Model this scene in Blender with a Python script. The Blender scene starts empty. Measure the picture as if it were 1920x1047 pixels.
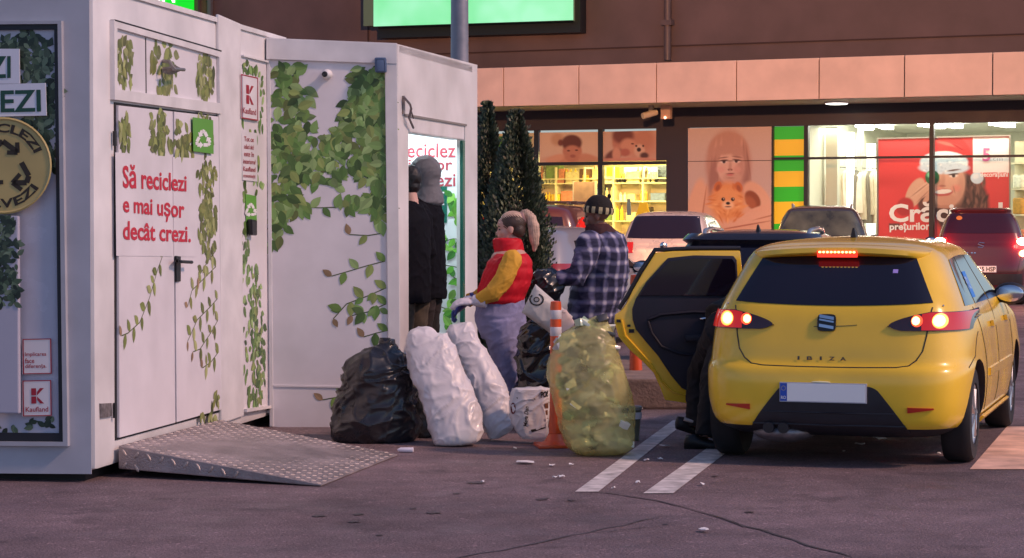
import bpy, bmesh, math, random
import numpy as np
from math import sin, cos, pi, sqrt, atan, atan2
from mathutils import Vector, Matrix, noise
R = math.radians
random.seed(7)
sc = bpy.context.scene
C = sc.collection

# ---------------------------------------------------------------- camera
F, CX, CY, CH, YH = 4200.0, 960.0, 523.5, 1.5, 410.0      # focal length in photo pixels, image centre, eye height, horizon row
PITCH = atan((CY - YH) / F)
cam_d = bpy.data.cameras.new('camera'); cam_d.sensor_width = 36.0; cam_d.lens = 36.0 * F / 1920.0
cam_d.clip_start = 0.1; cam_d.clip_end = 1000
cam = bpy.data.objects.new('camera', cam_d); C.objects.link(cam)
cam.location = (0, 0, CH); cam.rotation_euler = (pi / 2 - PITCH, 0, 0)
sc.camera = cam
FWD = Vector((0, cos(PITCH), -sin(PITCH))); UPV = Vector((0, sin(PITCH), cos(PITCH))); EYE = Vector((0, 0, CH))
def ray(px, py): return Vector((1, 0, 0)) * ((px - CX) / F) + UPV * ((CY - py) / F) + FWD
def G(px, py, z=0.0):
    d = ray(px, py); t = (z - CH) / d.z; return EYE + d * t
def A(px, py, Y):
    d = ray(px, py); return EYE + d * (Y / d.y)
def HIT(px, py, p0, n):
    d = ray(px, py); t = (Vector(p0) - EYE).dot(n) / d.dot(n); return EYE + d * t

# ---------------------------------------------------------------- light
SUN_EL, SUN_AZ = R(40), Vector((0.92, -0.36, 0)).normalized()      # towards the light, seen from the scene
w = bpy.data.worlds.new('World'); sc.world = w; w.use_nodes = True
wn = w.node_tree.nodes; wl = w.node_tree.links
bg = wn['Background']
sky = wn.new('ShaderNodeTexSky'); sky.sky_type = 'NISHITA'; sky.sun_disc = False
sky.sun_elevation = SUN_EL; sky.sun_rotation = atan2(SUN_AZ.x, SUN_AZ.y)
tint = wn.new('ShaderNodeMix'); tint.data_type = 'RGBA'; tint.blend_type = 'MULTIPLY'
tint.inputs[0].default_value = 1.0; tint.inputs[7].default_value = (0.68, 0.73, 0.88, 1)
wl.new(sky.outputs[0], tint.inputs[6]); wl.new(tint.outputs[2], bg.inputs[0])
bg.inputs[1].default_value = 0.125
sun_d = bpy.data.lights.new('sun', 'SUN'); sun_d.energy = 2.1; sun_d.angle = R(5); sun_d.color = (1.0, 0.60, 0.44)
sun = bpy.data.objects.new('sun', sun_d); C.objects.link(sun)
sun.rotation_euler = (SUN_AZ * cos(SUN_EL) + Vector((0, 0, sin(SUN_EL)))).to_track_quat('Z', 'Y').to_euler()
vs = sc.view_settings; vs.view_transform = 'Standard'; vs.look = 'None'; vs.exposure = 0.2; vs.gamma = 1.0
try: vs.use_curve_mapping = False
except Exception: pass

# ---------------------------------------------------------------- materials
def lin(c):
    return tuple(((x / 255) / 12.92 if x / 255 <= .04045 else ((x / 255 + .055) / 1.055) ** 2.4) for x in c)
MATS = {}
def mat(name, col=(.5, .5, .5), rough=.6, metal=0.0, var=0.0, vscale=6.0, bump=0.0, bscale=40.0, coat=0.0, emit=None, estr=0.0, attr=False, spec=.5, crease=0.0, cscale=5.0, sss=0.0):
    if name in MATS: return MATS[name]
    m = bpy.data.materials.new(name); m.use_nodes = True; MATS[name] = m
    n, l = m.node_tree.nodes, m.node_tree.links
    b = n['Principled BSDF']
    b.inputs['Roughness'].default_value = rough; b.inputs['Metallic'].default_value = metal
    b.inputs['Coat Weight'].default_value = coat; b.inputs['Coat Roughness'].default_value = .06
    b.inputs['Specular IOR Level'].default_value = spec
    b.inputs['Base Color'].default_value = (*col, 1)
    src = None
    if attr:
        a = n.new('ShaderNodeVertexColor'); a.layer_name = 'Col'; src = a.outputs[0]
    if sss:
        b.inputs['Subsurface Weight'].default_value = sss; b.inputs['Subsurface Radius'].default_value = (.05, .04, .035); b.inputs['Subsurface Scale'].default_value = 1.0
    if var or bump or crease:
        tc = n.new('ShaderNodeTexCoord')
    if var:
        nz = n.new('ShaderNodeTexNoise'); nz.inputs['Scale'].default_value = vscale; nz.inputs['Detail'].default_value = 6
        l.new(tc.outputs['Object'], nz.inputs['Vector'])
        rmp = n.new('ShaderNodeMapRange'); rmp.inputs[1].default_value = .3; rmp.inputs[2].default_value = .7
        rmp.inputs[3].default_value = 1 - var; rmp.inputs[4].default_value = 1 + var * .6
        l.new(nz.outputs[0], rmp.inputs[0])
        mx = n.new('ShaderNodeMix'); mx.data_type = 'RGBA'; mx.blend_type = 'MULTIPLY'; mx.inputs[0].default_value = 1
        mx.inputs[6].default_value = (*col, 1)
        if src: l.new(src, mx.inputs[6])
        l.new(rmp.outputs[0], mx.inputs[7]); src = mx.outputs[2]
        rr = n.new('ShaderNodeMapRange'); rr.inputs[1].default_value = .3; rr.inputs[2].default_value = .7
        rr.inputs[3].default_value = max(0, rough - .08); rr.inputs[4].default_value = min(1, rough + .08)
        l.new(nz.outputs[0], rr.inputs[0]); l.new(rr.outputs[0], b.inputs['Roughness'])
    if src: l.new(src, b.inputs['Base Color'])
    if bump:
        bz = n.new('ShaderNodeTexNoise'); bz.inputs['Scale'].default_value = bscale; bz.inputs['Detail'].default_value = 4
        l.new(tc.outputs['Object'], bz.inputs['Vector'])
        bp = n.new('ShaderNodeBump'); bp.inputs['Strength'].default_value = min(1, bump); bp.inputs['Distance'].default_value = .02
        l.new(bz.outputs[0], bp.inputs['Height']); l.new(bp.outputs[0], b.inputs['Normal'])
    if crease:
        # fine slanting creases of thin film
        mp = n.new('ShaderNodeMapping'); mp.inputs['Rotation'].default_value = (.3, .6, .2); mp.inputs['Scale'].default_value = (1, 1, .55); l.new(tc.outputs['Object'], mp.inputs[0])
        z1 = n.new('ShaderNodeTexNoise'); z1.noise_type = 'RIDGED_MULTIFRACTAL'; z1.inputs['Scale'].default_value = cscale; z1.inputs['Detail'].default_value = 5; z1.inputs['Distortion'].default_value = 1.2
        l.new(mp.outputs[0], z1.inputs['Vector']); b2_ = n.new('ShaderNodeBump'); b2_.inputs['Strength'].default_value = min(1, crease); b2_.inputs['Distance'].default_value = .05
        l.new(z1.outputs[0], b2_.inputs['Height'])
        if bump: l.new(bp.outputs[0], b2_.inputs['Normal'])
        l.new(b2_.outputs[0], b.inputs['Normal'])
    if emit:
        b.inputs['Emission Color'].default_value = (*emit, 1); b.inputs['Emission Strength'].default_value = estr
    return m
def pane_mat(name, tintc=(.9, .95, .93), gl=.10):
    if name in MATS: return MATS[name]
    m = bpy.data.materials.new(name); m.use_nodes = True; MATS[name] = m
    n, l = m.node_tree.nodes, m.node_tree.links; n.clear()
    o = n.new('ShaderNodeOutputMaterial'); mx = n.new('ShaderNodeMixShader'); t = n.new('ShaderNodeBsdfTransparent'); g = n.new('ShaderNodeBsdfGlossy')
    t.inputs[0].default_value = (*tintc, 1); g.inputs['Roughness'].default_value = .03; mx.inputs[0].default_value = gl
    l.new(t.outputs[0], mx.inputs[1]); l.new(g.outputs[0], mx.inputs[2]); l.new(mx.outputs[0], o.inputs[0])
    return m

# ---------------------------------------------------------------- mesh builder
XF = {}
class MB:
    def __init__(s): s.v = []; s.f = []; s.m = []; s.c = []
    def add(s, vs_, fs, mi=0, col=None):
        o = len(s.v); s.v += [Vector(p) for p in vs_]
        for f in fs:
            s.f.append([i + o for i in f]); s.m.append(mi); s.c.append(col)
    def poly(s, pts, mi=0, col=None): s.add(pts, [list(range(len(pts)))], mi, col)
    def box(s, x0, x1, y0, y1, z0, z1, mi=0, M=None, col=None):
        p = [Vector((x, y, z)) for x in (x0, x1) for y in (y0, y1) for z in (z0, z1)]
        if M: p = [M @ q for q in p]
        s.add(p, [(0, 1, 3, 2), (4, 6, 7, 5), (0, 4, 5, 1), (2, 3, 7, 6), (0, 2, 6, 4), (1, 5, 7, 3)], mi, col)
    def prism(s, pts, vec, mi=0, mi_side=None, col=None):
        n = len(pts); vec = Vector(vec); p = [Vector(q) for q in pts]
        s.add(p + [q + vec for q in p], [list(range(n))[::-1], [i + n for i in range(n)]], mi, col)
        o = len(s.v) - 2 * n
        for i in range(n):
            j = (i + 1) % n
            s.f.append([o + i, o + j, o + j + n, o + i + n]); s.m.append(mi if mi_side is None else mi_side); s.c.append(col)
    def loft(s, rings, cap=True, mi=0, closed=True, col=None):
        n = len(rings[0]); o = len(s.v)
        for r in rings: s.v += [Vector(p) for p in r]
        for k in range(len(rings) - 1):
            for i in range(n if closed else n - 1):
                j = (i + 1) % n
                s.f.append([o + k * n + i, o + k * n + j, o + (k + 1) * n + j, o + (k + 1) * n + i]); s.m.append(mi); s.c.append(col)
        if cap:
            s.f.append([o + i for i in range(n)][::-1]); s.m.append(mi); s.c.append(col)
            s.f.append([o + (len(rings) - 1) * n + i for i in range(n)]); s.m.append(mi); s.c.append(col)
    def tube(s, path, rad, n=8, mi=0, cap=True, col=None, ry=None):
        path = [Vector(p) for p in path]; k = len(path)
        rad = [rad] * k if not isinstance(rad, (list, tuple)) else rad
        rings = []; up = Vector((.13, .21, 1)).normalized()
        for i in range(k):
            t = (path[min(i + 1, k - 1)] - path[max(i - 1, 0)]).normalized()
            u = t.cross(up)
            if u.length < 1e-3: u = t.cross(Vector((1, 0, 0)))
            u.normalize(); v = u.cross(t).normalized()
            rings.append([path[i] + u * (rad[i] * cos(2 * pi * a / n)) + v * (rad[i] * sin(2 * pi * a / n)) for a in range(n)])
        s.loft(rings, cap, mi, True, col)
    def ell(s, c, r, nu=16, nv=10, M=None, mi=0, col=None):
        c = Vector(c); rings = []
        r = (r, r, r) if not isinstance(r, (tuple, list)) else r
        for k in range(nv + 1):
            a = pi * (k + .02 * (k == 0) - .02 * (k == nv)) / nv - pi / 2
            ring = [Vector((r[0] * cos(a) * cos(2 * pi * i / nu), r[1] * cos(a) * sin(2 * pi * i / nu), r[2] * sin(a))) for i in range(nu)]
            rings.append([c + (M @ q if M else q) for q in ring])
        s.loft(rings, True, mi, True, col)
    def lathe(s, prof, c=(0, 0, 0), n=20, mi=0, M=None):
        c = Vector(c)
        rings = [[(c + ((M @ Vector((r * cos(2 * pi * i / n), r * sin(2 * pi * i / n), z))) if M else Vector((r * cos(2 * pi * i / n), r * sin(2 * pi * i / n), z)))) for i in range(n)] for r, z in prof]
        s.loft(rings, True, mi)
    def rings(s, rs, n=20, mi=0, pw=2.0):
        # rs: (centre, half_x, half_y) horizontal super-elliptic rings
        out = []
        for c, a, b in rs:
            c = Vector(c); ring = []
            for i in range(n):
                t = 2 * pi * i / n; ct, st = cos(t), sin(t)
                ring.append(c + Vector((a * math.copysign(abs(ct) ** (2 / pw), ct), b * math.copysign(abs(st) ** (2 / pw), st), 0)))
            out.append(ring)
        s.loft(out, True, mi)
    def mesh(s, name, mats, smooth=None, bevel=0, recalc=True, M=None):
        me = bpy.data.meshes.new(name)
        vv = [M @ p for p in s.v] if M else s.v
        me.from_pydata([tuple(p) for p in vv], [], s.f)
        for m in mats: me.materials.append(m)
        for p, mi in zip(me.polygons, s.m): p.material_index = mi
        if any(c is not None for c in s.c):
            at = me.color_attributes.new('Col', 'FLOAT_COLOR', 'CORNER')
            for p in me.polygons:
                c = s.c[p.index] or (1, 1, 1)
                for li in p.loop_indices: at.data[li].color = (*c, 1)
        if recalc or bevel:
            bm = bmesh.new(); bm.from_mesh(me)
            bmesh.ops.recalc_face_normals(bm, faces=bm.faces)
            if bevel:
                es = [e for e in bm.edges if len(e.link_faces) == 2 and e.calc_face_angle(0) > .6]
                bmesh.ops.bevel(bm, geom=es, offset=bevel, segments=2, affect='EDGES', profile=.6)
            bm.to_mesh(me); bm.free()
        if smooth is not None:
            for p in me.polygons: p.use_smooth = True
            me.set_sharp_from_angle(angle=R(smooth))
        return me
    def build(s, name, mats, parent=None, smooth=None, bevel=0, recalc=True, local=False):
        if not isinstance(mats, (list, tuple)): mats = [mats]
        M = None
        if parent is not None and not local: M = XF[parent].inverted()
        me = s.mesh(name, mats, smooth, bevel, recalc, M)
        return link(name, me, parent)
def link(name, me, parent=None):
    o = bpy.data.objects.new(name, me); C.objects.link(o)
    if parent is not None:
        o.parent = parent; XF[o] = XF[parent]
    else: XF[o] = Matrix.Identity(4)
    return o
def thing(name, label, cat, loc=(0, 0, 0), rz=0.0, group=None):
    o = bpy.data.objects.new(name, None); C.objects.link(o); o.empty_display_size = .1
    o.location = loc; o.rotation_euler = (0, 0, rz)
    XF[o] = Matrix.Translation(Vector(loc)) @ Matrix.Rotation(rz, 4, 'Z')
    o['label'] = label; o['category'] = cat
    if group: o['group'] = group
    return o
def tag(o, label, cat, group=None, kind=None):
    o['label'] = label; o['category'] = cat
    if group: o['group'] = group
    if kind: o['kind'] = kind
    return o
def struct(o): o['kind'] = 'structure'; return o
def solo(name, mb, mats, label, cat, origin, group=None, **kw):
    # a thing that is one mesh, its origin moved to its base
    if not isinstance(mats, (list, tuple)): mats = [mats]
    M = Matrix.Translation(-Vector(origin))
    me = mb.mesh(name, mats, kw.get('smooth'), kw.get('bevel', 0), kw.get('recalc', True), M)
    o = link(name, me); o.location = origin; XF[o] = Matrix.Translation(Vector(origin))
    return tag(o, label, cat, group)

def text2d(s, bold=0.0, shear=0.0):
    c = bpy.data.curves.new('txt', 'FONT'); c.body = s; c.offset = bold; c.shear = shear; c.resolution_u = 3
    o = bpy.data.objects.new('txt', c); me = bpy.data.meshes.new_from_object(o)
    vs_ = [(v.co.x, v.co.y) for v in me.vertices]; fs = [list(p.vertices) for p in me.polygons]
    bpy.data.objects.remove(o); bpy.data.curves.remove(c); bpy.data.meshes.remove(me)
    x0 = min(p[0] for p in vs_); x1 = max(p[0] for p in vs_); y0 = min(p[1] for p in vs_); y1 = max(p[1] for p in vs_)
    return [((x - x0) / (x1 - x0), (y - y0) / (y1 - y0)) for x, y in vs_], fs
def text_quad(mb, s, tl, tr, br, bl, f, mi=0, bold=.015, col=None, shear=0.0):
    # the lettering's bounding box fills a quad; f maps quad coordinates to a point of the surface
    vs_, fs = text2d(s, bold, shear); out = []
    for u, v in vs_:
        a = [tl[k] * (1 - u) + tr[k] * u for k in (0, 1)]; b = [bl[k] * (1 - u) + br[k] * u for k in (0, 1)]
        out.append(f(b[0] * (1 - v) + a[0] * v, b[1] * (1 - v) + a[1] * v))
    mb.add(out, fs, mi, col)

def baked(mb, voxel, smooth_it=3, smooth_f=.5):
    # union of closed shapes into one continuous surface
    me = mb.mesh('tmp', [], recalc=True)
    o = bpy.data.objects.new('tmp', me); C.objects.link(o)
    m = o.modifiers.new('r', 'REMESH'); m.mode = 'VOXEL'; m.voxel_size = voxel
    if smooth_it:
        s = o.modifiers.new('s', 'SMOOTH'); s.iterations = smooth_it; s.factor = smooth_f
    dg = bpy.context.evaluated_depsgraph_get()
    me2 = bpy.data.meshes.new_from_object(o.evaluated_get(dg))
    bpy.data.objects.remove(o); bpy.data.meshes.remove(me)
    return me2
def displace(me, fn):
    nv = [v.normal.copy() for v in me.vertices]
    for v, n in zip(me.vertices, nv): v.co += n * fn(v.co, n)
def finish(me, name, m, parent, smooth=180):
    if parent is not None:
        me.transform(XF[parent].inverted())
    me.materials.clear()
    for x in (m if isinstance(m, (list, tuple)) else [m]): me.materials.append(x)
    for p in me.polygons: p.use_smooth = True
    me.name = name
    return link(name, me, parent)
def cr(keys, s):
    # Catmull-Rom through equally spaced keys
    k = len(keys) - 1; s = max(0, min(k - 1e-9, s)); i = int(s); t = s - i
    p = [keys[max(0, min(k, i + d))] for d in (-1, 0, 1, 2)]
    return tuple(.5 * (2 * b + (c - a) * t + (2 * a - 5 * b + 4 * c - d) * t * t + (3 * b - a - 3 * c + d) * t ** 3) for a, b, c, d in zip(*p))
# ================================================================ ground
def ground_mat():
    m = bpy.data.materials.new('asphalt'); m.use_nodes = True
    n, l = m.node_tree.nodes, m.node_tree.links; b = n['Principled BSDF']
    tc = n.new('ShaderNodeTexCoord')
    def nz(scale, det=8, rough=.6):
        t = n.new('ShaderNodeTexNoise'); t.inputs['Scale'].default_value = scale; t.inputs['Detail'].default_value = det; t.inputs['Roughness'].default_value = rough
        l.new(tc.outputs['Object'], t.inputs['Vector']); return t
    def rng(src, a, b_, c, d):
        t = n.new('ShaderNodeMapRange'); t.inputs[1].default_value = a; t.inputs[2].default_value = b_; t.inputs[3].default_value = c; t.inputs[4].default_value = d
        l.new(src, t.inputs[0]); return t.outputs[0]
    def mul(a, b_):
        t = n.new('ShaderNodeMath'); t.operation = 'MULTIPLY'; l.new(a, t.inputs[0]); l.new(b_, t.inputs[1]); return t.outputs[0]
    big = rng(nz(.5, 6, .65).outputs[0], .32, .68, .62, 1.30); mid = rng(nz(3.8, 7, .7).outputs[0], .3, .7, .74, 1.22); fine = rng(nz(75, 4, .7).outputs[0], .32, .7, .40, 1.75)
    st = rng(nz(1.7, 3).outputs[0], .60, .68, 1.0, .68)
    vo = n.new('ShaderNodeTexVoronoi'); vo.inputs['Scale'].default_value = 60; l.new(tc.outputs['Object'], vo.inputs['Vector'])
    chip = rng(vo.outputs['Color'], .86, .9, 1.0, 1.7)
    v = mul(mul(mul(mul(big, mid), fine), st), chip)
    mx = n.new('ShaderNodeMix'); mx.data_type = 'RGBA'; mx.blend_type = 'MULTIPLY'; mx.inputs[0].default_value = 1
    mx.inputs[6].default_value = (.175, .122, .134, 1); l.new(v, mx.inputs[7]); l.new(mx.outputs[2], b.inputs['Base Color'])
    l.new(rng(nz(2.2, 4).outputs[0], .35, .65, .48, .85), b.inputs['Roughness'])
    bp = n.new('ShaderNodeBump'); bp.inputs['Strength'].default_value = .9; bp.inputs['Distance'].default_value = .012
    l.new(nz(70, 4).outputs[0], bp.inputs['Height']); l.new(bp.outputs[0], b.inputs['Normal'])
    return m
mb = MB(); mb.poly([(-150, -30, 0), (150, -30, 0), (150, 260, 0), (-150, 260, 0)])
struct(mb.build('ground', ground_mat()))
LINE = mat('worn_line_paint', (.62, .58, .58), .7, var=.45, vscale=9)
def sheet(name, quads, m, z):
    mb = MB()
    for q in quads: mb.poly([G(x, y, z) for x, y in q])
    return struct(mb.build(name, m, recalc=False))
sheet('parking_marking', [[(1078, 922), (1122, 922), (1290, 788), (1262, 788)], [(1206, 925), (1262, 925), (1530, 720), (1496, 720)]], LINE, .004)
sheet('road_marking', [[(1818, 880), (1990, 880), (1990, 800), (1888, 800)]], mat('warm_light_paint', (.80, .50, .38), .7, var=.35, vscale=5), .004)  # white marking with the orange light on it put into its colour
STAIN = mat('tar', (.075, .054, .060), .5, var=.3)
mb = MB()
def tar(px, wid, z=.004):
    P = [G(x, y, z) for x, y in px]; n = len(P); L_, R_ = [], []
    for i, p in enumerate(P):
        t = (P[min(i + 1, n - 1)] - P[max(i - 1, 0)]).normalized(); s = Vector((-t.y, t.x, 0)) * wid * (1 if 0 < i < n - 1 else .2) * random.uniform(.3, .75)
        L_.append(p + s); R_.append(p - s)
    mb.loft([L_, R_], False, closed=False)
def wavy(a, b, k=9, j=2.0, bow=0): return [(a[0] + (b[0] - a[0]) * i / k + random.uniform(-j, j) * 2, a[1] + (b[1] - a[1]) * i / k + random.uniform(-j, j) * .5 + bow * sin(pi * i / k)) for i in range(k + 1)]
tar(wavy((1118, 923), (1400, 990), 12, 2, -12), .016); tar(wavy((1370, 977), (1600, 1046), 8, 3), .018)
tar(wavy((842, 1047), (1240, 968), 12, 3, 4), .014); tar(wavy((1100, 1000), (1236, 985), 6), .008)
for x, y, r in [(598, 967, 17), (663, 978, 14), (775, 953, 9), (812, 961, 18), (672, 964, 14), (1015, 936, 14), (1024, 934, 9), (893, 905, 22), (1072, 938, 10), (1248, 983, 8), (712, 1003, 9), (1340, 893, 9), (856, 925, 10), (1405, 960, 12)]:
    P = G(x, y, .0045); rr = .75 * r / F * P.y; k = 14; ph = random.random() * 6
    mb.poly([P + Vector((rr * cos(2 * pi * i / k) * (1 + .3 * sin(3 * i + ph)), 1.1 * rr * sin(2 * pi * i / k) * (1 + .3 * sin(2 * i + ph)), 0)) for i in range(k)])
struct(mb.build('tar_seams', STAIN, recalc=False))
# raised island behind the bags
KERB = mat('kerb_concrete', (.25, .17, .14), .8, var=.35, vscale=7, bump=.4)
mb = MB(); k0 = G(840, 768); k1 = G(1420, 768)
mb.prism([k0, k1, k1 + Vector((.4, 3.0, 0)), k0 + Vector((-.1, 3.0, 0))], (0, 0, .24))
struct(mb.build('kerb', KERB, bevel=.02))

# ================================================================ ivy print
IVY = mat('printed_leaf', (1, 1, 1), .45, attr=True)
GREENS = [lin(c) for c in [(126, 162, 92), (98, 138, 68), (150, 180, 114), (80, 112, 56), (112, 144, 72), (140, 158, 88)]]
OLIVE = [lin(c) for c in [(144, 154, 86), (122, 134, 68), (166, 172, 112), (106, 116, 60), (138, 142, 80)]]
BROWN = [lin(c) for c in [(160, 132, 100), (140, 116, 86)]]
HALF = [(0, 0), (.10, .14), (.3, .265), (.52, .27), (.75, .17), (.92, .05), (1, 0)]
class Ivy:
    def __init__(s, P, U, N, off=.003, seed=1): s.mb = MB(); s.P, s.U, s.N, s.off, s.k = P, Vector(U).normalized(), Vector(N), off, 0; s.r = random.Random(seed)
    def leaf(s, px, py, L, ang, pal=GREENS, wd=1.0):
        o = s.P(px, py, s.off + (s.k * .6180339 % 1) * .0022 + s.k * 7e-7); s.k += 1
        a, b = s.U * cos(ang) + Vector((0, 0, sin(ang))), s.U * -sin(ang) + Vector((0, 0, cos(ang)))
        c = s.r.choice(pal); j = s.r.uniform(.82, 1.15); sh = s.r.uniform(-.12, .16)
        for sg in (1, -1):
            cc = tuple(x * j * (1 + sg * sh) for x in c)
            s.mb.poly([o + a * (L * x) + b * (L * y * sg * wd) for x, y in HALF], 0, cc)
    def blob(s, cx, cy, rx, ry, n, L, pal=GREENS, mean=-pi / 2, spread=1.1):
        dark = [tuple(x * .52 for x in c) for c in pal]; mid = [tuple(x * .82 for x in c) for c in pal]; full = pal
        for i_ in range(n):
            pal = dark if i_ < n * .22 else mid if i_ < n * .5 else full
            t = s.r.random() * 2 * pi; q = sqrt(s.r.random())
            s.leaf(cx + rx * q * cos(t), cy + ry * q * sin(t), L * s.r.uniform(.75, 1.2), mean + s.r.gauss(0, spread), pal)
    def vine(s, pts, L, step, pal=GREENS, tip=1, stem=lin((70, 84, 40))):
        P3 = [s.P(x, y, s.off) for x, y in pts]; seg = [0]
        for a, b in zip(P3, P3[1:]): seg.append(seg[-1] + (b - a).length)
        for a, b in zip(P3, P3[1:]):
            t = (b - a).normalized(); n_ = t.cross(s.N).normalized() * .0035
            s.mb.poly([a + n_, b + n_, b - n_, a - n_], 0, stem)
        n = max(2, int(seg[-1] / step))
        for i in range(n + 1):
            d = seg[-1] * i / n; k = max(j for j in range(len(seg) - 1) if seg[j] <= d + 1e-9)
            f = (d - seg[k]) / max(1e-6, seg[k + 1] - seg[k])
            px = [pts[k][q] + (pts[k + 1][q] - pts[k][q]) * f for q in (0, 1)]
            t = (P3[k + 1] - P3[k]).normalized(); base = atan2(t.z, t.dot(s.U))
            p_ = BROWN if i > n - tip else pal
            s.leaf(px[0], px[1], L * (1 if i <= n - tip else .8) * s.r.uniform(.85, 1.1), base + (1 if i % 2 else -1) * s.r.uniform(.8, 1.3), p_)
            if s.r.random() < .35 and i <= n - tip: s.leaf(px[0], px[1], L * .8, base + s.r.uniform(-1.5, 1.5), p_)

# ================================================================ first container
WHITE = mat('white_sheet_metal', (.73, .71, .72), .42, var=.16, vscale=2.2, bump=.03, bscale=8)
WHITE_TRIM = mat('white_trim', (.72, .70, .71), .45, var=.12, vscale=5)
PRINT = mat('printed_film', (.72, .69, .73), .38, var=.09, vscale=3)
DARKGAP = mat('dark_gap', (.02, .018, .02), .7)
GASKET = mat('rubber_gasket', (.012, .013, .022), .45)
RED = mat('red_lettering', lin((196, 40, 62)), .5)
REDK = mat('dark_red_lettering', lin((160, 30, 55)), .5)
DGREEN = mat('dark_green_lettering', (.012, .07, .05), .5)
LGREEN = mat('green_sticker', lin((96, 160, 62)), .5)
BLACKP = mat('black_plastic', (.014, .014, .016), .4)
STEEL = mat('brushed_steel', (.5, .48, .5), .35, .9, var=.2, vscale=20)
P0 = G(180, 906); yaw1 = atan((1690 - 960) / F)
u1 = Vector((sin(yaw1), cos(yaw1), 0)); n1 = Vector((cos(yaw1), -sin(yaw1), 0)); fl = -n1
def S1(px, py, off=0.0): return HIT(px, py, P0 + n1 * off, n1)
def F1(px, py, off=0.0): return HIT(px, py, P0 - u1 * off, u1)
Z0, Z1 = .07, P0.z + CH + (YH + 26) / F * P0.y
ct = thing('recycling_container', 'long white recycling container at left with double door and ivy printed panels', 'container', P0)
ax = Matrix(((fl.x, u1.x, 0, P0.x), (fl.y, u1.y, 0, P0.y), (0, 0, 1, 0), (0, 0, 0, 1)))
mb = MB(); mb.box(0, 2.44, 0, 4.0, Z0, Z1, M=ax)
mb.build('body', WHITE, ct, bevel=.035, smooth=40)
mb = MB(); mb.box(.1, 2.3, .1, 3.9, 0, Z0 + .01, M=ax); mb.build('plinth', DARKGAP, ct)
mb = MB(); mb.box(-.012, 2.46, -.012, 3.98, Z1 - .012, Z1 + .02, M=ax); mb.build('roof_edge', WHITE_TRIM, ct)
def sp(mb, pts, o0, o1, mi=0): mb.prism([S1(x, y, o0) for x, y in pts], n1 * (o1 - o0), mi)
def fp(mb, pts, o0, o1, mi=0): mb.prism([F1(x, y, o0) for x, y in pts], -u1 * (o1 - o0), mi)
def ring(fn, mb, out, inn, o0, o1):
    for i in range(4):
        j = (i + 1) % 4; fn(mb, [out[i], out[j], inn[j], inn[i]], o0, o1)
# transom over the doors
tr_o = [(205, 38), (407, 97), (408, 214), (206, 187)]; tr_i = [(211, 53), (403, 107), (404, 194), (211, 168)]
mb = MB(); ring(sp, mb, tr_o, tr_i, 0, .03)
tf = mb.build('transom_frame', WHITE_TRIM, ct)
mb = MB(); sp(mb, tr_i, .002, .010); mb.build('transom_panel', PRINT, ct)
mb = MB(); sp(mb, [(272, 71), (273.5, 71.5), (274.5, 175), (273, 175)], .010, .012); sp(mb, [(207, 37), (407, 95), (407, 97.5), (206, 39.5)], .0, .0315); mb.build('panel_seam', DARKGAP, ct)
mb = MB(); mb.tube([S1(306, 115, .02), S1(318, 116, .10), S1(326, 130, .12), S1(345, 131, .10)], .012, 6); mb.tube([S1(305, 132, .02), S1(330, 129, .10)], .018, 6)
mb.poly([S1(304, 137, .06), S1(328, 122, .10), S1(345, 131, .12), S1(320, 141, .07)])
mb.build('bracket', mat('bracket_metal', (.3, .28, .27), .45, .7), ct)
# doors
mb = MB(); sp(mb, [(213, 192), (408, 217), (414, 772), (215, 826)], .0, .006); mb.build('door_reveal', DARKGAP, ct)
DL = mb = MB(); sp(mb, [(217, 198), (318.8, 209.5), (323.8, 793), (219, 821)], .006, .024); dl = mb.build('door', PRINT, ct, bevel=.003)
mb = MB(); sp(mb, [(321.8, 209.8), (405, 219), (411, 768), (326.8, 792)], .006, .024); dr = mb.build('door', PRINT, ct, bevel=.003)
mb = MB(); sp(mb, [(327.5, 480), (336, 481), (336, 528), (328, 529)], .024, .036); mb.tube([S1(331, 490, .03), S1(331, 490, .075), S1(340, 491, .08), S1(360, 492, .08)], .011, 8)
mb.build('handle', BLACKP, dr, bevel=.004)
mb = MB()
for y in (260, 770): mb.tube([S1(215, y - 14, .02), S1(215.4, y + 14, .02)], .012, 8)
mb.build('hinge', BLACKP, dl)
mb = MB(); sp(mb, [(216, 286), (319, 294), (323, 481), (218, 480)], .0255, .027); mb.build('sign_board', PRINT, dl)
mb = MB(); sp(mb, [(323.5, 294.5), (366, 297), (369, 482), (326, 481)], .0255, .027); mb.build('sign_board', PRINT, dr)
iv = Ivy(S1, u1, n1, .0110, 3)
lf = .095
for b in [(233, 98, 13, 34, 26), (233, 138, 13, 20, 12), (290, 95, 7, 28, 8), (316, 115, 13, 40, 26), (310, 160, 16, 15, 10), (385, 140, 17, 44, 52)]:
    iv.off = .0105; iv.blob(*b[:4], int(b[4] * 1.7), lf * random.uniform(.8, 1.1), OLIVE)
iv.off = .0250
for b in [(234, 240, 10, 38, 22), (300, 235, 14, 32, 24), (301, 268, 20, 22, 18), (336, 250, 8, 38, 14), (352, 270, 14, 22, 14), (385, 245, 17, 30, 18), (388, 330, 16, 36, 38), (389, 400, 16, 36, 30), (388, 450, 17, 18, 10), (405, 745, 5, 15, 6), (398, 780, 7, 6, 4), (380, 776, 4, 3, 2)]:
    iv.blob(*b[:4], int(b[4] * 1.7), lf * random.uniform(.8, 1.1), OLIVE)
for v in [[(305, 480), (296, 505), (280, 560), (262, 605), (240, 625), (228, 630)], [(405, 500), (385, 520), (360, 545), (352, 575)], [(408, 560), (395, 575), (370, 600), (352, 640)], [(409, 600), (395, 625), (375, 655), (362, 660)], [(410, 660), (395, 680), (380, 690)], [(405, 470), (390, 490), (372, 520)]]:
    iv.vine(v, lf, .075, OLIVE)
iv.mb.build('ivy_print', IVY, ct, recalc=False)
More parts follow.
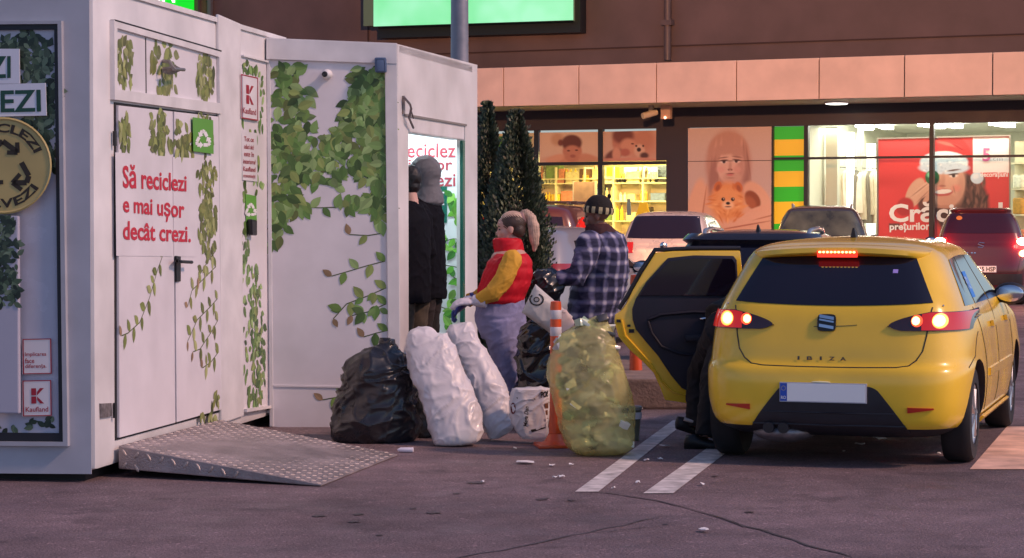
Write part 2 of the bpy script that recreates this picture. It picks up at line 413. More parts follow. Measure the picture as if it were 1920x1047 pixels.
mb = MB()
q = lambda x, y: S1(x, y, .030)
text_quad(mb, 'Să reciclezi', (230, 306), (350, 326), (350, 360), (231, 353), q, 0, .022)
text_quad(mb, 'e mai ușor', (231, 369), (346, 379), (346, 420), (231, 408), q, 0, .022)
text_quad(mb, 'decât crezi.', (231, 414), (358, 424), (358, 455), (231, 450), q, 0, .022)
mb.build('lettering', RED, ct, recalc=False)
def recycle(mb, cx, cy, s, fn, mi=0, wd=.17):
    # three bent arrows chasing each other round a triangle
    V = [(cos(pi / 2 + k * 2 * pi / 3), sin(pi / 2 + k * 2 * pi / 3)) for k in range(3)]
    P_ = lambda p: fn(cx + s * p[0] * .85, cy - s * p[1])
    L_ = lambda a, b, t: (a[0] + (b[0] - a[0]) * t, a[1] + (b[1] - a[1]) * t)
    for k in range(3):
        a, b, c = V[k], V[(k + 1) % 3], V[(k + 2) % 3]
        pts = [L_(a, b, .52), L_(a, b, .80), L_(b, c, .12), L_(b, c, .30)]
        for p, q in zip(pts, pts[1:]):
            d = (q[0] - p[0], q[1] - p[1]); l_ = sqrt(d[0] ** 2 + d[1] ** 2); n_ = (-d[1] / l_ * wd, d[0] / l_ * wd)
            mb.poly([P_((p[0] + n_[0], p[1] + n_[1])), P_((q[0] + n_[0], q[1] + n_[1])), P_((q[0] - n_[0], q[1] - n_[1])), P_((p[0] - n_[0], p[1] - n_[1]))], mi)
        p, q = pts[2], pts[3]; d = (q[0] - p[0], q[1] - p[1]); l_ = sqrt(d[0] ** 2 + d[1] ** 2); d = (d[0] / l_, d[1] / l_)
        mb.poly([P_((q[0] - d[1] * wd * 2, q[1] + d[0] * wd * 2)), P_((q[0] + d[0] * wd * 2.2, q[1] + d[1] * wd * 2.2)), P_((q[0] + d[1] * wd * 2, q[1] - d[0] * wd * 2))], mi)
WLET = mat('white_lettering', (.8, .8, .8), .5)
mb = MB(); sp(mb, [(361, 220), (399, 226), (400, 289), (362, 284)], .0385, .041); recycle(mb, 381, 262, 20, lambda x, y: S1(x, y, .043), 1); mb.build('recycling_sticker', [LGREEN, WLET], dr)
# post and narrow panel
mb = MB(); sp(mb, [(404, 27), (446, 45), (452, 780), (410, 795)], 0, .022); mb.build('corner_post', WHITE_TRIM, ct, bevel=.008)
mb = MB(); sp(mb, [(447, 104), (496, 116), (502, 766), (452, 770)], .0, .012); mb.build('side_panel', PRINT, ct)
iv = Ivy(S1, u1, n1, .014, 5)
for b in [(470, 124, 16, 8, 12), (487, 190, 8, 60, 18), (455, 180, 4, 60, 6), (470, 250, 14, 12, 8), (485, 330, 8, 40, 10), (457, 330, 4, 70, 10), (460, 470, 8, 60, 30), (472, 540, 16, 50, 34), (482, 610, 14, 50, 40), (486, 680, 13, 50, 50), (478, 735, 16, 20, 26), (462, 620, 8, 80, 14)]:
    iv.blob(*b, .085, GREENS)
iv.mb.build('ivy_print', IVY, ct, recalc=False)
def ksign(name, cs, fn, nrm, parent, box=True):
    # framed shop sign: two red bars and two wedges, name below. cs: corners TL TR BR BL in photo pixels
    mb = MB(); bil = lambda u, v, o: fn(*[(cs[0][k] * (1 - u) + cs[1][k] * u) * (1 - v) + (cs[3][k] * (1 - u) + cs[2][k] * u) * v for k in (0, 1)], o)
    quad = lambda a, o, mi: mb.poly([bil(x, y, o) for x, y in a], mi)
    mb.prism([bil(x, y, .018) for x, y in [(0, 0), (1, 0), (1, 1), (0, 1)]], nrm * .012, 0)
    for a in ([(0, 0), (1, 0), (1, .025), (0, .025)], [(0, .975), (1, .975), (1, 1), (0, 1)], [(0, .025), (.04, .025), (.04, .975), (0, .975)], [(.96, .025), (1, .025), (1, .975), (.96, .975)]): quad(a, .032, 1)
    if box:
        for y0, y1 in ((.22, .42), (.45, .65)): quad([(.30, y0), (.47, y0), (.47, y1), (.30, y1)], .032, 1)
        quad([(.50, .42), (.50, .33), (.60, .22), (.74, .22)], .032, 1); quad([(.50, .45), (.74, .65), (.60, .65), (.50, .54)], .032, 1)
        text_quad(mb, 'Kaufland', (.10, .74), (.88, .74), (.88, .88), (.10, .88), lambda u, v: bil(u, v, .032), 1, .01)
    return mb, bil
mb, _ = ksign('sign', [(452, 139), (484, 146), (484, 227), (453, 222)], S1, n1, ct); mb.build('shop_sign', [PRINT, REDK], ct)
mb = MB(); sp(mb, [(452, 246), (481, 250), (482, 341), (454, 338)], .0165, .020)
for i, s in enumerate(['Tot ce', 'aduci aici', 'este în', 'interiorul', 'Kaufland', 'economisești']):
    y = 256 + i * 14
    text_quad(mb, s, (458 - (i > 2) * 1.5, y), (476 + (i > 2) * 3, y + 2), (476 + (i > 2) * 3, y + 11), (458 - (i > 2) * 1.5, y + 9), lambda x, yy: S1(x, yy, .0225), 1, .01)
mb.build('notice', [PRINT, REDK], ct)
mb = MB(); sp(mb, [(460, 364), (480, 368), (481, 418), (461, 416)], .0165, .019); recycle(mb, 470.5, 395, 15, lambda x, y: S1(x, y, .021), 1); mb.build('recycling_sticker', [LGREEN, WLET], ct)
mb = MB(); sp(mb, [(463, 411), (473, 413), (473, 442), (464, 441)], .0225, .06); mb.build('handle', BLACKP, ct, bevel=.01)
mb = MB(); sp(mb, [(449, 103), (497, 115), (497, 118), (449, 106)], .0, .03); sp(mb, [(453, 767), (502, 760), (502, 765), (453, 773)], 0, .04); mb.build('panel_trim', WHITE_TRIM, ct)
mb = MB(); sp(mb, [(186, 757), (206, 756), (207, 781), (187, 784)], .001, .012); mb.build('type_plate', mat('plate_metal', (.3, .27, .27), .5, .6, var=.5, vscale=30), ct)
# front face window
wo = [(-420, 42), (119, 40), (131, 836), (-420, 832)]; wi = [(-405, 62), (104, 56), (113, 812), (-405, 808)]
GREYF = mat('grey_front', (.44, .45, .52), .42, var=.12, vscale=3)  # front face greyer and darker than the white body
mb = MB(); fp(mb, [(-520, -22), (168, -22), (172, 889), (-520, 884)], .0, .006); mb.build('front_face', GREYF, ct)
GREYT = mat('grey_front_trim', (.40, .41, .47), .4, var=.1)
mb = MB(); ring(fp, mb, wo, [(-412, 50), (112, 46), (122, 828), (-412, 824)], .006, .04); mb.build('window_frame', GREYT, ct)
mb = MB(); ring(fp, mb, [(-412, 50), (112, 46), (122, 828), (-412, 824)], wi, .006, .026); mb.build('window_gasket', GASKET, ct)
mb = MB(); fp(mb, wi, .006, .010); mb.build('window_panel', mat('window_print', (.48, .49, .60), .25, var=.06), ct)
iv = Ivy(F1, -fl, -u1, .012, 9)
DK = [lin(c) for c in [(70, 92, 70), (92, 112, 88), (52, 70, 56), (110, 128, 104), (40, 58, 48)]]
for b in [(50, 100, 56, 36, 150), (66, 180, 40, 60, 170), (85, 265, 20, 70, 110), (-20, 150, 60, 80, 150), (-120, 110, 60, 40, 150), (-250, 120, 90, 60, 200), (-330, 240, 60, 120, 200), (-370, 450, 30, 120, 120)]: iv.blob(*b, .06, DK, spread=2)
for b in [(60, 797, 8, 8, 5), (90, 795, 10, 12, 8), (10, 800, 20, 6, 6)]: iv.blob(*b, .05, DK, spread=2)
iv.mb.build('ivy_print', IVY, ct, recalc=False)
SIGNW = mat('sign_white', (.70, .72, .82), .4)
mb = MB(); fp(mb, [(-160, 92), (37, 92), (38, 157), (-160, 160)], .035, .042); fp(mb, [(-205, 164), (86, 156), (88, 217), (-205, 224)], .035, .042)
q = lambda x, y: F1(x, y, .0445)
text_quad(mb, 'SALVEZI', (-150, 106), (20, 105), (20, 147), (-150, 150), q, 1, .02); text_quad(mb, 'RECICLEZI', (-190, 174), (76, 168), (77, 210), (-190, 216), q, 1, .02)
mb.build('slogan_sign', [SIGNW, DGREEN], ct)
GOLD = mat('coin_print', lin((190, 170, 110)), .35, var=.25, vscale=2)
BRN = mat('brown_lettering', (.03, .02, .012), .5)
mb = MB(); cx_, cy_ = 6, 311
pt = lambda r, t, o: F1(cx_ + r * cos(t), cy_ - r * sin(t) * 1.0, o)
disc = [pt(91, 2 * pi * i / 48, .045) for i in range(48)]; mb.prism(disc, -u1 * .03, 0)
mb.loft([[pt(91, 2 * pi * i / 48, .0755) for i in range(48)], [pt(88, 2 * pi * i / 48, .081) for i in range(48)], [pt(85, 2 * pi * i / 48, .0755) for i in range(48)]], False, 0)
def arc_text(s, r0, r1, t0, t1, top=True):
    vs_, fs = text2d(s, .035)
    out = [pt((r0 + (r1 - r0) * v) if top else (r1 - (r1 - r0) * v), t0 + (t1 - t0) * u, .078) for u, v in vs_]; mb.add(out, fs, 1)
arc_text('RECICLEZI', 62, 79, R(165), R(22)); arc_text('SALVEZI', 62, 79, R(215), R(328), False)
def arrow(pts, wd=5):
    for a, b in zip(pts, pts[1:]):
        d = Vector((b[0] - a[0], b[1] - a[1])).normalized(); n_ = Vector((-d.y, d.x)) * wd
        mb.poly([F1(a[0] + n_.x, a[1] + n_.y, .078), F1(b[0] + n_.x, b[1] + n_.y, .078), F1(b[0] - n_.x, b[1] - n_.y, .078), F1(a[0] - n_.x, a[1] - n_.y, .078)], 1)
def arrowhead(p, d, s): 
    for a in (2.4, -2.4):
        c, n_ = cos(a), sin(a); e = (p[0] + s * (d[0] * c - d[1] * n_), p[1] + s * (d[0] * n_ + d[1] * c)); arrow([p, e], 4)
arrow([(-18, 285), (5, 265), (32, 285)]); arrowhead((33, 287), (.7, .7), 20); arrow([(40, 305), (54, 330), (50, 343), (25, 343)]); arrowhead((23, 343), (-1, .1), 22); arrow([(-30, 342), (6, 342)], 4)
mb.build('coin_sign', [GOLD, BRN], ct)
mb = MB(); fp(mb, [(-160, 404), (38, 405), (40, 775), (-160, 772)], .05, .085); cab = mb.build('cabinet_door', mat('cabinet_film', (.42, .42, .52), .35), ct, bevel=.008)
iv = Ivy(F1, -fl, -u1, .087, 12)
for b in [(8, 470, 26, 62, 130), (14, 550, 22, 24, 40), (-60, 480, 50, 60, 60)]: iv.blob(*b, .05, DK, spread=2)
iv.mb.build('ivy_print', IVY, cab, recalc=False)
mb, bil = ksign('s', [(42, 636), (96, 635), (97, 701), (43, 702)], F1, -u1, ct, False)
for i, s in enumerate(['Implicarea', 'face', 'diferența.']): text_quad(mb, s, (.08, .38 + i * .17), (.82 - .42 * (i == 1), .38 + i * .17), (.82 - .42 * (i == 1), .52 + i * .17), (.08, .52 + i * .17), lambda u, v: bil(u, v, .032), 1, .01)
mb.build('slogan_plate', [PRINT, REDK], ct)
mb, _ = ksign('s', [(42, 714), (96, 713), (97, 780), (43, 781)], F1, -u1, ct); mb.build('shop_sign', [PRINT, REDK], ct)

# ================================================================ second container
L2 = S1(500, 806); D2 = L2.y; yaw2 = atan((1905 - 960) / F)
L2 = A(500, 410, D2); u2 = Vector((sin(yaw2), cos(yaw2), 0)); n2 = Vector((cos(yaw2), -sin(yaw2), 0)); NF = Vector((0, -1, 0))
def F2(px, py, off=0.0): return A(px, py, D2 - off)
K2 = A(745, 410, D2); K2.z = 0
def S2(px, py, off=0.0): return HIT(px, py, K2 + n2 * off, n2)
c2 = thing('return_kiosk', 'white container jutting out to the right with ivy front and lit doorway', 'container', K2)
def p2(mb, pts, o0, o1, mi=0): mb.prism([F2(x, y, o0) for x, y in pts], NF * (o1 - o0), mi)
def e2(mb, pts, o0, o1, mi=0): mb.prism([S2(x, y, o0) for x, y in pts], n2 * (o1 - o0), mi)
zt = F2(745, 82).z; x0 = L2.x; T = .06
S2L = 2.33; iw = 1.9
fb = lambda a, b, z: K2 + Vector((-1, 0, 0)) * a + u2 * b + Vector((0, 0, z))
mb = MB()
Zl = F2(500, 72).z; zb = .12
wdt = (K2 - Vector((x0, D2, 0))).length
mb.prism([fb(0, 0, zb), fb(wdt, 0, zb), fb(wdt, 0, Zl), fb(0, 0, zt)], (0, T, 0))          # front wall
mb.prism([fb(0, S2L - T, zb), fb(wdt + .5, S2L - T, zb), fb(wdt + .5, S2L - T, zt), fb(0, S2L - T, zt)], (0, T, 0))   # back wall
mb.prism([fb(wdt + .3, .8, zb), fb(wdt + .3, S2L, zb), fb(wdt + .3, S2L, zt), fb(wdt + .3, .8, zt)], (-.05, 0, 0))
mb.prism([fb(0.01, .0, zb - .02), fb(wdt, .0, zb - .02), fb(wdt + .4, S2L, zb - .02), fb(0.01, S2L, zb - .02)], (0, 0, .05))  # floor
mb.prism([fb(0, T, zt - .06), fb(wdt, T, zt - .06), fb(wdt + .4, S2L - T, zt - .06), fb(0, S2L - T, zt - .06)], (0, 0, .05))  # ceiling
mb.build('shell', WHITE, c2)
# end wall around the opening
ow = MB()
sB = lambda px, z: HIT(px, 410, K2, n2).xy.to_3d() + Vector((0, 0, z))
lint_z = S2(760, 215).z
for a, b, za, zb_ in ((746, 766, zb, lint_z), (872, 895, zb, lint_z)):
    ow.prism([sB(a, za), sB(b, za), sB(b, zb_), sB(a, zb_)], n2 * -.07)
ow.prism([sB(746, lint_z), sB(895, lint_z), S2(895, 122), S2(746, 83)], n2 * -.07)
ow.build('end_wall', WHITE, c2)
mb = MB(); mb.prism([sB(766, lint_z - .125), sB(871, lint_z - .125), sB(871, lint_z - .005), sB(766, lint_z - .005)], n2 * -.12); mb.build('shutter_box', WHITE_TRIM, c2, bevel=.01)
mb = MB(); mb.prism([sB(757, lint_z - .012), sB(873, lint_z - .012), sB(873, lint_z + .004), sB(757, lint_z + .004)], n2 * .012); mb.build('rain_strip', mat('strip_metal', (.35, .3, .28), .4, .6), c2)
mb = MB(); mb.prism([sB(868, zb), sB(872, zb), sB(872, lint_z - .13), sB(868, lint_z - .13)], n2 * -.025); mb.build('door_edge', mat('green_glass_edge', (.02, .12, .09), .15), c2)
# front frame and printed panel
mb = MB(); p2(mb, [(500, 72), (745, 82), (745, 121), (500, 112)], 0, .035); p2(mb, [(500, 112), (507, 112.5), (513, 800), (506, 800)], 0, .02); p2(mb, [(722, 119), (745, 121), (752, 815), (730, 815)], 0, .03)
mb.build('front_frame', WHITE_TRIM, c2, bevel=.004)
mb = MB(); p2(mb, [(507, 113), (722, 120), (730, 815), (512, 800)], 0, .010); mb.build('front_panel', PRINT, c2)
mb = MB(); p2(mb, [(513, 722), (729, 726), (729, 729), (513, 725)], .010, .018); mb.build('panel_rib', PRINT, c2)
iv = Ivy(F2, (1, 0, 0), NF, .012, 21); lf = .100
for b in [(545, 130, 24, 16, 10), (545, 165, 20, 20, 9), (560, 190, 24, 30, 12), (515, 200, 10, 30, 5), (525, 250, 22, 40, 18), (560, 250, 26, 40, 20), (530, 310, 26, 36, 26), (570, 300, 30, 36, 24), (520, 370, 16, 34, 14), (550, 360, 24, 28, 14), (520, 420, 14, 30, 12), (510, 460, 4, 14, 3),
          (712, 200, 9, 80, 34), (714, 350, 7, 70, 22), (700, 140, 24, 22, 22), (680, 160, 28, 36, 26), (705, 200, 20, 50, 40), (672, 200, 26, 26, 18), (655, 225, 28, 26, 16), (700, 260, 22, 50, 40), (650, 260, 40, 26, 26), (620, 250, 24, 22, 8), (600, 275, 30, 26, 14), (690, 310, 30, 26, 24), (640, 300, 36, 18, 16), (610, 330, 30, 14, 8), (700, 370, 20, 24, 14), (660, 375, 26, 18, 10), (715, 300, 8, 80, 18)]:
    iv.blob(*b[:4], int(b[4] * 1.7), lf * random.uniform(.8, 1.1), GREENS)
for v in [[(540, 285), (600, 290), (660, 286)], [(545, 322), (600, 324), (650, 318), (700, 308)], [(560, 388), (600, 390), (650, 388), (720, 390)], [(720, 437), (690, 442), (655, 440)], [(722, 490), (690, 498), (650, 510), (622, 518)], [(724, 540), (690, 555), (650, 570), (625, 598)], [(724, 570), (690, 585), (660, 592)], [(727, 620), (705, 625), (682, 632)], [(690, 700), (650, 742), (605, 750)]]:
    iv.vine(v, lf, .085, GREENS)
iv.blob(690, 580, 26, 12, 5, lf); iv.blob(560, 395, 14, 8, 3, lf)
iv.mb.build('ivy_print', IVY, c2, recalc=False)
# interior back wall: poster
BY = D2 + S2L * cos(yaw2) - T - .03
B2 = lambda x, y, o=0.0: A(x, y, BY - o)
def b2(mb, pts, o0, o1, mi=0): mb.prism([B2(x, y, o0) for x, y in pts], NF * (o1 - o0), mi)
mb = MB(); b2(mb, [(640, 252), (868, 252), (868, 780), (640, 780)], 0, .012); pst = mb.build('poster', mat('poster_film', (.80, .86, .88), .35, var=.04), c2)
mb = MB(); q = lambda x, y: B2(x, y, .015)
text_quad(mb, 'Să reciclezi', (706, 266), (860, 266), (860, 296), (706, 296), q, 0, .012); text_quad(mb, 'e mai ușor', (700, 299), (848, 299), (848, 327), (700, 327), q, 0, .012); text_quad(mb, 'decât crezi.', (700, 325), (862, 325), (862, 350), (700, 350), q, 0, .012)
mb.build('lettering', mat('poster_red', lin((176, 70, 84)), .5), pst, recalc=False)
mb = MB(); b2(mb, [(817, 350), (838, 350), (838, 418), (817, 418)], .014, .018, 0)
for i in range(5): b2(mb, [(821, 360 + i * 11), (833 - 3 * (i % 2), 360 + i * 11), (833 - 3 * (i % 2), 363 + i * 11 + (3 if i == 4 else 0)), (821, 363 + i * 11 + (3 if i == 4 else 0))], .019, .021, 1)
mb.build('instruction_sign', [mat('sign_green', (.01, .14, .10), .4), WLET], pst)
iv = Ivy(B2, (1, 0, 0), NF, .018, 33); BR = [lin(c) for c in [(120, 200, 70), (96, 176, 60), (150, 214, 100), (70, 140, 60)]]
iv.blob(855, 375, 9, 14, 14, .09, BR); iv.blob(856, 402, 7, 8, 4, .09, BR)
for v in [[(870, 450), (850, 448), (835, 452)], [(870, 505), (850, 500), (830, 497)], [(870, 530), (850, 520)], [(870, 590), (850, 585), (825, 575)], [(870, 610), (845, 612)], [(866, 470), (840, 470)]]: iv.vine(v, .10, .08, BR, tip=0)
iv.blob(852, 445, 14, 10, 4, .09, BR); iv.blob(850, 560, 12, 30, 6, .1, BR); iv.blob(845, 620, 16, 20, 6, .1, BR)
iv.mb.build('ivy_print', IVY, pst, recalc=False)
# lamp inside the kiosk (the photograph shows its lit interior)
cl = fb(.42, 1.75, zt - .085)
mb = MB(); mb.box(cl.x - .30, cl.x + .22, cl.y - .05, cl.y + .05, cl.z - .03, cl.z + .02)
mb.build('ceiling_lamp', mat('tube_lamp', (.9, .95, 1), .4, emit=(.85, .97, 1), estr=6), c2, bevel=.01)
ld = bpy.data.lights.new('kiosk_lamp', 'AREA'); ld.shape = 'RECTANGLE'; ld.size = .5; ld.size_y = .1; ld.energy = 20; ld.color = (.80, .97, 1.0)
lo = bpy.data.objects.new('kiosk_lamp', ld); C.objects.link(lo); lo.location = (cl.x - .04, cl.y, cl.z - .05); lo.rotation_euler = (R(14), 0, 0)
# fittings on the kiosk
o = F2(614, 140, .01)
t = thing('security_camera', 'small white round security camera among the printed leaves of the kiosk front', 'camera', o)
mb = MB(); mb.lathe([(.035, 0), (.038, .012), (.03, .02)], o, 16, M=Matrix.Rotation(pi / 2, 3, 'X')); mb.build('base', WHITE_TRIM, t, smooth=40)
mb = MB(); mb.ell(o + Vector((0, -.05, -.002)), (.038, .042, .036)); hd = mb.build('housing', WHITE_TRIM, t, smooth=60)
mb = MB(); mb.lathe([(.02, 0), (.021, .01), (.012, .014), (.008, .012)], o + Vector((-.012, -.084, -.004)), 14, M=Matrix.Rotation(pi / 2, 3, 'X')); mb.build('lens', BLACKP, hd, smooth=40)
mb = MB(); o = F2(714, 138, .03); mb.prism([F2(x, y, .03) for x, y in [(703, 109), (725, 109), (726, 137), (704, 137)]], NF * .07)
mb.prism([F2(x, y, .10) for x, y in [(705, 111), (721, 111), (722, 135), (706, 135)]], NF * .012)
solo('junction_box', mb, mat('blue_grey_plastic', lin((84, 104, 136)), .45, var=.1), 'small blue-grey electrical box on the upper corner of the kiosk front', 'electrical box', o, bevel=.012, smooth=50)
o = S2(760, 215, 0); mb = MB(); mb.tube([S2(757, 180, .01), S2(757, 214, .01)], .012, 6); mb.tube([S2(757, 182, .02), S2(769, 196, .06), S2(771, 204, .06), S2(767, 222, .04), S2(775, 240, .03)], .009, 6); mb.tube([S2(770, 205, .06), S2(775, 222, .05)], .006, 6)
solo('awning_hook', mb, mat('hook_metal', (.25, .22, .22), .45, .7), 'bent metal hook bracket over the kiosk doorway', 'bracket', o)

# ================================================================ ramp
CHEQ = mat('checker_plate', (.37, .31, .31), .5, .45, var=.35, vscale=5, bump=.35, bscale=90)
W1, W2 = S1(222, 836, .03), S1(412, 787, .03); Ra, Rb = G(602, 909, .012), G(746, 852, .012)
rp = thing('access_ramp', 'chequer plate metal access ramp sloping down from the container door', 'ramp', (W1.x, W1.y, 0))
def dn(p, z): return Vector((p.x, p.y, z))
mb = MB(); mb.loft([[W1, W2, dn(W2, .03), dn(W1, .05)], [Ra, Rb, dn(Rb, .002), dn(Ra, .002)]], True)
mb.build('ramp_body', CHEQ, rp, bevel=.006)
mb = MB(); sn = (Ra - W1).cross(Vector((0, 0, 1))).normalized()
if sn.y > 0: sn = -sn
tn = (Rb - Ra).cross(W1 - Ra).normalized()
if tn.z < 0: tn = -tn
axr = (Ra - W1).normalized(); axw = (W2 - W1).normalized()
def stud(p, a, b, n_, l=.026, w_=.010, h=.006):
    mb.ell(p, (l, w_, h), 8, 4, Matrix((a, b, n_)).transposed())
for i in range(15):
    f = .03 + i * .062
    top, bot = W1.lerp(Ra, f), dn(W1, .05).lerp(dn(Ra, .002), f); hgt = (top - bot).length
    for k in range(2):
        if hgt > .06 + .06 * k:
            p = top.lerp(bot, (.035 + .075 * k) / hgt) + sn * .001; d = (axr * .6 + Vector((0, 0, .8 if (i + k) % 2 else -.8))).normalized(); stud(p, d, d.cross(sn), sn)
nA, nB = 26, 30
for i in range(nA):
    for j in range(nB):
        a, b = W1.lerp(Ra, (i + .5) / nA), W2.lerp(Rb, (i + .5) / nA); p = a.lerp(b, (j + .5) / nB) + tn * .001
        d = (axr * .7 + axw * (.7 if (i + j) % 2 else -.7)).normalized(); stud(p, d, d.cross(tn).normalized(), tn, .020, .007, .004)
mb.build('tread_studs', mat('worn_plate', (.42, .36, .35), .5, .4, var=.4), rp, recalc=False)
# ================================================================ shop building
fy = 65.5
uF = Vector((sin(R(fy)), -cos(R(fy)), 0)); nFc = Vector((-cos(R(fy)), -sin(R(fy)), 0))
O3 = A(1500, 410, 52); O3.z = 0
def FP(px, py, off=0.0): return HIT(px, py, O3 + nFc * off, nFc)
def fu(px, off=0.0): return (FP(px, 410, off) - O3).dot(uF)
def fz(px, py, off=0.0): return FP(px, py, off).z
def FB(u, z, off): return O3 + uF * u + nFc * off + Vector((0, 0, z))
def fbox(mb, u0, u1, z0, z1, o0, o1, mi=0): mb.prism([FB(u0, z0, o0), FB(u1, z0, o0), FB(u1, z1, o0), FB(u0, z1, o0)], nFc * (o1 - o0), mi)
def fprism(mb, px, o0, o1, mi=0): mb.prism([FP(x, y, o0) for x, y in px], nFc * (o1 - o0), mi)
WALLD = mat('dark_facade', (.035, .030, .042), .6, var=.15, vscale=3)
WALLB = mat('brown_cladding', (.112, .080, .080), .75, var=.28, vscale=.9, bump=.08, bscale=30)
BAND = mat('peach_cladding', (.74, .56, .46), .5, var=.12, vscale=1.6)
FRAME = mat('shop_frame', (.018, .018, .020), .4)
SOFF = mat('soffit', (.42, .38, .30), .6, var=.1)
bld = thing('shop_building', 'long retail building with peach canopy band, brown upper wall and lit shop windows', 'building', FB(0, 0, 0))
UL, UR = fu(100), fu(2250)
zgt = fz(1500, 236); zcb = fz(1400, 189, 2.4); zct = fz(1400, 113, 2.4)
mb = MB(); jo = [880, 944, 1090, 1238, 1390, 1543, 1702, 1865, 2030, 2200]
ju = [fu(x, 2.4) for x in jo]; st = (ju[-2] - ju[1]) / 7
ju = [ju[1] + st * k for k in range(-9, 11)]
for a, b in zip(ju, ju[1:]): fbox(mb, a + .012, b - .012, zcb, zct, 2.30, 2.40)
mb.build('canopy_band', BAND, bld, bevel=.01)
mb = MB(); fbox(mb, UL, ju[-1], zcb + .02, zct - .02, 2.1, 2.295); mb.build('canopy_backing', DARKGAP, bld)
mb = MB(); fbox(mb, UL, ju[-1], zcb + .0, zcb + .1, .05, 2.1); mb.build('soffit', SOFF, bld)
mb = MB(); fbox(mb, UL, ju[-1], zct - .5, zct + 7, .6, 1.6)
zs = fz(800, 106, 1.6)
mb.build('upper_wall', WALLB, bld)
mb = MB(); fbox(mb, UL, UR + 2, zct + .42, zct + .45, 1.6, 1.63); fbox(mb, UL, UR + 2, zct + 2.3, zct + 2.33, 1.6, 1.63)
for x in (355, 690): fbox(mb, fu(x, 1.6), fu(x, 1.6) + .04, zct, zct + 7, 1.6, 1.62)
mb.build('cladding_seam', mat('seam_brown', (.04, .022, .022), .8), bld)
mb = MB(); fbox(mb, UL, UR, zgt, zcb + .05, -.2, .04)                                   # fascia over the windows
fbox(mb, fu(1250), fu(1289), 0, zgt, -.15, .04); fbox(mb, fu(1231), fu(1250), fz(1100, 303), zgt, -.15, .035); fbox(mb, UL, fu(890), 0, zgt, -.2, .04); fbox(mb, UL, UR, 0, .35, -.15, .04)
mb.build('facade_wall', WALLD, bld)
# window frames
mb = MB(); MU = []
for x in (890, 1007, 1127): fbox(mb, fu(x) - .06, fu(x) + .06, .35, zgt, -.08, .06)
fbox(mb, fu(890), fu(1250), fz(1100, 310), fz(1100, 304), -.08, .062)
for x in (1512, 1747): fbox(mb, fu(x) - .05, fu(x) + .05, .35, zgt, -.08, .06)
fbox(mb, fu(2010) - .05, fu(2010) + .05, .35, zgt, -.08, .06)
fbox(mb, fu(1449), UR, fz(1600, 298.5), fz(1600, 294), -.06, .066)
fbox(mb, fu(1449) - .03, fu(1449) + .01, .35, zgt, -.08, .03)
mb.build('window_frame', FRAME, bld)
GL_ = pane_mat('shop_glass', (.93, .95, .93), .05)
for a, b, z in ((891, 1006, fz(1100, 310)), (1008, 1126, fz(1100, 310)), (1128, 1250, fz(1100, 310)), (1450, 1511, zgt), (1513, 1746, zgt), (1748, 2009, zgt), (2011, 2240, zgt)):
    mb = MB(); mb.poly([FB(fu(a), .35, 0), FB(fu(b), .35, 0), FB(fu(b), z, 0), FB(fu(a), z, 0)]); mb.build('window_pane', GL_, bld, recalc=False)
# printed pictures: soft-edged colour blobs on a fine grid
PICT = mat('picture_print', (1, 1, 1), .45, attr=True)
def painted(name, quad, off, base, blobs, parent, nx=70, ny=70, th=.03, fn=FP, nrm=None, m=PICT):
    uu, vv = np.meshgrid(np.linspace(0, 1, nx + 1), np.linspace(0, 1, ny + 1))
    q = np.array(quad, float)
    X = (q[0][0] * (1 - uu) + q[1][0] * uu) * (1 - vv) + (q[3][0] * (1 - uu) + q[2][0] * uu) * vv
    Y = (q[0][1] * (1 - uu) + q[1][1] * uu) * (1 - vv) + (q[3][1] * (1 - uu) + q[2][1] * uu) * vv
    rs = np.random.RandomState(5)
    Cc = np.ones(X.shape + (3,)) * np.array(lin(base))
    for bl in blobs:
        cx, cy, rx, ry, rot, col, soft = bl[:7]
        c, s = cos(R(rot)), sin(R(rot)); dx, dy = X - cx, Y - cy
        a, b = (dx * c + dy * s) / rx, (-dx * s + dy * c) / ry
        d = np.sqrt(a * a + b * b) if len(bl) < 8 else np.maximum(abs(a), abs(b))
        al = np.clip((1 + soft - d) / (2 * soft + 1e-6), 0, 1); al = al * al * (3 - 2 * al)
        Cc = Cc * (1 - al[..., None]) + np.array(lin(col)) * al[..., None]
    Cc *= 1 + rs.uniform(-.03, .03, X.shape)[..., None]
    nn = nFc if nrm is None else nrm
    mb = MB(); mb.v = [fn(x, y, off) for x, y in zip(X.ravel(), Y.ravel())]
    W_ = nx + 1
    for j in range(ny):
        for i in range(nx):
            mb.f.append([j * W_ + i, (j + 1) * W_ + i, (j + 1) * W_ + i + 1, j * W_ + i + 1]); mb.m.append(0); mb.c.append(None)
    M = XF[parent].inverted() if parent is not None else None
    me = mb.mesh(name, [m], recalc=False, M=M)
    at = me.color_attributes.new('Col', 'FLOAT_COLOR', 'POINT')
    at.data.foreach_set('color', np.concatenate([Cc.reshape(-1, 3), np.ones((Cc.size // 3, 1))], 1).ravel())
    return link(name, me, parent)
SK, SKD, SKH = (205, 160, 135), (165, 115, 95), (228, 190, 165)
painted('picture_panel', [(1012, 249), (1122, 247.5), (1122, 303), (1012, 305)], .02, (214, 190, 164), [
    (1045, 262, 12, 12, 0, (196, 160, 130), .4), (1072, 300, 50, 9, 0, (205, 150, 118), .4), (1051, 268, 5, 6, 0, (120, 70, 55), .4), (1073, 284, 18, 20, 0, (190, 132, 104), .15), (1072, 268, 19, 15, 0, (104, 62, 50), .18), (1073, 282, 14, 9, 0, (190, 134, 108), .3),
    (1066, 283, 3, 1.5, 0, (90, 55, 45), .4), (1081, 282, 3, 1.5, 0, (90, 55, 45), .4), (1074, 293, 5, 3, 0, (160, 100, 84), .5), (1042, 298, 16, 7, -20, (214, 164, 132), .4), (1103, 297, 18, 8, 15, (200, 148, 118), .4)], bld, 120, 64)
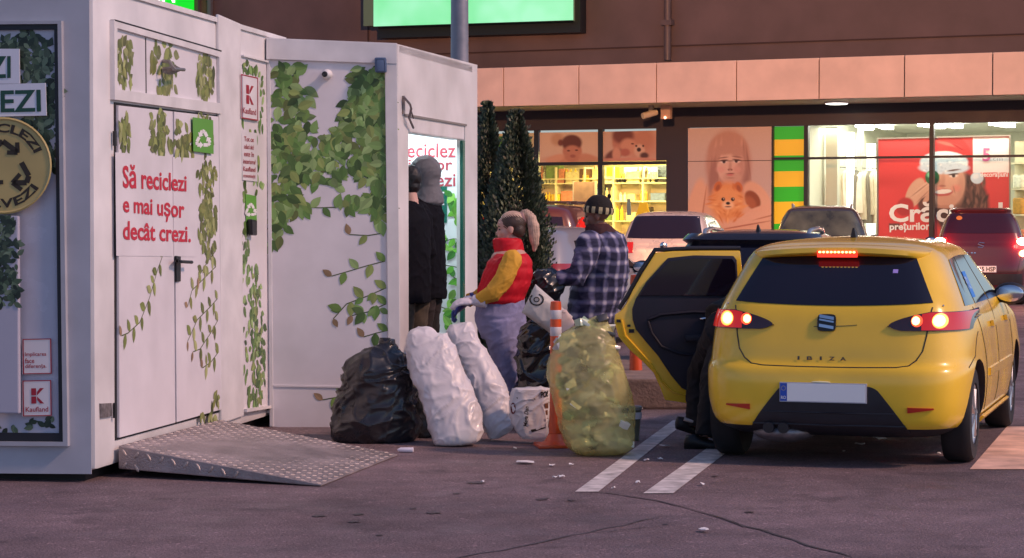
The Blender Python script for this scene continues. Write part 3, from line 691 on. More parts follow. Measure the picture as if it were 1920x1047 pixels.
painted('picture_panel', [(1127.5, 247.5), (1231, 245), (1231, 302), (1127.5, 303)], .02, (205, 178, 158), [
    (1200, 275, 40, 28, 0, (200, 150, 128), .5), (1205, 262, 20, 24, 20, (190, 136, 112), .5), (1170, 266, 22, 26, 0, (186, 130, 110), .15), (1168, 254, 20, 16, 0, (120, 72, 62), .3), (1178, 274, 15, 14, 10, (204, 152, 128), .3), (1150, 292, 18, 10, -30, (110, 70, 62), .3), (1172, 286, 9, 7, 0, (176, 110, 94), .3),
    (1186, 270, 3, 1.4, 0, (90, 50, 44), .4), (1156, 290, 8, 14, 0, (206, 156, 132), .3), (1199, 283, 10, 12, 0, (214, 180, 156), .3), (1198, 281, 4, 4, 0, (60, 36, 34), .3), (1193, 274, 2, 2, 0, (60, 36, 34), .3), (1206, 274, 2, 2, 0, (60, 36, 34), .3), (1208, 292, 8, 6, 0, (90, 60, 54), .4), (1185, 300, 60, 4, 0, (206, 150, 130), .4)], bld, 120, 64)
painted('recycling_panel', [(893, 252), (1003, 249.5), (1003, 306), (893, 307)], .02, (205, 200, 160), [(940, 280, 56, 24, 0, (60, 130, 40), .04, 1), (933, 268, 9, 4, -20, (220, 225, 190), .2), (930, 284, 8, 5, 10, (220, 225, 190), .2), (944, 284, 4, 8, 30, (220, 225, 190), .2), (940, 268, 5, 2, 30, (60, 130, 40), .2)], bld, 50, 30)
gq = [(1290, 241), (1447, 237.5), (1447, 570), (1290, 570)]
HR, HRD, FC, FCD = (190, 148, 132), (164, 122, 110), (222, 186, 168), (196, 152, 136)
girl = [(1368, 530, 112, 180, 0, (226, 174, 140), .2), (1368, 400, 78, 62, 0, (226, 178, 146), .12), (1366, 310, 43, 66, 0, HR, .14), (1366, 282, 37, 33, 0, HR, .12)]  # wide lower blobs put the orange lamplight into the print
rgp = random.Random(3)
for k in range(34):
    x = rgp.uniform(1328, 1404); girl.append((x, rgp.uniform(285, 350), rgp.uniform(1.2, 2.6), rgp.uniform(18, 34), rgp.uniform(-6, 6) + (1366 - x) * .10, rgp.choice([HRD, (196, 152, 134), (160, 116, 104), (206, 164, 146)]), .7))
girl += [(1396, 322, 9, 38, -8, HRD, .5), (1338, 330, 8, 40, 8, (168, 124, 112), .5), (1372, 350, 22, 16, 0, FCD, .3), (1370, 311, 25.5, 34, 2, FC, .10), (1389, 316, 8, 24, 4, FCD, .7), (1372, 334, 17, 10, 0, (206, 166, 148), .4), (1352, 318, 8, 6, 0, (222, 172, 158), .7), (1382, 318, 7, 6, 0, (214, 164, 150), .7),
    (1360, 281, 25, 10, -8, HR, .4), (1382, 284, 12, 12, 25, HR, .4), (1347, 292, 4, 14, 10, HR, .5),
    (1357, 303.5, 7, 3.2, -4, (236, 216, 206), .3), (1381, 302.5, 7, 3.2, 4, (236, 216, 206), .3), (1357.5, 303.5, 3.0, 3.2, 0, (74, 56, 58), .25), (1380.5, 302.5, 3.0, 3.2, 0, (74, 56, 58), .25), (1357, 301, 8, 1.4, -5, (96, 62, 58), .4), (1381, 300, 8, 1.4, 6, (96, 62, 58), .4), (1356, 296, 9, 1.3, -8, (150, 108, 96), .5), (1382, 294.5, 9, 1.3, 7, (150, 108, 96), .5),
    (1369, 312, 3, 9, 3, (200, 158, 142), .6), (1369, 318, 4.6, 2, 0, (176, 124, 110), .5), (1366, 319, 1.3, 1, 0, (120, 74, 66), .4), (1372, 319, 1.3, 1, 0, (120, 74, 66), .4), (1369, 326, 8, 1.1, -4, (140, 76, 74), .4), (1369, 328.5, 6.5, 1.8, -3, (206, 130, 124), .5), (1370, 334, 7, 1.4, 0, (186, 142, 126), .6),
    (1350, 356, 14, 12, 30, FCD, .4), (1420, 372, 20, 36, -36, (228, 182, 152), .14), (1411, 375, 13, 19, -34, (150, 84, 54), .14), (1408, 380, 8, 13, -34, (176, 104, 68), .4), (1432, 397, 36, 12, -14, (230, 180, 150), .14), (1398, 412, 46, 12, -10, (230, 182, 152), .16), (1396, 423, 52, 1.3, -10, (180, 110, 86), .5), (1436, 407, 22, 1.2, -14, (190, 122, 96), .5), (1306, 385, 15, 50, 10, (230, 184, 152), .2), (1319, 390, 1.4, 40, 8, (196, 134, 104), .6),
    (1364, 378, 32, 36, 0, (232, 160, 98), .22)]
for k in range(60):
    a = rgp.uniform(0, 6.28); r_ = rgp.uniform(.3, 1.05); girl.append((1364 + 33 * r_ * cos(a), 382 + 36 * r_ * sin(a), rgp.uniform(1.2, 2.4), rgp.uniform(4, 9), -57 * a + 90 + rgp.uniform(-20, 20), rgp.choice([(244, 186, 124), (214, 132, 74), (238, 170, 106), (224, 146, 86)]), .7))
girl += [(1346, 350, 7, 10, 22, (206, 120, 66), .2), (1385, 351, 7, 10, -22, (206, 120, 66), .2), (1346, 352, 3.5, 6, 22, (170, 96, 60), .4), (1385, 353, 3.5, 6, -22, (170, 96, 60), .4), (1365, 371, 20, 17, 0, (236, 168, 108), .3), (1365, 385, 11, 8, 0, (246, 204, 158), .35), (1356, 374, 3.6, 3.4, 0, (40, 20, 16), .2), (1374, 374, 3.6, 3.4, 0, (40, 20, 16), .2), (1357, 373, 1, 1, 0, (240, 230, 220), .3), (1375, 373, 1, 1, 0, (240, 230, 220), .3), (1365, 381.5, 4, 2.8, 0, (34, 16, 16), .2), (1365, 388, 6, 1.1, 0, (110, 50, 40), .4)]
painted('girl_poster', gq, .03, (206, 184, 174), girl, bld, 170, 300)
mb = MB(); fprism(mb, [(1290, 302.6), (1447, 300.6), (1447, 301.6), (1290, 303.6)], .032, .036); mb.build('panel_joint', DARKGAP, bld)
mb = MB(); sy = [238, 262.5, 292.5, 322, 351, 379, 420, 470]
for i, (a, b) in enumerate(zip(sy, sy[1:])): fprism(mb, [(1450.5, a), (1508, a - 1), (1508, b - 1), (1450.5, b)], -.14, -.10, i % 2)
mb.build('striped_panel', [mat('stripe_green', lin((40, 190, 20)), .5, emit=lin((40, 190, 20)), estr=.25), mat('stripe_yellow', lin((250, 200, 30)), .5, emit=lin((250, 190, 20)), estr=.25)], bld)  # stripes given a faint glow though the panel is no lamp
# shop rooms
def room(name, a, b, depth, zc, wallm, floorm, ceilm):
    mb = MB(); u0, u1_ = fu(a), fu(b)
    mb.poly([FB(u0, .05, -.16), FB(u1_, .05, -.16), FB(u1_, .05, -depth), FB(u0, .05, -depth)], 1)
    mb.poly([FB(u0, zc, -.16), FB(u1_, zc, -.16), FB(u1_, zc, -depth), FB(u0, zc, -depth)], 2)
    mb.poly([FB(u0, .05, -depth), FB(u1_, .05, -depth), FB(u1_, zc, -depth), FB(u0, zc, -depth)], 0)
    for u in (u0, u1_): mb.poly([FB(u, .05, -.16), FB(u, .05, -depth), FB(u, zc, -depth), FB(u, zc, -.16)], 0)
    return mb.build(name, [wallm, floorm, ceilm], bld, recalc=False)
zA = fz(1100, 311) + .35
room('drugstore_room', 885, 1270, 4.4, zA, mat('cream_wall', (.75, .68, .45), .6), mat('shop_floor', (.5, .45, .38), .4), mat('cream_ceiling', (.8, .76, .6), .6))
zB = zgt + .12
room('clothes_room', 1513, 2240, 9.0, zB, mat('pale_wall', (.72, .72, .60), .6), mat('shop_floor_pale', (.5, .5, .46), .3), mat('pale_ceiling', (.70, .70, .62), .6))
def rlight(name, u, z, off, sx, sy_, e, col):
    d = bpy.data.lights.new(name, 'AREA'); d.shape = 'RECTANGLE'; d.size = sx; d.size_y = sy_; d.energy = e; d.color = col
    o = bpy.data.objects.new(name, d); C.objects.link(o); o.location = FB(u, z, off); o.rotation_euler = (0, 0, atan2(uF.y, uF.x))
YEL = (1.0, .78, .27)
LAMPY = mat('warm_lamp', (1, .9, .6), .4, emit=(1, .86, .5), estr=7)
LAMPW = mat('white_lamp', (1, 1, .95), .4, emit=(1, 1, .93), estr=14)
mb = MB()
for off in (-.9, -2.3, -3.5): fbox(mb, fu(1010), fu(1245), zA - .06, zA - .03, off - .1, off + .1); rlight('drugstore_lamp', fu(1125), zA - .10, off, 2.8, .3, 105, YEL)
mb.build('ceiling_lamp', LAMPY, bld)
mb = MB()
for x, y in [(1628, 241), (1665, 240), (1763, 238), (1795, 237), (1893, 235)]:
    for k in range(4):
        p = FP(x + k * (6 if x < 1700 else -1), y + k * 2.0, -3.2); u = (p - O3).dot(uF); dep = -3.2 + k * .5
        fbox(mb, u - .11, u + .11, zB - .11, zB - .02, dep - .11, dep + .11)
mb.build('spot_lamp', LAMPW, bld)
for a, off, e in ((1570, -1.2, 75), (1700, -.35, 125), (1860, -.35, 125), (1600, -4.5, 95), (1800, -4.5, 100), (2050, -3, 110)): rlight('clothes_shop_lamp_and_fill', fu(a), zB - .14, off, 2.2, .5, e * .42, (1, .97, .76))  # the two nearest the glass are added to brighten the advert
mb = MB(); fbox(mb, fu(1548), fu(1559), .3, zgt - .1, -1.9, -1.7); fbox(mb, fu(1571), fu(1585), .3, zgt - .35, -2.6, -2.4); mb.build('light_column', mat('light_column', (.9, .9, .85), .4, emit=(1, 1, .95), estr=1.3), bld)
mb = MB(); fbox(mb, fu(1520), fu(1542), .3, zgt, -1.4, -1.2); fbox(mb, fu(1562), fu(1570), .3, zgt, -2.2, -2.0); mb.build('wall_return', mat('grey_return', (.5, .5, .42), .6), bld)
# drugstore shelving and goods
SHELF = mat('shelf_cream', (.78, .72, .5), .5)
sh = thing('drugstore_shelving', 'cream shelving wall behind the lit shop windows on the left', 'shelves', FB(fu(1125), .05, -3.6))
us0, us1 = fu(990, -3.4), fu(1262, -3.4)
shz = [.35, .95, 1.45, 1.95, 2.42, fz(1130, 333, -3.4) - .02]
mb = MB()
for z in shz: fbox(mb, us0, us1, z - .03, z, -3.9, -3.35)
for u in np.linspace(us0, us1, 6): fbox(mb, u - .02, u + .02, .05, zA - .3, -3.9, -3.34)
fbox(mb, us0, us1, .05, zA - .3, -3.94, -3.9)
mb.build('shelf_frame', SHELF, sh)
goods = [mat('goods_%s' % n, lin(c), .5, var=.25, vscale=14) for n, c in [('cream', (236, 220, 170)), ('white', (235, 235, 215)), ('amber', (214, 160, 70)), ('brown', (120, 80, 50)), ('green', (130, 160, 90)), ('rose', (220, 140, 110)), ('yellow', (240, 210, 60)), ('blue', (110, 130, 170)), ('dark', (60, 50, 44))]]
rg = random.Random(11)
for zi, z in enumerate(shz[2:]):
    u = us0 + .1
    while u < us1 - .3:
        wd = rg.uniform(.18, .42); hh = rg.uniform(.16, .38); mb = MB()
        o = FB(u + wd / 2, z, -3.55); k = rg.random()
        if k < .6: fbox(mb, u, u + wd, z + .001, z + hh, -3.75, -3.42)
        else:
            n = max(2, int(wd / .1))
            for q in range(n): mb.lathe([(.045, 0), (.045, hh * .7), (.02, hh * .82), (.02, hh)], FB(u + (q + .5) * wd / n, z + .001, -3.5), 8)
        ci = rg.choices(range(9), [6, 5, 2, 2, 1, 1, 3, 1, 2])[0]
        solo('packed_goods', mb, goods[ci], 'packed goods on the cream shelves behind the yellow lit shop window', 'goods', o, 'goods on the drugstore shelves', bevel=.008)
        u += wd + rg.uniform(.02, .12)
mb = MB(); o = FB(fu(1095, -1.2), .05, -1.2); fbox(mb, fu(1075, -1.2), fu(1116, -1.2), .05, fz(1095, 341, -1.2), -1.25, -1.2)
t = thing('display_board', 'tall brown display board standing inside the yellow lit shop window', 'board', o); mb.build('board_panel', mat('brown_board', (.30, .18, .13), .5, var=.2), t)
mb = MB()
for a in ((1074, 1076), (1115, 1117)): fbox(mb, fu(a[0], -1.2), fu(a[1], -1.2), .05, fz(1095, 340, -1.2), -1.28, -1.17)
mb.build('board_frame', mat('board_frame', (.5, .42, .36), .4, .4), t)
mb = MB(); o = FB(fu(1206, -1.0), .05, -1.0); fbox(mb, fu(1190, -1.0), fu(1222, -1.0), .05, 1.55, -1.3, -.95, 0)
mb.prism([FP(x, y, -.93) for x, y in [(1193, 404), (1200, 380), (1214, 380), (1219, 404)]], nFc * .02, 1); mb.prism([FP(x, y, -.93) for x, y in [(1176, 404), (1176, 374), (1182, 372), (1184, 404)]], nFc * .02, 2)
solo('promotion_stand', mb, [SHELF, mat('promo_yellow', lin((236, 200, 20)), .5), mat('promo_blue', lin((110, 130, 160)), .5)], 'cream promotion stand with yellow and blue leaflets behind the second yellow window', 'stand', o)
# clothes on the rail
RAIL = mat('rail_metal', (.2, .19, .17), .4, .7)
t = thing('clothes_rail', 'dark metal clothes rail in the bright shop window beside the striped panel', 'clothes rail', FB(fu(1570, -1.6), .05, -1.6))
zr = fz(1570, 312, -1.6); mb = MB(); a, b = fu(1533, -1.6), fu(1632, -1.6)
mb.tube([FB(a, .06, -1.6), FB(a, zr, -1.6), FB(b, zr - .05, -2.3), FB(b, .06, -2.3)], .025, 8); mb.tube([FB(a, .06, -2.3), FB(a, zr, -2.3)], .025, 8); mb.tube([FB(a, 1.6, -1.6), FB(b, 1.6, -2.3)], .02, 8)
mb.build('rail_tube', RAIL, t)
CL = [mat('garment_%s' % n, lin(c), .85, var=.12) for n, c in [('white', (225, 222, 205)), ('cream', (205, 200, 176)), ('grey', (120, 116, 104)), ('dark', (50, 46, 42))]]
rg = random.Random(4)
for i in range(15):
    f = (i + .5) / 15; u = a + (b - a) * f; off = -1.6 - .7 * f; zz = zr - .05 * f; mb = MB(); L_ = rg.uniform(.75, 1.05) + .3 * f
    rs_ = []
    for k in range(9):
        h = k / 8; wv = .20 + .06 * h + .02 * sin(5 * h + i)
        hw = (.05 if k == 0 else wv)
        c = FB(u, zz - .06 - L_ * h, off); rs_.append([c + (nFc * cos(q) * hw * (1 + .12 * sin(4 * q + i)) + uF * sin(q) * (.085 + .05 * h + .015 * sin(3 * q + i * 2)) + uF * (.04 * f * h)) for q in [2 * pi * j / 16 for j in range(16)]])
    mb.loft(rs_, True); mb.tube([FB(u, zz - .06, off), FB(u, zz - .005, off)], .006, 5)
    solo('hanging_garment', mb, CL[rg.choices(range(4), [7, 5, 2, 1])[0] if i != 1 else 2], 'garment hanging on the clothes rail in the bright shop window', 'garment', FB(u, zz - L_, off), 'garments on the clothes rail', smooth=60)
# christmas advert in the window
ad = thing('christmas_advert', 'large red Christmas advert of a laughing woman in a festive hat behind the shop glass', 'advert', FB(fu(1770, -.5), .05, -.5))
aq = [(1647, 261), (1893, 255), (1893, 580), (1647, 580)]
adb = [(1802, 385, 52, 62, 0, (70, 42, 40), .10), (1740, 378, 20, 30, 0, (96, 54, 48), .2)]
for k in range(70):
    x = rgp.uniform(1808, 1850); adb.append((x, rgp.uniform(335, 425), rgp.uniform(1.5, 3.2), rgp.uniform(6, 14), rgp.uniform(-35, 35), rgp.choice([(104, 68, 60), (50, 30, 30), (84, 52, 48), (130, 90, 78)]), .6))
adb += [(1776, 344, 33, 44, 0, (222, 172, 148), .06), (1802, 350, 7, 28, 6, (206, 154, 132), .7), (1758, 352, 9, 20, 0, (206, 150, 128), .7), (1774, 376, 22, 14, 0, (214, 160, 136), .3), (1760, 356, 8, 6, 0, (230, 150, 132), .7), (1793, 353, 8, 6, 0, (228, 148, 130), .7),
    (1772, 284, 36, 24, 0, (206, 54, 54), .08), (1800, 284, 18, 32, -30, (196, 48, 50), .14), (1816, 308, 8, 22, -24, (190, 46, 48), .2), (1776, 270, 22, 3, 14, (232, 96, 88), .5), (1796, 276, 14, 2, 30, (160, 34, 40), .5),
    (1770, 305, 45, 21, 0, (222, 234, 244), .07), (1770, 315, 47, 12, 0, (206, 224, 240), .12), (1832, 334, 12, 11, 0, (206, 226, 240), .08), (1829, 331, 6, 5, 0, (234, 242, 248), .5)]
for k in range(40): adb.append((rgp.uniform(1728, 1813), rgp.uniform(292, 324), rgp.uniform(1.5, 3), rgp.uniform(1, 2), 0, rgp.choice([(240, 246, 250), (190, 210, 228)]), .7))
adb += [(1716, 362, 15, 30, 26, (224, 178, 152), .10), (1738, 349, 28, 7, -34, (230, 188, 162), .10), (1733, 362, 24, 6, -40, (222, 176, 150), .12), (1742, 368, 18, 5, -50, (212, 162, 138), .14), (1725, 356, 20, 1, -38, (176, 122, 104), .5), (1730, 369, 16, 1, -44, (176, 122, 104), .5), (1697, 388, 16, 18, 30, (186, 44, 48), .14),
    (1748, 333, 13.5, 13.5, 0, (26, 104, 58), .07), (1744, 328, 6, 5, 0, (130, 214, 170), .5), (1752, 339, 8, 6, 0, (16, 70, 40), .6),
    (1788, 330, 8, 3, -4, (238, 222, 214), .3), (1788, 330, 3.2, 3.2, 0, (60, 38, 36), .25), (1788, 327, 10, 1.6, -6, (64, 38, 36), .35), (1788, 319.5, 12, 1.6, -8, (96, 60, 54), .4), (1768, 338, 4, 12, 4, (204, 150, 128), .6), (1767, 349, 6, 2, 0, (176, 112, 98), .5),
    (1769, 361, 18, 6.5, -5, (190, 84, 80), .12), (1769, 359.5, 15.5, 4.2, -5, (246, 242, 236), .14), (1769, 366.5, 12, 1.6, -4, (200, 92, 88), .4), (1750, 358, 1.2, 7, 10, (186, 130, 112), .6), (1789, 356, 1.2, 7, -14, (186, 130, 112), .6), (1774, 388, 18, 3, 0, (196, 142, 122), .5),
    (1858, 291, 34, 33, 0, (238, 236, 236), .015, 1), (1677, 425, 10, 6, 0, (110, 60, 60), .06, 1)]
painted('advert_panel', aq, -.5, (222, 62, 64), adb, ad, 220, 260)
mb = MB(); q = lambda x, y: FP(x, y, -.485)
text_quad(mb, 'Crăciunul', (1667, 380), (1880, 376), (1880, 417), (1667, 417), q, 0, .03); text_quad(mb, 'prețurilor', (1668, 419), (1744, 417), (1744, 436), (1668, 436), q, 0, .03); text_quad(mb, 'decorațiuni', (1838, 323), (1890, 322), (1890, 335), (1838, 335), q, 0, .02)
text_quad(mb, '5', (1842, 278), (1857, 278), (1857, 303), (1842, 303), q, 1, .02); text_quad(mb, 'cm', (1862, 296), (1880, 296), (1880, 302), (1862, 302), q, 2, 0)
mb.build('lettering', [mat('ad_white', (.9, .9, .9), .5), mat('ad_pink', lin((226, 110, 160)), .5), mat('ad_grey', (.55, .5, .55), .5)], ad, recalc=False)
mb = MB(); ring(fprism, mb, [(1645, 259), (1895, 253), (1895, 582), (1645, 582)], [(1647.5, 261.5), (1892.5, 256), (1892.5, 580), (1647.5, 580)], -.5, -.46); fprism(mb, aq, -.56, -.51); mb.build('advert_frame', mat('ad_frame', (.25, .22, .2), .4, .4), ad)
t = thing('shop_shelf', 'pale shelf of folded goods at the far right of the bright shop window', 'shelves', FB(fu(1915, -2), .05, -2))
mb = MB(); 
for z in (.4, 1.0, 1.6, 2.2, 2.8): fbox(mb, fu(1895, -2), fu(1975, -2), z - .04, z, -2.4, -1.9)
fbox(mb, fu(1895, -2), fu(1975, -2), .05, 3.3, -2.46, -2.4); mb.build('shelf_frame', SHELF, t)
for z in (1.0, 1.6, 2.2):
    for k in range(4):
        mb = MB(); u = fu(1899, -2) + k * .42; hh = rg.uniform(.2, .45); fbox(mb, u, u + .34, z + .001, z + hh, -2.35, -1.95)
        solo('folded_goods', mb, goods[rg.choice([0, 1, 2, 5, 1])], 'folded goods on the pale shelf at the right edge of the bright shop', 'goods', FB(u + .17, z, -2.1), 'folded goods on the pale shelf', bevel=.04, smooth=60)
# roof-line signs
sg = thing('green_lightbox', 'blank green lit sign box with dark frame and shadow box on the brown wall', 'sign', FB(fu(890, 2), zct + .5, 1.64))
mb = MB(); fprism(mb, [(722, -60), (1099, -68), (1099, 63), (722, 74)], 1.64, 2.0); mb.build('sign_frame_shadow', mat('sign_frame_shadow', (.006, .010, .014), .5), sg)  # black box holds the frame and, by shape and colour, the sign's shadow
mb = MB(); fprism(mb, [(699, -60), (1078, -68), (1078, 40), (699, 52)], 2.02, 2.5); mb.build('sign_case', mat('sign_case', (.12, .2, .12), .5), sg)
mb = MB(); fprism(mb, [(701, -60), (1075, -68), (1075, 38), (701, 50)], 2.502, 2.52)
def lit_face(name, c1, c2, e):
    m = bpy.data.materials.new(name); m.use_nodes = True; n, l = m.node_tree.nodes, m.node_tree.links; b = n['Principled BSDF']
    tc = n.new('ShaderNodeTexCoord'); z = n.new('ShaderNodeTexNoise'); z.inputs['Scale'].default_value = .9; z.inputs['Detail'].default_value = 2; l.new(tc.outputs['Object'], z.inputs[0])
    r = n.new('ShaderNodeValToRGB'); r.color_ramp.elements[0].position = .35; r.color_ramp.elements[1].position = .65; r.color_ramp.elements[0].color = (*c1, 1); r.color_ramp.elements[1].color = (*c2, 1)
    l.new(z.outputs[0], r.inputs[0]); l.new(r.outputs[0], b.inputs['Emission Color']); b.inputs['Emission Strength'].default_value = e; b.inputs['Base Color'].default_value = (.1, .3, .15, 1); return m
mb.build('sign_face', lit_face('lit_green', lin((110, 224, 150)), lin((160, 240, 196)), .85), sg)
sg = thing('shoe_shop_sign', 'bright green lit sign with white capital letters above the container roof', 'sign', FB(fu(300, 2), zct + .5, 1.64))
mb = MB(); fprism(mb, [(40, -80), (365, -86), (365, 60), (40, 70)], 1.64, 2.0); mb.build('sign_case', mat('sign_case_green', (.02, .16, .03), .5), sg)
mb = MB(); fprism(mb, [(40, -80), (364, -86), (364, 59), (40, 69)], 2.002, 2.01); mb.build('sign_face', mat('lit_green_deep', (.0, .3, .02), .4, emit=lin((6, 208, 20)), estr=1.0), sg)
mb = MB(); text_quad(mb, 'DEICHMANN', (120, -48), (328, -52), (328, 6), (120, 10), lambda x, y: FP(x, y, 2.03), 0, .03); mb.build('lettering', mat('lit_white', (.9, .9, .9), .4, emit=(1, 1, 1), estr=1.3), sg, recalc=False)
t = thing('sign_bracket', 'grey metal frame standing beside the bright green sign', 'frame', FB(fu(382, 2), zct, 1.64)); mb = MB()
for a in (368, 392): fbox(mb, fu(a, 1.7), fu(a, 1.7) + .1, zct, zct + 6, 1.64, 1.75)
for z in (1.0, 2.2, 3.4): fbox(mb, fu(368, 1.7) + .11, fu(392, 1.7) - .01, zct + z, zct + z + .08, 1.65, 1.74)
mb.build('frame_bars', mat('grey_frame', (.16, .16, .18), .5, .5), t)
mb = MB(); a = fu(1250, 1.75); mb.tube([FB(a, zct + .1, 1.72), FB(a, zct + 6.5, 1.72)], .085, 12); fbox(mb, a - .13, a + .13, zct + .9, zct + 1.02, 1.61, 1.83); fbox(mb, a - .13, a + .13, zct + 3.2, zct + 3.32, 1.61, 1.83)
solo('drainpipe', mb, mat('drainpipe', (.09, .065, .065), .5, var=.2), 'dark drainpipe on the brown upper wall above the peach band', 'drainpipe', FB(a, zct, 1.72), smooth=40)
# small things under the canopy
o = FB(fu(1221, 1.2), zcb, 1.2); t = thing('canopy_camera', 'beige bullet security camera hanging under the peach canopy', 'camera', o); mb = MB(); fbox(mb, fu(1221, 1.2) - .05, fu(1221, 1.2) + .05, zcb - .14, zcb, 1.15, 1.25); mb.build('mount', SOFF, t)
mb = MB(); p = FB(fu(1220, 1.2), zcb - .20, 1.3); mb.tube([p + uF * .12 - nFc * .15 + Vector((0, 0, .05)), p - uF * .12 + nFc * .12 - Vector((0, 0, .05))], .075, 10); mb.build('housing', mat('beige_housing', (.62, .55, .42), .4), t, smooth=40)
o = FB(fu(1250, 1.2), zcb, 1.2); t = thing('alarm_box', 'beige alarm box with a small red light under the peach canopy', 'alarm', o); mb = MB(); fbox(mb, fu(1241, 1.2), fu(1259, 1.2), zcb - .32, zcb, 1.15, 1.3); mb.build('case', mat('alarm_case', (.5, .34, .24), .5), t, bevel=.01)
mb = MB(); mb.ell(FB(fu(1247, 1.3), zcb - .29, 1.31), .03); mb.build('light', mat('alarm_light', (1, .2, .1), .4, emit=(1, .35, .2), estr=6), t)
o = FB(fu(1568, 1.1), zcb, 1.1); t = thing('downlight', 'round lit downlight set in the canopy soffit above the bright shop', 'lamp', o)
mb = MB(); mb.lathe([(.26, -.045), (.28, -.03), (.28, 0)], o, 20); mb.build('trim_ring', WHITE_TRIM, t, smooth=40)
mb = MB(); mb.lathe([(.02, -.06), (.2, -.058), (.25, -.046)], o, 20); mb.build('lens', mat('downlight_lens', (1, 1, 1), .4, emit=(1, .96, .86), estr=9), t, smooth=40)
d = bpy.data.lights.new('downlight_beam', 'SPOT'); d.energy = 260; d.spot_size = R(110); d.spot_blend = .8; d.color = (1, .9, .7); d.shadow_soft_size = .15
lo = bpy.data.objects.new('downlight_beam', d); C.objects.link(lo); lo.location = FB(fu(1568, 1.1), zcb - .1, 1.1)

# ================================================================ lamp post
LP = A(862, 410, 23.0); LP.z = 0
lp = thing('lamp_post', 'grey tapered lamp post rising behind the kiosk roof', 'lamp post', LP)
mb = MB(); mb.lathe([(.105, 0), (.10, 1.2), (.088, 4), (.078, 6.6)], LP, 20); mb.build('pole', mat('galvanised', (.30, .28, .32), .45, .6, var=.2, vscale=8), lp, smooth=50)
mb = MB(); mb.box(LP.x - .2, LP.x + .2, LP.y - .2, LP.y + .2, 0, .02); mb.build('base_plate', STEEL, lp)
hd_ = LP + Vector((.9, .5, 6.75)); mb = MB(); mb.tube([LP + Vector((0, 0, 6.5)), LP + Vector((.2, .1, 6.75)), hd_], .04, 8); mb.build('arm', STEEL, lp)
mb = MB(); mb.box(-.35, .35, -.14, .14, -.06, .06, M=Matrix.Translation(hd_) @ Matrix.Rotation(R(29), 4, 'Z')); lh = mb.build('lamp_head', STEEL, lp, bevel=.03)
mb = MB(); mb.box(-.3, .3, -.11, .11, -.09, -.062, M=Matrix.Translation(hd_) @ Matrix.Rotation(R(29), 4, 'Z')); mb.build('lamp_lens', mat('sodium_lens', (1, .8, .5), .4, emit=(1, .62, .32), estr=20), lh)
d = bpy.data.lights.new('street_lamp', 'SPOT'); d.energy = 30000; d.color = (1, .42, .19); d.spot_size = R(86); d.spot_blend = 1.0; d.shadow_soft_size = .25
lo = bpy.data.objects.new('street_lamp', d); C.objects.link(lo); lo.location = hd_ + Vector((0, 0, -.15))
tgt = FB(fu(1060, 2.4), 5.6, 2.4); lo.rotation_euler = (tgt - lo.location).to_track_quat('-Z', 'Y').to_euler()

# ================================================================ conifers
FOL = mat('conifer_foliage', (1, 1, 1), .7, attr=True)
BARK = mat('bark', (.10, .07, .05), .85, var=.4, vscale=20)
def conifer(px, d, ytop, rad, label, seed, n=9000):
    rg = random.Random(seed); b = A(px, 410, d); b.z = 0; top = A(px, ytop, d).z
    t = thing('conifer_tree', label, 'tree', b, 0, 'columnar conifers behind the kiosk')
    mb = MB(); mb.tube([b, b + Vector((.02, 0, .6)), b + Vector((0, .02, top * .6)), b + Vector((0, 0, top * .95))], [.05, .04, .025, .008], 8)
    for k in range(40):
        z = rg.uniform(.3, top * .9); a = rg.random() * 6.28; r_ = rad * .7 * min(1, (top - z) / top * 2.2)
        mb.tube([b + Vector((0, 0, z)), b + Vector((cos(a) * r_, sin(a) * r_, z + .25))], [.012, .004], 4)
    mb.build('trunk', BARK, t)
    mb = MB(); pal = [lin(c) for c in [(92, 102, 74), (74, 84, 62), (108, 114, 86), (60, 70, 54), (112, 108, 90)]]
    spr = [(rg.uniform(0, 6.28), rg.uniform(.02, 1.0), rg.uniform(.75, 1.18)) for _ in range(90)]
    for i in range(n):
        a0, h0, s0 = rg.choice(spr)
        h = min(1, max(.02, h0 + rg.gauss(0, .08))); a = a0 + rg.gauss(0, .5)
        prof = min(1, (1 - h) * 2.1 + .04) ** .8 * min(1, .65 + h * 1.5)
        r_ = rad * prof * s0 * rg.uniform(.55, 1.12) + rg.gauss(0, .012)
        p = b + Vector((cos(a) * r_, sin(a) * r_, .12 + h * (top - .12)))
        up = Vector((cos(a) * .5 + rg.gauss(0, .4), sin(a) * .5 + rg.gauss(0, .4), 1)).normalized()
        s = up.cross(Vector((cos(a + 1.2 + rg.gauss(0, .6)), sin(a + 1.2), 0))).normalized(); L_ = rg.uniform(.022, .052); W_ = L_ * .26
        c = rg.choice(pal); mb.poly([p, p + up * L_ * .5 + s * W_, p + up * L_, p + up * L_ * .5 - s * W_], 0, c)
    mb.build('crown', FOL, t, recalc=False)
conifer(914, 20.0, 198, .165, 'slim dark conifer half hidden by the edge of the white kiosk', 3, 20000)
conifer(968, 19.6, 214, .255, 'dark columnar conifer standing behind the woman in the red vest', 8, 36000)
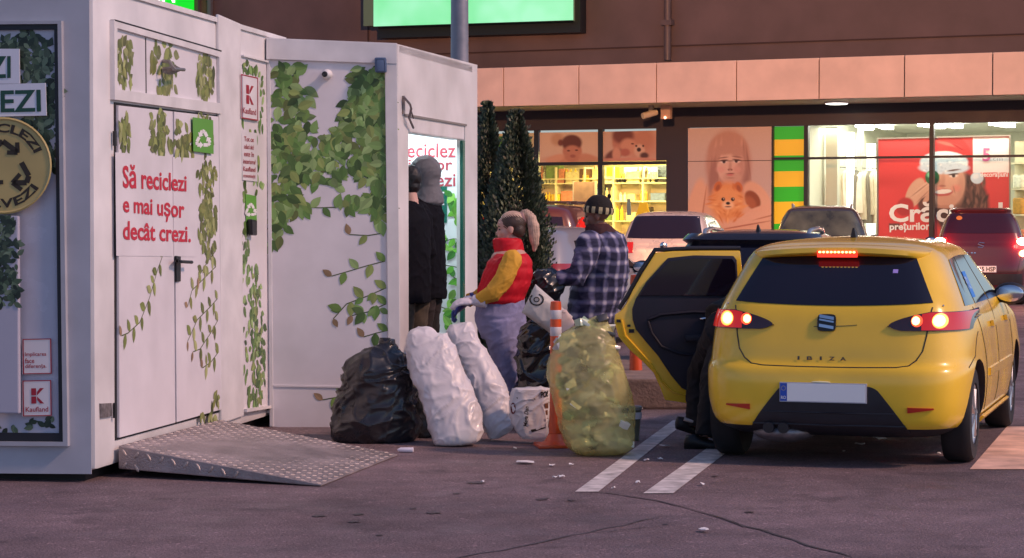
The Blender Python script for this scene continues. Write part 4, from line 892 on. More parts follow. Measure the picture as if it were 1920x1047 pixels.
# ================================================================ cars
CARBLACK = mat('car_black_plastic', (.018, .017, .024), .5, var=.2, vscale=12)
TYRE = mat('tyre', (.016, .015, .018), .8, var=.25, vscale=18)
RIM = mat('alloy_rim', (.45, .45, .47), .3, .85)
GLASS = mat('dark_car_glass', (.010, .007, .016), .04, spec=.5, coat=.4)
CHROME = mat('chrome', (.7, .7, .74), .12, 1.0)
LENSR = mat('red_lens', (.34, .016, .014), .12, coat=.6)
LENSLIT = mat('lit_red_lens', (.22, .006, .006), .15, emit=(1, .02, .012), estr=.36, coat=.5)
LEDLENS = mat('led_lens', (.4, .01, .01), .15, emit=(1, .04, .02), estr=1.3)
LENSDK = mat('smoked_lens', (.035, .008, .014), .10, coat=.6)
HOT = mat('lit_brake_bulb', (1, .4, .1), .4, emit=(1, .20, .035), estr=3.2)
HOTW = mat('lit_bulb_core', (1, .8, .4), .4, emit=(1, .60, .16), estr=4.5)
class Car:
    def __init__(s, name, label, cat, keys, L, pos, yaw, paint, group=None, wheels=(.62, 3.08, .30), door_hole=None):
        s.keys, s.L, s.paint, s.wheels = keys, L, paint, wheels
        s.root = thing(name, label, cat, pos, pi / 2 - yaw, group)
        s.K = len(keys) - 1; s.tab = [s.key(s.K * i / 400) for i in range(401)]; s.body(door_hole)
    def key(s, q):
        z, w, xr, xf, n = cr(s.keys, q); return z, max(w, .012), xr, max(xf, xr + .05), max(n, 2.0)
    def at(s, z):
        t = s.tab
        if z <= t[0][0]: return t[0]
        lo, hi = 0, 400
        while hi - lo > 1:
            m = (lo + hi) // 2
            if t[m][0] < z: lo = m
            else: hi = m
        f = (z - t[lo][0]) / max(1e-9, t[hi][0] - t[lo][0]); f = max(0, min(1, f))
        return tuple(a + (b - a) * f for a, b in zip(t[lo], t[hi]))
    def rear(s, y, z, front=False):
        _, w, xr, xf, n = s.at(z); q = min(.9995, abs(y) / w); xc, a = (xr + xf) / 2, (xf - xr) / 2
        x = a * (1 - q ** n) ** (1 / n)
        return Vector((xc + x if front else xc - x, y, z))
    def side(s, x, z, sg):
        _, w, xr, xf, n = s.at(z); xc, a = (xr + xf) / 2, (xf - xr) / 2; q = min(.9995, abs(x - xc) / a)
        return Vector((x, sg * w * (1 - q ** n) ** (1 / n), z))
    def surf(s, kind):
        if kind == 'rear': return lambda p, q: s.rear(p, q)
        if kind == 'front': return lambda p, q: s.rear(p, q, True)
        sg = 1 if kind == 'left' else -1
        return lambda p, q: s.side(p, q, sg)
    def pt(s, kind, p, q, off=0.0):
        f = s.surf(kind); c = f(p, q)
        if not off: return c
        e = .004; n = (f(p + e, q) - f(p - e, q)).cross(f(p, q + e) - f(p, q - e)).normalized()
        _, w, xr, xf, nn = s.at(q); o = Vector(((c.x - (xr + xf) / 2) / max(.2, (xf - xr) / 2), c.y / w, .2))
        if n.dot(o) < 0: n = -n
        return c + n * off
    def body(s, hole):
        mb = MB(); S_ = 56; per = []
        for a, b, k in (((1, -1), (1, 1), 22), ((1, 1), (-1, 1), 40), ((-1, 1), (-1, -1), 22), ((-1, -1), (1, -1), 40)):
            for i in range(k):
                f = i / k; f = .5 - .5 * cos(pi * f) if k == 22 else f
                per.append((a[0] + (b[0] - a[0]) * f, a[1] + (b[1] - a[1]) * f))
        rings = []
        for i in range(S_ + 1):
            z, w, xr, xf, n = s.key(s.K * i / S_); xc, a = (xr + xf) / 2, (xf - xr) / 2
            ring = []
            for p, q in per:
                k = 1 / (abs(p) ** n + abs(q) ** n) ** (1 / n); ring.append((xc + a * p * k, w * q * k, z))
            rings.append(ring)
        mb.loft(rings, True)
        me = mb.mesh('tmp', []); o = bpy.data.objects.new('tmp', me); C.objects.link(o); cs = []
        wr, wf, r = s.wheels; R_ = r + .045
        for x in (wr, wf):
            for sg in (1, -1):
                cb = MB(); wmax = max(k[1] for k in s.keys); y0, y1 = sg * (wmax - .30), sg * (wmax + .2)
                cb.loft([[(x + R_ * cos(2 * pi * i / 40), y, r + R_ * sin(2 * pi * i / 40)) for i in range(40)] for y in (y0, y1)], True)
                co = bpy.data.objects.new('cut', cb.mesh('cut', [])); C.objects.link(co); cs.append(co)
                m = o.modifiers.new('b', 'BOOLEAN'); m.operation = 'DIFFERENCE'; m.object = co; m.solver = 'EXACT'
        dg = bpy.context.evaluated_depsgraph_get(); me2 = bpy.data.meshes.new_from_object(o.evaluated_get(dg))
        for q in [o] + cs:
            d_ = q.data; bpy.data.objects.remove(q); bpy.data.meshes.remove(d_)
        me2.materials.clear(); me2.materials.append(s.paint); me2.materials.append(CARBLACK)
        bm = bmesh.new(); bm.from_mesh(me2); kill = []
        for f in bm.faces:
            c = f.calc_center_median(); f.smooth = True; f.material_index = 0
            _, w, xr, xf, n = s.at(c.z)
            for x in (wr, wf):
                if abs(c.y) < s.side(c.x, c.z, 1).y - .004 and (c.x - x) ** 2 + (c.z - r) ** 2 < (R_ + .004) ** 2: f.material_index = 1
            if f.normal.z < -.8 and c.z < .35: f.material_index = 1
            if hole and c.y > 0 and hole[0] < c.x < hole[1] and hole[2] < c.z < hole[3] and abs(f.normal.y) > .5: kill.append(f)
        if kill: bmesh.ops.delete(bm, geom=kill, context='FACES')
        bm.to_mesh(me2); bm.free(); me2.set_sharp_from_angle(angle=R(38)); me2.name = 'body'
        s.bodyo = link('body', me2, s.root)
        for x in (wr, wf):
            for sg in (1, -1):
                yo = sg * (max(k[1] for k in s.keys) - .035); M = Matrix.Translation((x, yo, r)) @ Matrix.Rotation(-sg * pi / 2, 4, 'X')
                prof = [(r * .62, -.175), (r * .93, -.178), (r * .99, -.155), (r, -.12), (r, -.055), (r * .985, -.02), (r * .93, 0), (r * .66, .002), (r * .64, -.02)]
                mb = MB(); mb.lathe([(a, b) for a, b in prof], n=36); mb.v = [M @ p for p in mb.v]; ty = mb.build('wheel', TYRE, s.root, smooth=40, local=True)
                mb = MB(); mb.lathe([(r * .64, -.10), (r * .655, -.012), (r * .62, -.006), (r * .58, -.03), (r * .56, -.09)], n=32)
                for k in range(7):
                    a = 2 * pi * k / 7; mb.tube([(r * .12 * cos(a), r * .12 * sin(a), -.02), (r * .6 * cos(a), r * .6 * sin(a), -.02)], [.026, .02], 6)
                mb.lathe([(.01, .0), (.05, -.005), (.06, -.05)], n=14); mb.v = [M @ p for p in mb.v]; mb.build('rim', RIM, ty, smooth=40, local=True)
    def patch(s, name, kind, fn, m, parent=None, na=24, nb=10, off=.006, mb=None, mi=0, th=.02, build=True):
        # fn(a,b) with a,b in 0..1 gives coordinates on that side of the body; a panel laid on the skin with a rim
        own = mb is None; mb = mb or MB(); P = [[s.pt(kind, *fn(i / na, j / nb), off) for i in range(na + 1)] for j in range(nb + 1)]
        o = len(mb.v); W_ = na + 1
        for row in P: mb.v += row
        for j in range(nb):
            for i in range(na): mb.f.append([o + j * W_ + i, o + j * W_ + i + 1, o + (j + 1) * W_ + i + 1, o + (j + 1) * W_ + i]); mb.m.append(mi); mb.c.append(None)
        ed = [(0, i) for i in range(na)] + [(j, na) for j in range(nb)] + [(nb, na - i) for i in range(na)] + [(nb - j, 0) for j in range(nb)]
        o2 = len(mb.v); mb.v += [s.pt(kind, *fn(i / na, j / nb), off - th) for j, i in ed]; n = len(ed)
        for k in range(n):
            a, b = ed[k], ed[(k + 1) % n]
            mb.f.append([o + a[0] * W_ + a[1], o + b[0] * W_ + b[1], o2 + (k + 1) % n, o2 + k]); mb.m.append(mi); mb.c.append(None)
        if own and build: return mb.build(name, m, parent or s.root, smooth=45, local=True)
    def quadfn(s, a0, a1, z0, z1, b0=None, b1=None, crown=0, sag=0):
        # bottom edge a0..a1 at z0, top edge b0..b1 at z1
        b0 = a0 if b0 is None else b0; b1 = a1 if b1 is None else b1
        def f(a, b):
            e = 4 * a * (1 - a)
            return (a0 + (a1 - a0) * a) * (1 - b) + (b0 + (b1 - b0) * a) * b, (z0 - sag * e) * (1 - b) + (z1 + crown * e) * b
        return f
    def seam(s, name, kind, pts, m=None, r=.0035, off=.0, parent=None):
        out = []
        for (p, q), (p2, q2) in zip(pts, pts[1:]):
            for i in range(6): out.append(s.pt(kind, p + (p2 - p) * i / 6, q + (q2 - q) * i / 6, off))
        out.append(s.pt(kind, *pts[-1], off)); mb = MB(); mb.tube(out, r, 6); return mb.build(name, m or DARKGAP, parent or s.root, local=True, smooth=60)
    def letters(s, name, txt, kind, tl, br, m, off=.008, bold=.02, flip=True, parent=None):
        mb = MB(); (a0, z1), (a1, z0) = tl, br
        text_quad(mb, txt, (a0, z1), (a1, z1), (a1, z0), (a0, z0), lambda x, y: s.pt(kind, x, y, off), 0, bold); return mb.build(name, m, parent or s.root, local=True, recalc=False)
    def mirror(s, x, z, sg, y, m):
        mb = MB(); mb.ell((x, sg * (y + .12), z), (.06, .115, .075), 18, 12); mb.tube([(x + .02, sg * (y - .05), z - .05), (x, sg * (y + .06), z - .04)], .025, 8)
        o = mb.build('wing_mirror', m, s.root, smooth=50, local=True)
        mb = MB(); mb.ell((x - .052, sg * (y + .12), z), (.012, .095, .058), 16, 8); mb.build('mirror_glass', CHROME, o, smooth=50, local=True)
    def antenna(s, x, z, rake=-.02, h=.05):
        mb = MB(); mb.loft([[(x + a, b, z) for a, b in ((.07, .0), (0, .022), (-.07, .018), (-.07, -.018), (0, -.022))], [(x - .045 + a * .3, b * .3, z + h) for a, b in ((.07, .0), (0, .022), (-.07, .018), (-.07, -.018), (0, -.022))]]); mb.build('antenna', CARBLACK, s.root, local=True, smooth=50)

# ---------------------------------------------------------------- yellow hatchback
YP = mat('yellow_car_paint', (.95, .595, .036), .22, coat=.6, var=.10, vscale=2.2)
yk = [(.185, .70, .14, 3.72, 6), (.25, .79, .035, 3.86, 7), (.36, .825, .005, 3.92, 7.5), (.50, .838, .0, 3.93, 7.5), (.585, .838, .012, 3.93, 7.5), (.635, .834, .045, 3.91, 7), (.72, .826, .060, 3.86, 7), (.82, .812, .082, 3.70, 7), (.91, .785, .105, 3.25, 7),
      (.985, .752, .14, 2.98, 7), (1.08, .705, .215, 2.70, 7), (1.18, .655, .305, 2.45, 7), (1.265, .612, .385, 2.24, 7), (1.315, .565, .455, 2.08, 6.5), (1.350, .47, .62, 1.90, 5.5), (1.372, .30, .86, 1.68, 4.5), (1.384, .14, 1.05, 1.5, 3.5), (1.388, .012, 1.22, 1.32, 3)]
yp = A(1553, 410, 13.42); yp.z = 0
yc = Car('parked_car', 'yellow hatchback with its rear left door open and brake lights lit', 'car', yk, 3.93, yp, R(17.8), YP, wheels=(.64, 3.08, .295), door_hole=(.78, 1.74, .30, 1.24))
PP = 4200 / 13.42
Yp = lambda px: -(px - 1553) / PP / .985
Zp = lambda py: 1.5 - (py - 410) / PP
gl = yc.patch('rear_window', 'rear', lambda a, b: ((2 * a - 1) * ((.600 - .125 * b) * (1 - .10 * max(0, b - .8) / .2 * 0)), (.972 + .022 * (1 - 4 * a * (1 - a))) * (1 - b) + (1.268 - .015 * (1 - 4 * a * (1 - a))) * b), GLASS, na=40, nb=20, off=.004)
# spoiler with high brake light
def sp_ring(y, z0, z1, x0, x1): return [(x0, y, z0), (x1, y, z0 + .012), (x1 + .01, y, z1 - .010), (x0 + .02, y, z1)]
mb = MB(); rr = []
for i in range(25):
    q = -1 + 2 * i / 24; y = q * .545; e = (1 - abs(q) ** 6); b = yc.rear(y, 1.28); zc_ = 1.315 - .03 * q * q
    x_out = b.x - .075 * e - .004; zz = [zc_ - .034, zc_ + .012]
    rr.append([(b.x + .02, y, zz[0] + .004), (x_out + .012, y, zz[0]), (x_out, y, zz[0] + .012), (x_out + .006, y, zz[1] - .006), (x_out + .05, y, zz[1] + .006), (yc.rear(y, min(1.345, zz[1] + .02)).x + .04, y, zz[1] + .016)])
mb.loft(rr, True); spo = mb.build('spoiler', YP, yc.root, smooth=50, local=True)
def hb(z0, z1, y0, y1, name, m, n=12, dx=.006):
    mb = MB(); o = [yc.rear(y0 + (y1 - y0) * i / n, 1.28).x - .080 - dx for i in range(n + 1)]; ys = [y0 + (y1 - y0) * i / n for i in range(n + 1)]
    mb.loft([[(x + .03, y, z0), (x, y, z0), (x, y, z1), (x + .03, y, z1)] for x, y in zip(o, ys)], True); return mb.build(name, m, spo, local=True)
bl_ = hb(1.262, 1.302, -.122, .122, 'high_brake_light', LEDLENS)
mb = MB()
for k in range(10): mb.ell((yc.rear(.0, 1.28).x - .09, -.105 + .0233 * k, 1.294), (.006, .0085, .0065), 8, 6)
mb.build('bulb_row', HOTW, bl_, local=True)
# tail lamps
for sg in (1, -1):
    yin, yout = sg * .345, sg * .792
    def lf_(a, b, yin=yin, yout=yout):
        y = yin + (yout - yin) * a; top = .848 + .092 * min(1, (a / .55)) ** .55 - .004 * a; bot = .826 + .03 * (1 - min(1, a / .22)) ** 2
        return y, bot + (top - bot) * b
    lm = yc.patch('tail_lamp', 'rear', lf_, LENSDK, na=40, nb=8, off=.012)
    mb = MB(); yc.patch('x', 'rear', lambda a, b: lf_(.44 + .53 * a, .04 + .92 * b), LENSLIT, na=24, nb=6, off=.0145, mb=mb, th=.004); mb.build('lit_lens', LENSLIT, lm, local=True, smooth=45)
    for yy, r_, mm, core in ((.515, .032, mat('lit_lamp_ring', (1, .15, .05), .3, emit=(1, .06, .02), estr=1.6), .022), (.640, .041, HOT, .031)):
        for rad, m_, of in ((r_, mm, .017), (core, HOTW, .0205)):
            mb = MB(); yc.patch('x', 'rear', lambda a, b: (sg * (yy - (.006 if of > .02 else 0)) + rad * (b + .02) * cos(2 * pi * a), .884 + rad * 1.05 * (b + .02) * sin(2 * pi * a)), m_, na=20, nb=3, off=of, mb=mb, th=.003); mb.build('bulb', m_, lm, local=True)
    yc.patch('reflector', 'rear', lambda a, b, sg=sg: (sg * (.475 + .15 * a), .360 - .012 * a * 0 + (b - .5) * (.034 * (1 - .75 * a)) + .010 * a), mat('red_reflector', (.55, .03, .01), .2, coat=.5), na=14, nb=4, off=.008)
# tailgate seams
tg = [(.600, .968), (.585, .90), (.575, .80), (.555, .71), (.52, .655), (.475, .622), (.40, .612), (.2, .608), (0, .607)]
for sg in (1, -1): yc.seam('tailgate_seam', 'rear', [(sg * a, b) for a, b in tg], r=.0042, off=-.001)
yc.seam('bumper_seam', 'rear', [(.80, .60), (.815, .66), (.81, .80)]); yc.seam('bumper_seam', 'rear', [(-.80, .60), (-.815, .66), (-.81, .80)])
# lower bumper insert
yc.patch('bumper_insert', 'rear', lambda a, b: ((2 * a - 1) * (.485 - .185 * b ** 1.15), .215 + (.502 - .215) * (1 - (1 - b) ** 1.0) - .03 * (abs(2 * a - 1) ** 8) * b), CARBLACK, na=40, nb=16, off=.006)
yc.seam('insert_lip', 'rear', [(-.46, .262), (0, .258), (.46, .262)], CARBLACK, r=.008, off=.004); yc.seam('insert_lip', 'rear', [(-.40, .335), (0, .332), (.40, .335)], CARBLACK, r=.006, off=.004)
mb = MB(); mb.ell((.22, .30, .20), (.20, .20, .07), 16, 10); yc_m = mb.build('muffler', mat('muffler_steel', (.24, .23, .25), .45, .7, var=.3, vscale=20), yc.root, local=True, smooth=60)
for y in (.36, .27):
    mb = MB(); mb.lathe([(.032, 0), (.034, .005), (.034, .12)], (-.005, y, .235), 14, M=Matrix.Rotation(pi / 2, 3, 'Y')); mb.lathe([(.027, -.002), (.027, .1)], (-.004, y, .235), 14, M=Matrix.Rotation(pi / 2, 3, 'Y'), mi=1); mb.build('exhaust_tip', [CARBLACK, DARKGAP], yc.root, local=True, smooth=40)
# plate
def plate(car, yc_, zc_, w_, h_, off, parts, base, tint=(.85, .85, .85)):
    mb = MB(); fr = car.rear(yc_, zc_).x - off
    mb.box(fr, fr + .02, yc_ - w_ / 2, yc_ + w_ / 2, zc_ - h_ / 2, zc_ + h_ / 2, 0)
    for a, b, mi in parts: mb.box(fr - .003, fr + .001, yc_ + w_ / 2 - b * w_, yc_ + w_ / 2 - a * w_, zc_ - h_ / 2 + .006, zc_ + h_ / 2 - .006, mi)
    return mb, fr
PLW = mat('plate_white', (.93, .93, .93), .5); PLF = mat('plate_frame', (.45, .47, .55), .4); PLB = mat('plate_blue', lin((40, 84, 190)), .4)
mb, fr = plate(yc, .026, .4545, .525, .118, .016, [(.008, .085, 1), (.088, .985, 2)], None)
zz = lambda y, z: Vector((fr - .006, y, z))
text_quad(mb, 'RO', (.026 + .2625 - .010, .432), (.026 + .2625 - .040, .432), (.026 + .2625 - .040, .412), (.026 + .2625 - .010, .412), zz, 3, .02)
for k in range(12): mb.ell((fr - .005, .026 + .2625 - .0245 + .013 * cos(k * pi / 6), .478 + .013 * sin(k * pi / 6)), (.001, .002, .002), 6, 4, mi=4)
mb.build('number_plate', [PLF, PLB, PLW, WLET, mat('star_yellow', (.7, .6, .1), .5)], yc.root, local=True)
mb = MB(); x = yc.rear(0, .53).x - .004; mb.ell((x - .006, .04, .518), (.010, .06, .006), 12, 6); mb.build('plate_light', mat('plate_lamp', (.8, .8, .5), .2, coat=.5), yc.root, local=True, smooth=60)
# emblem, lettering, antenna, wiper, details
mb = MB(); yc.patch('x', 'rear', lambda a, b: (.022 + (2 * a - 1) * .056 * (1 - .12 * abs(2 * b - 1) ** 4), .868 + (2 * b - 1) * .050 * (1 - .12 * abs(2 * a - 1) ** 4)), BLACKP, na=12, nb=12, off=.016, mb=mb, mi=0)
for z0, z1, a0, a1 in ((.018, .036, -.044, .044), (.002, .012, -.044, .044), (-.036, -.018, -.044, .044)):
    yc.patch('x', 'rear', lambda a, b: (.022 - (a0 + (a1 - a0) * a), .868 + z0 + (z1 - z0) * b - (a - .5) * .014 + .004), CHROME, na=6, nb=2, off=.020, mb=mb, mi=1, th=.004)
mb.build('emblem', [BLACKP, CHROME], yc.root, local=True, smooth=40)
CHRD = mat('dark_chrome', (.10, .085, .06), .35, .6)
for k, ch in enumerate('IBIZA'):
    y = .185 - k * .0675; hw = .006 if ch == 'I' else .017; yc.letters('model_letter', ch, 'rear', (y + hw, .668), (y - hw, .645), CHRD, off=.006, bold=.03)
yc.antenna(1.0, 1.378, h=.062)
mb = MB(); yc.patch('x', 'rear', lambda a, b: (-.345 - .03 * a, 1.165 + .022 * b), PLW, na=2, nb=2, off=.0065, mb=mb, th=.002); mb.build('window_sticker', mat('lilac_sticker', lin((170, 150, 230)), .5), gl, local=True)
mb = MB()
for y, z in ((.655, .975), (-.655, .975)): mb.ell(yc.pt('rear', y, z, .004), .006, 8, 6)
mb.build('washer_nozzle', CHROME, yc.root, local=True)
mb = MB(); mb.tube([yc.pt('rear', y, .842 + (.115 - y) * .075 + .004 * sin(14 * y), .0005) for y in np.linspace(.10, -.16, 9)], .0022, 5); mb.build('scratch', mat('scratch_grey', (.14, .10, .05), .6), yc.root, local=True)
# right side glazing
def sideglass(c, sg, x0, x1, x2, x3, z0, z1, splits, m, off=.004):
    # lower edge x0..x1, upper edge x2..x3
    kd = 'left' if sg > 0 else 'right'; xs = [0] + splits + [1]
    for a, b in zip(xs, xs[1:]):
        def f(u, v, a=a, b=b):
            q = a + .012 + (b - a - .024) * u; lo, hi = x0 + (x1 - x0) * q, x2 + (x3 - x2) * q
            return lo + (hi - lo) * v, z0 + (z1 - z0) * v - .025 * (1 - 4 * q * (1 - q)) * v * .8
        c.patch('side_window', kd, f, m, na=16, nb=8, off=off)
SG = mat('side_car_glass', (.02, .02, .02), .03, coat=1.0, spec=.8)
for sg in (-1, 1):
    if sg < 0: sideglass(yc, sg, .50, 2.62, .74, 2.12, .965, 1.262, [.22, .60], SG)
    else: sideglass(yc, sg, 1.78, 2.62, 1.78, 2.12, .965, 1.262, [], SG)
    yc.patch('windscreen' if sg < 0 else 'bonnet_vent', 'front', (lambda a, b: ((2 * a - 1) * (.60 - .12 * b), .98 + .27 * b)) if sg < 0 else (lambda a, b: ((2 * a - 1) * .3, .50 + .08 * b)), GLASS if sg < 0 else CARBLACK, na=20, nb=10)
    kd = 'left' if sg > 0 else 'right'
    yc.seam('door_seam', kd, [(1.76, .98), (1.76, .45), (1.74, .30)]); yc.seam('door_seam', kd, [(2.70, .94), (2.74, .62), (2.70, .30)])
    if sg < 0: yc.seam('door_seam', kd, [(.80, .95), (.98, .66), (1.05, .36), (1.1, .29)])
    yc.patch('door_moulding', kd, lambda a, b: (1.15 + 1.5 * a, .50 + .05 * b), YP, na=20, nb=3, off=.010)
    yc.patch('sill', kd, lambda a, b: (1.03 + 1.66 * a, .20 + .06 * b), YP, na=20, nb=4, off=.028)
    for x in ((1.55, 2.45) if sg < 0 else (2.45,)): yc.patch('door_handle', kd, lambda a, b, x=x: (x - .09 + .18 * a, .80 + .035 * b), YP, na=8, nb=3, off=.022)
    yc.mirror(2.42, .985, sg, .73, CARBLACK)
    for q in (.55, ): yc.patch('headlamp', 'front', lambda a, b, sg=sg: (sg * (.40 + .34 * a), .62 + (.13 - .02 * a) * b), mat('clear_lens', (.5, .5, .5), .1, coat=.5), na=10, nb=5)
st = yc.patch('window_sticker', 'right', lambda a, b: (.98 + .16 * a + .08 * b, 1.00 + .16 * b), mat('blue_sticker', lin((50, 130, 220)), .5), na=4, nb=4, off=.0065)
mb = MB(); text_quad(mb, 'POLI', (1.015, 1.13), (1.15, 1.13), (1.12, 1.05), (.99, 1.05), lambda x, y: yc.pt('right', x, y, .009), 0, .02); mb.build('lettering', mat('pale_blue_letter', lin((170, 205, 240)), .5), st, local=True, recalc=False)
# seats seen through the door opening
SEAT = mat('seat_fabric', (.02, .02, .026), .9, var=.2)
mb = MB(); mb.rings([((1.05, 0, .30), .45, .66), ((1.05, 0, .50), .46, .68), ((1.05, 0, .56), .40, .64)], 20, pw=4); mb.loft([[(.70, y, .5), (.85, y, .5), (.66, y, 1.02), (.56, y, 1.0)] for y in (-.6, 0, .6)]); mb.build('rear_seat', SEAT, yc.root, local=True, smooth=50)
# open rear door
DY = 15.32
D = lambda x, y, o=0.0: A(x, y, DY - o)
od = [(1229, 474), (1262, 471), (1320, 470), (1388, 470), (1391, 500), (1397, 590), (1400, 700), (1398, 757), (1290, 757), (1247, 751), (1240, 732), (1226, 700), (1205, 678), (1180, 656), (1160, 632), (1152, 605), (1153, 590), (1164, 583), (1174, 570), (1186, 545), (1205, 512)]
idr = [(1252, 484), (1300, 479), (1375, 480), (1381, 488), (1386, 590), (1388, 700), (1388, 738), (1300, 738), (1278, 728), (1258, 704), (1234, 668), (1210, 640), (1192, 618), (1186, 600), (1185, 580), (1192, 560), (1212, 528)]
mb = MB(); mb.prism([D(x, y) for x, y in od], (0, .05, 0))
dr_ = mb.build('rear_door', YP, yc.root, bevel=.012, smooth=50)
mb = MB(); mb.prism([D(x, y, .001) for x, y in idr], (0, -.022, 0)); trm = mb.build('door_lining', mat('door_lining', (.014, .012, .028), .55, var=.25, vscale=9), dr_, bevel=.008, smooth=50)
mb = MB(); mb.prism([D(x, y, .0235) for x, y in [(1255, 489), (1300, 484), (1373, 485), (1378, 492), (1382, 555), (1197, 555), (1215, 530)]], (0, -.008, 0)); mb.build('door_glass', GLASS, dr_, bevel=.003)
mb = MB(); mb.tube([D(x, y, .03) for x, y in [(1215, 600), (1240, 590), (1300, 585), (1370, 588)]], .012, 8); mb.tube([D(x, y, .03) for x, y in [(1215, 602), (1222, 625), (1240, 650), (1275, 664), (1340, 668)]], .010, 8); mb.box(*[q for p in zip(D(1285, 640, .09), D(1360, 628, .02)) for q in sorted(p)])
mb.build('armrest', mat('door_lining_dark', (.010, .008, .02), .6), trm, bevel=.006, smooth=50)
mb = MB(); mb.ell(D(1320, 598, .04), (.03, .012, .012), 10, 6); mb.build('inner_handle', CHROME, trm, smooth=60)
mb = MB(); mb.tube([D(x, y, .004) for x, y in [(1165, 600), (1172, 630), (1195, 655), (1222, 685), (1240, 715), (1262, 735), (1290, 742)]], .008, 6); mb.build('door_fold', YP, dr_, smooth=60)
mb = MB()
for x, y, s in ((1160, 602, 4), (1179, 611, 3), (1184, 621, 5)): mb.prism([D(x - s, y - s * .7, .001), D(x + s, y - s * .7, .001), D(x + s, y + s * .7, .001), D(x - s, y + s * .7, .001)], (0, -.006, 0))
mb.build('door_latch', DARKGAP, dr_)
mb = MB(); mb.tube([D(x, y, -.02) for x, y in [(1388, 466), (1300, 466), (1228, 469), (1200, 511), (1176, 556), (1160, 580)]], .016, 8); mb.build('door_seal', CARBLACK, dr_, smooth=50)

# ---------------------------------------------------------------- cars further back
def suv_keys(W, H, L, rake=1.0):
    base = [(.24, .78, .12, -.12, 7), (.34, .87, .03, -.03, 8), (.6, .9, 0, 0, 8), (.85, .895, .04, -.06, 8), (1.0, .88, .06, -.3, 8), (1.08, .85, .09, -1.0, 8), (1.15, .82, .12, -1.35, 8), (1.35, .75, .24, -1.7, 8), (1.5, .68, .34, -1.95, 8), (1.6, .60, .45, -2.15, 7), (1.65, .48, .7, -2.4, 5), (1.675, .28, 1.1, -2.7, 4), (1.68, .015, 1.5, -2.9, 3)]
    f = H / 1.68; g = W / .9; l = L / 4.3
    return [(z * f, w_ * g, xr * rake, L + xf * l, n) for z, w_, xr, xf, n in base]
def far_car(name, label, px, d, yaw, W, H, L, paint, glass, lamps, group='cars parked before the shops', mirror=(1, -1), dims=None, rake=1.0, rails=False, cat='car', lit=None, plate_=None, gm=GLASS):
    pos = A(px, 410, d); pos.z = 0; f = H / 1.68
    c = Car(name, label, cat, suv_keys(W, H, L, rake), L, pos, R(yaw), paint, group, wheels=(.78 * L / 4.3, L - .85, .31 * f))
    z0, z1, h0, h1 = glass; c.patch('rear_window', 'rear', c.quadfn(h0, -h0, z0, z1, h1, -h1, .01, .01), gm, na=24, nb=10, off=.005)
    for sg in (1, -1):
        sideglass(c, sg, .42 * rake + .1, L - 1.55 * L / 4.3, .62 * rake + .1, L - 2.15 * L / 4.3, 1.08 * f, 1.50 * f, [.25, .62], SG)
        c.patch('tail_lamp', 'rear', lambda a, b, sg=sg: (sg * (lamps[0] + (lamps[1] - lamps[0]) * a), lamps[2] + (lamps[3] - lamps[2]) * b), LENSR if not lit else mat('glowing_red_lens', (.3, .01, .01), .2, emit=(1, .035, .03), estr=2.5), na=14, nb=8, off=.010)
        kd = 'left' if sg > 0 else 'right'
        for q in (L * .40, L * .64): c.seam('door_seam', kd, [(q, 1.08 * f), (q + .02, .7 * f), (q, .34 * f)])
        if sg in mirror: c.mirror(L - 1.75 * L / 4.3, 1.10 * f, sg, W * .93, CARBLACK)
        c.patch('headlamp', 'front', lambda a, b, sg=sg: (sg * W * (.5 + .36 * a), .72 * f + .14 * b), mat('clear_lens', (.5, .5, .5), .1, coat=.5), na=8, nb=4)
        if rails:
            mb = MB(); x0_, x1_ = .75, L - 2.35; mb.tube([(x0_ - .02, sg * W * .575, 1.60 * f), (x0_ + .10, sg * W * .585, 1.668 * f), ((x0_ + x1_) / 2, sg * W * .60, 1.69 * f), (x1_ - .1, sg * W * .585, 1.668 * f), (x1_, sg * W * .575, 1.60 * f)], .020, 8); mb.build('roof_rail', rails, c.root, local=True, smooth=60)
    c.patch('windscreen', 'front', lambda a, b: ((2 * a - 1) * W * (.82 - .16 * b), (1.12 + .38 * b) * f), GLASS, na=16, nb=8)
    c.patch('bumper', 'rear', c.quadfn(W * .86, -W * .86, .36 * f, .55 * f), CARBLACK, na=24, nb=5, off=.012)
    z = 1.02 * f; c.seam('tailgate_seam', 'rear', [(h0 + .04, z0), (h0 + .03, .8 * f), (h0 - .02, .58 * f), (0, .57 * f), (-h0 + .02, .58 * f), (-h0 - .03, .8 * f), (-h0 - .04, z0)])
    mb = MB(); zp = plate_[0] if plate_ else .72 * f
    mb, fr = plate(c, 0, zp, .52, .115, .018, [(.008, .085, 1), (.088, .985, 2)], None)
    mt = [PLF, PLB, PLW, BLACKP]
    if plate_ and plate_[1]: text_quad(mb, plate_[1], (.20, zp + .04), (-.245, zp + .04), (-.245, zp - .04), (.20, zp - .04), lambda y, z: Vector((fr - .006, y, z)), 3, .02)
    mb.build('number_plate', mt, c.root, local=True)
    return c
SILV = mat('silver_car_paint', (.44, .42, .43), .30, .3, coat=.6, var=.06)
vw = far_car('parked_car', 'pale silver car with a round tailgate emblem parked before the yellow lit shop window', 1243, 37.5, 13, .84, 1.63, 4.2, SILV, (1.17, 1.535, .645, .545), (.52, .78, .92, 1.10), mirror=(1,), cat='car')
mb = MB(); b = vw.rear(0, 1.04); 
mb.lathe([(.058, 0), (.066, .006), (.066, .016), (.058, .018)], (b.x - .018, 0, 1.04), 24, M=Matrix.Rotation(pi / 2, 3, 'Y'))
for p in ([(.04, 1.085), (0, 1.005)], [(-.04, 1.085), (0, 1.005)], [(.055, 1.06), (.03, .995)], [(.03, .995), (0, 1.05)], [(-.055, 1.06), (-.03, .995)], [(-.03, .995), (0, 1.05)]): mb.tube([(b.x - .012, y, z) for y, z in p], .006, 5)
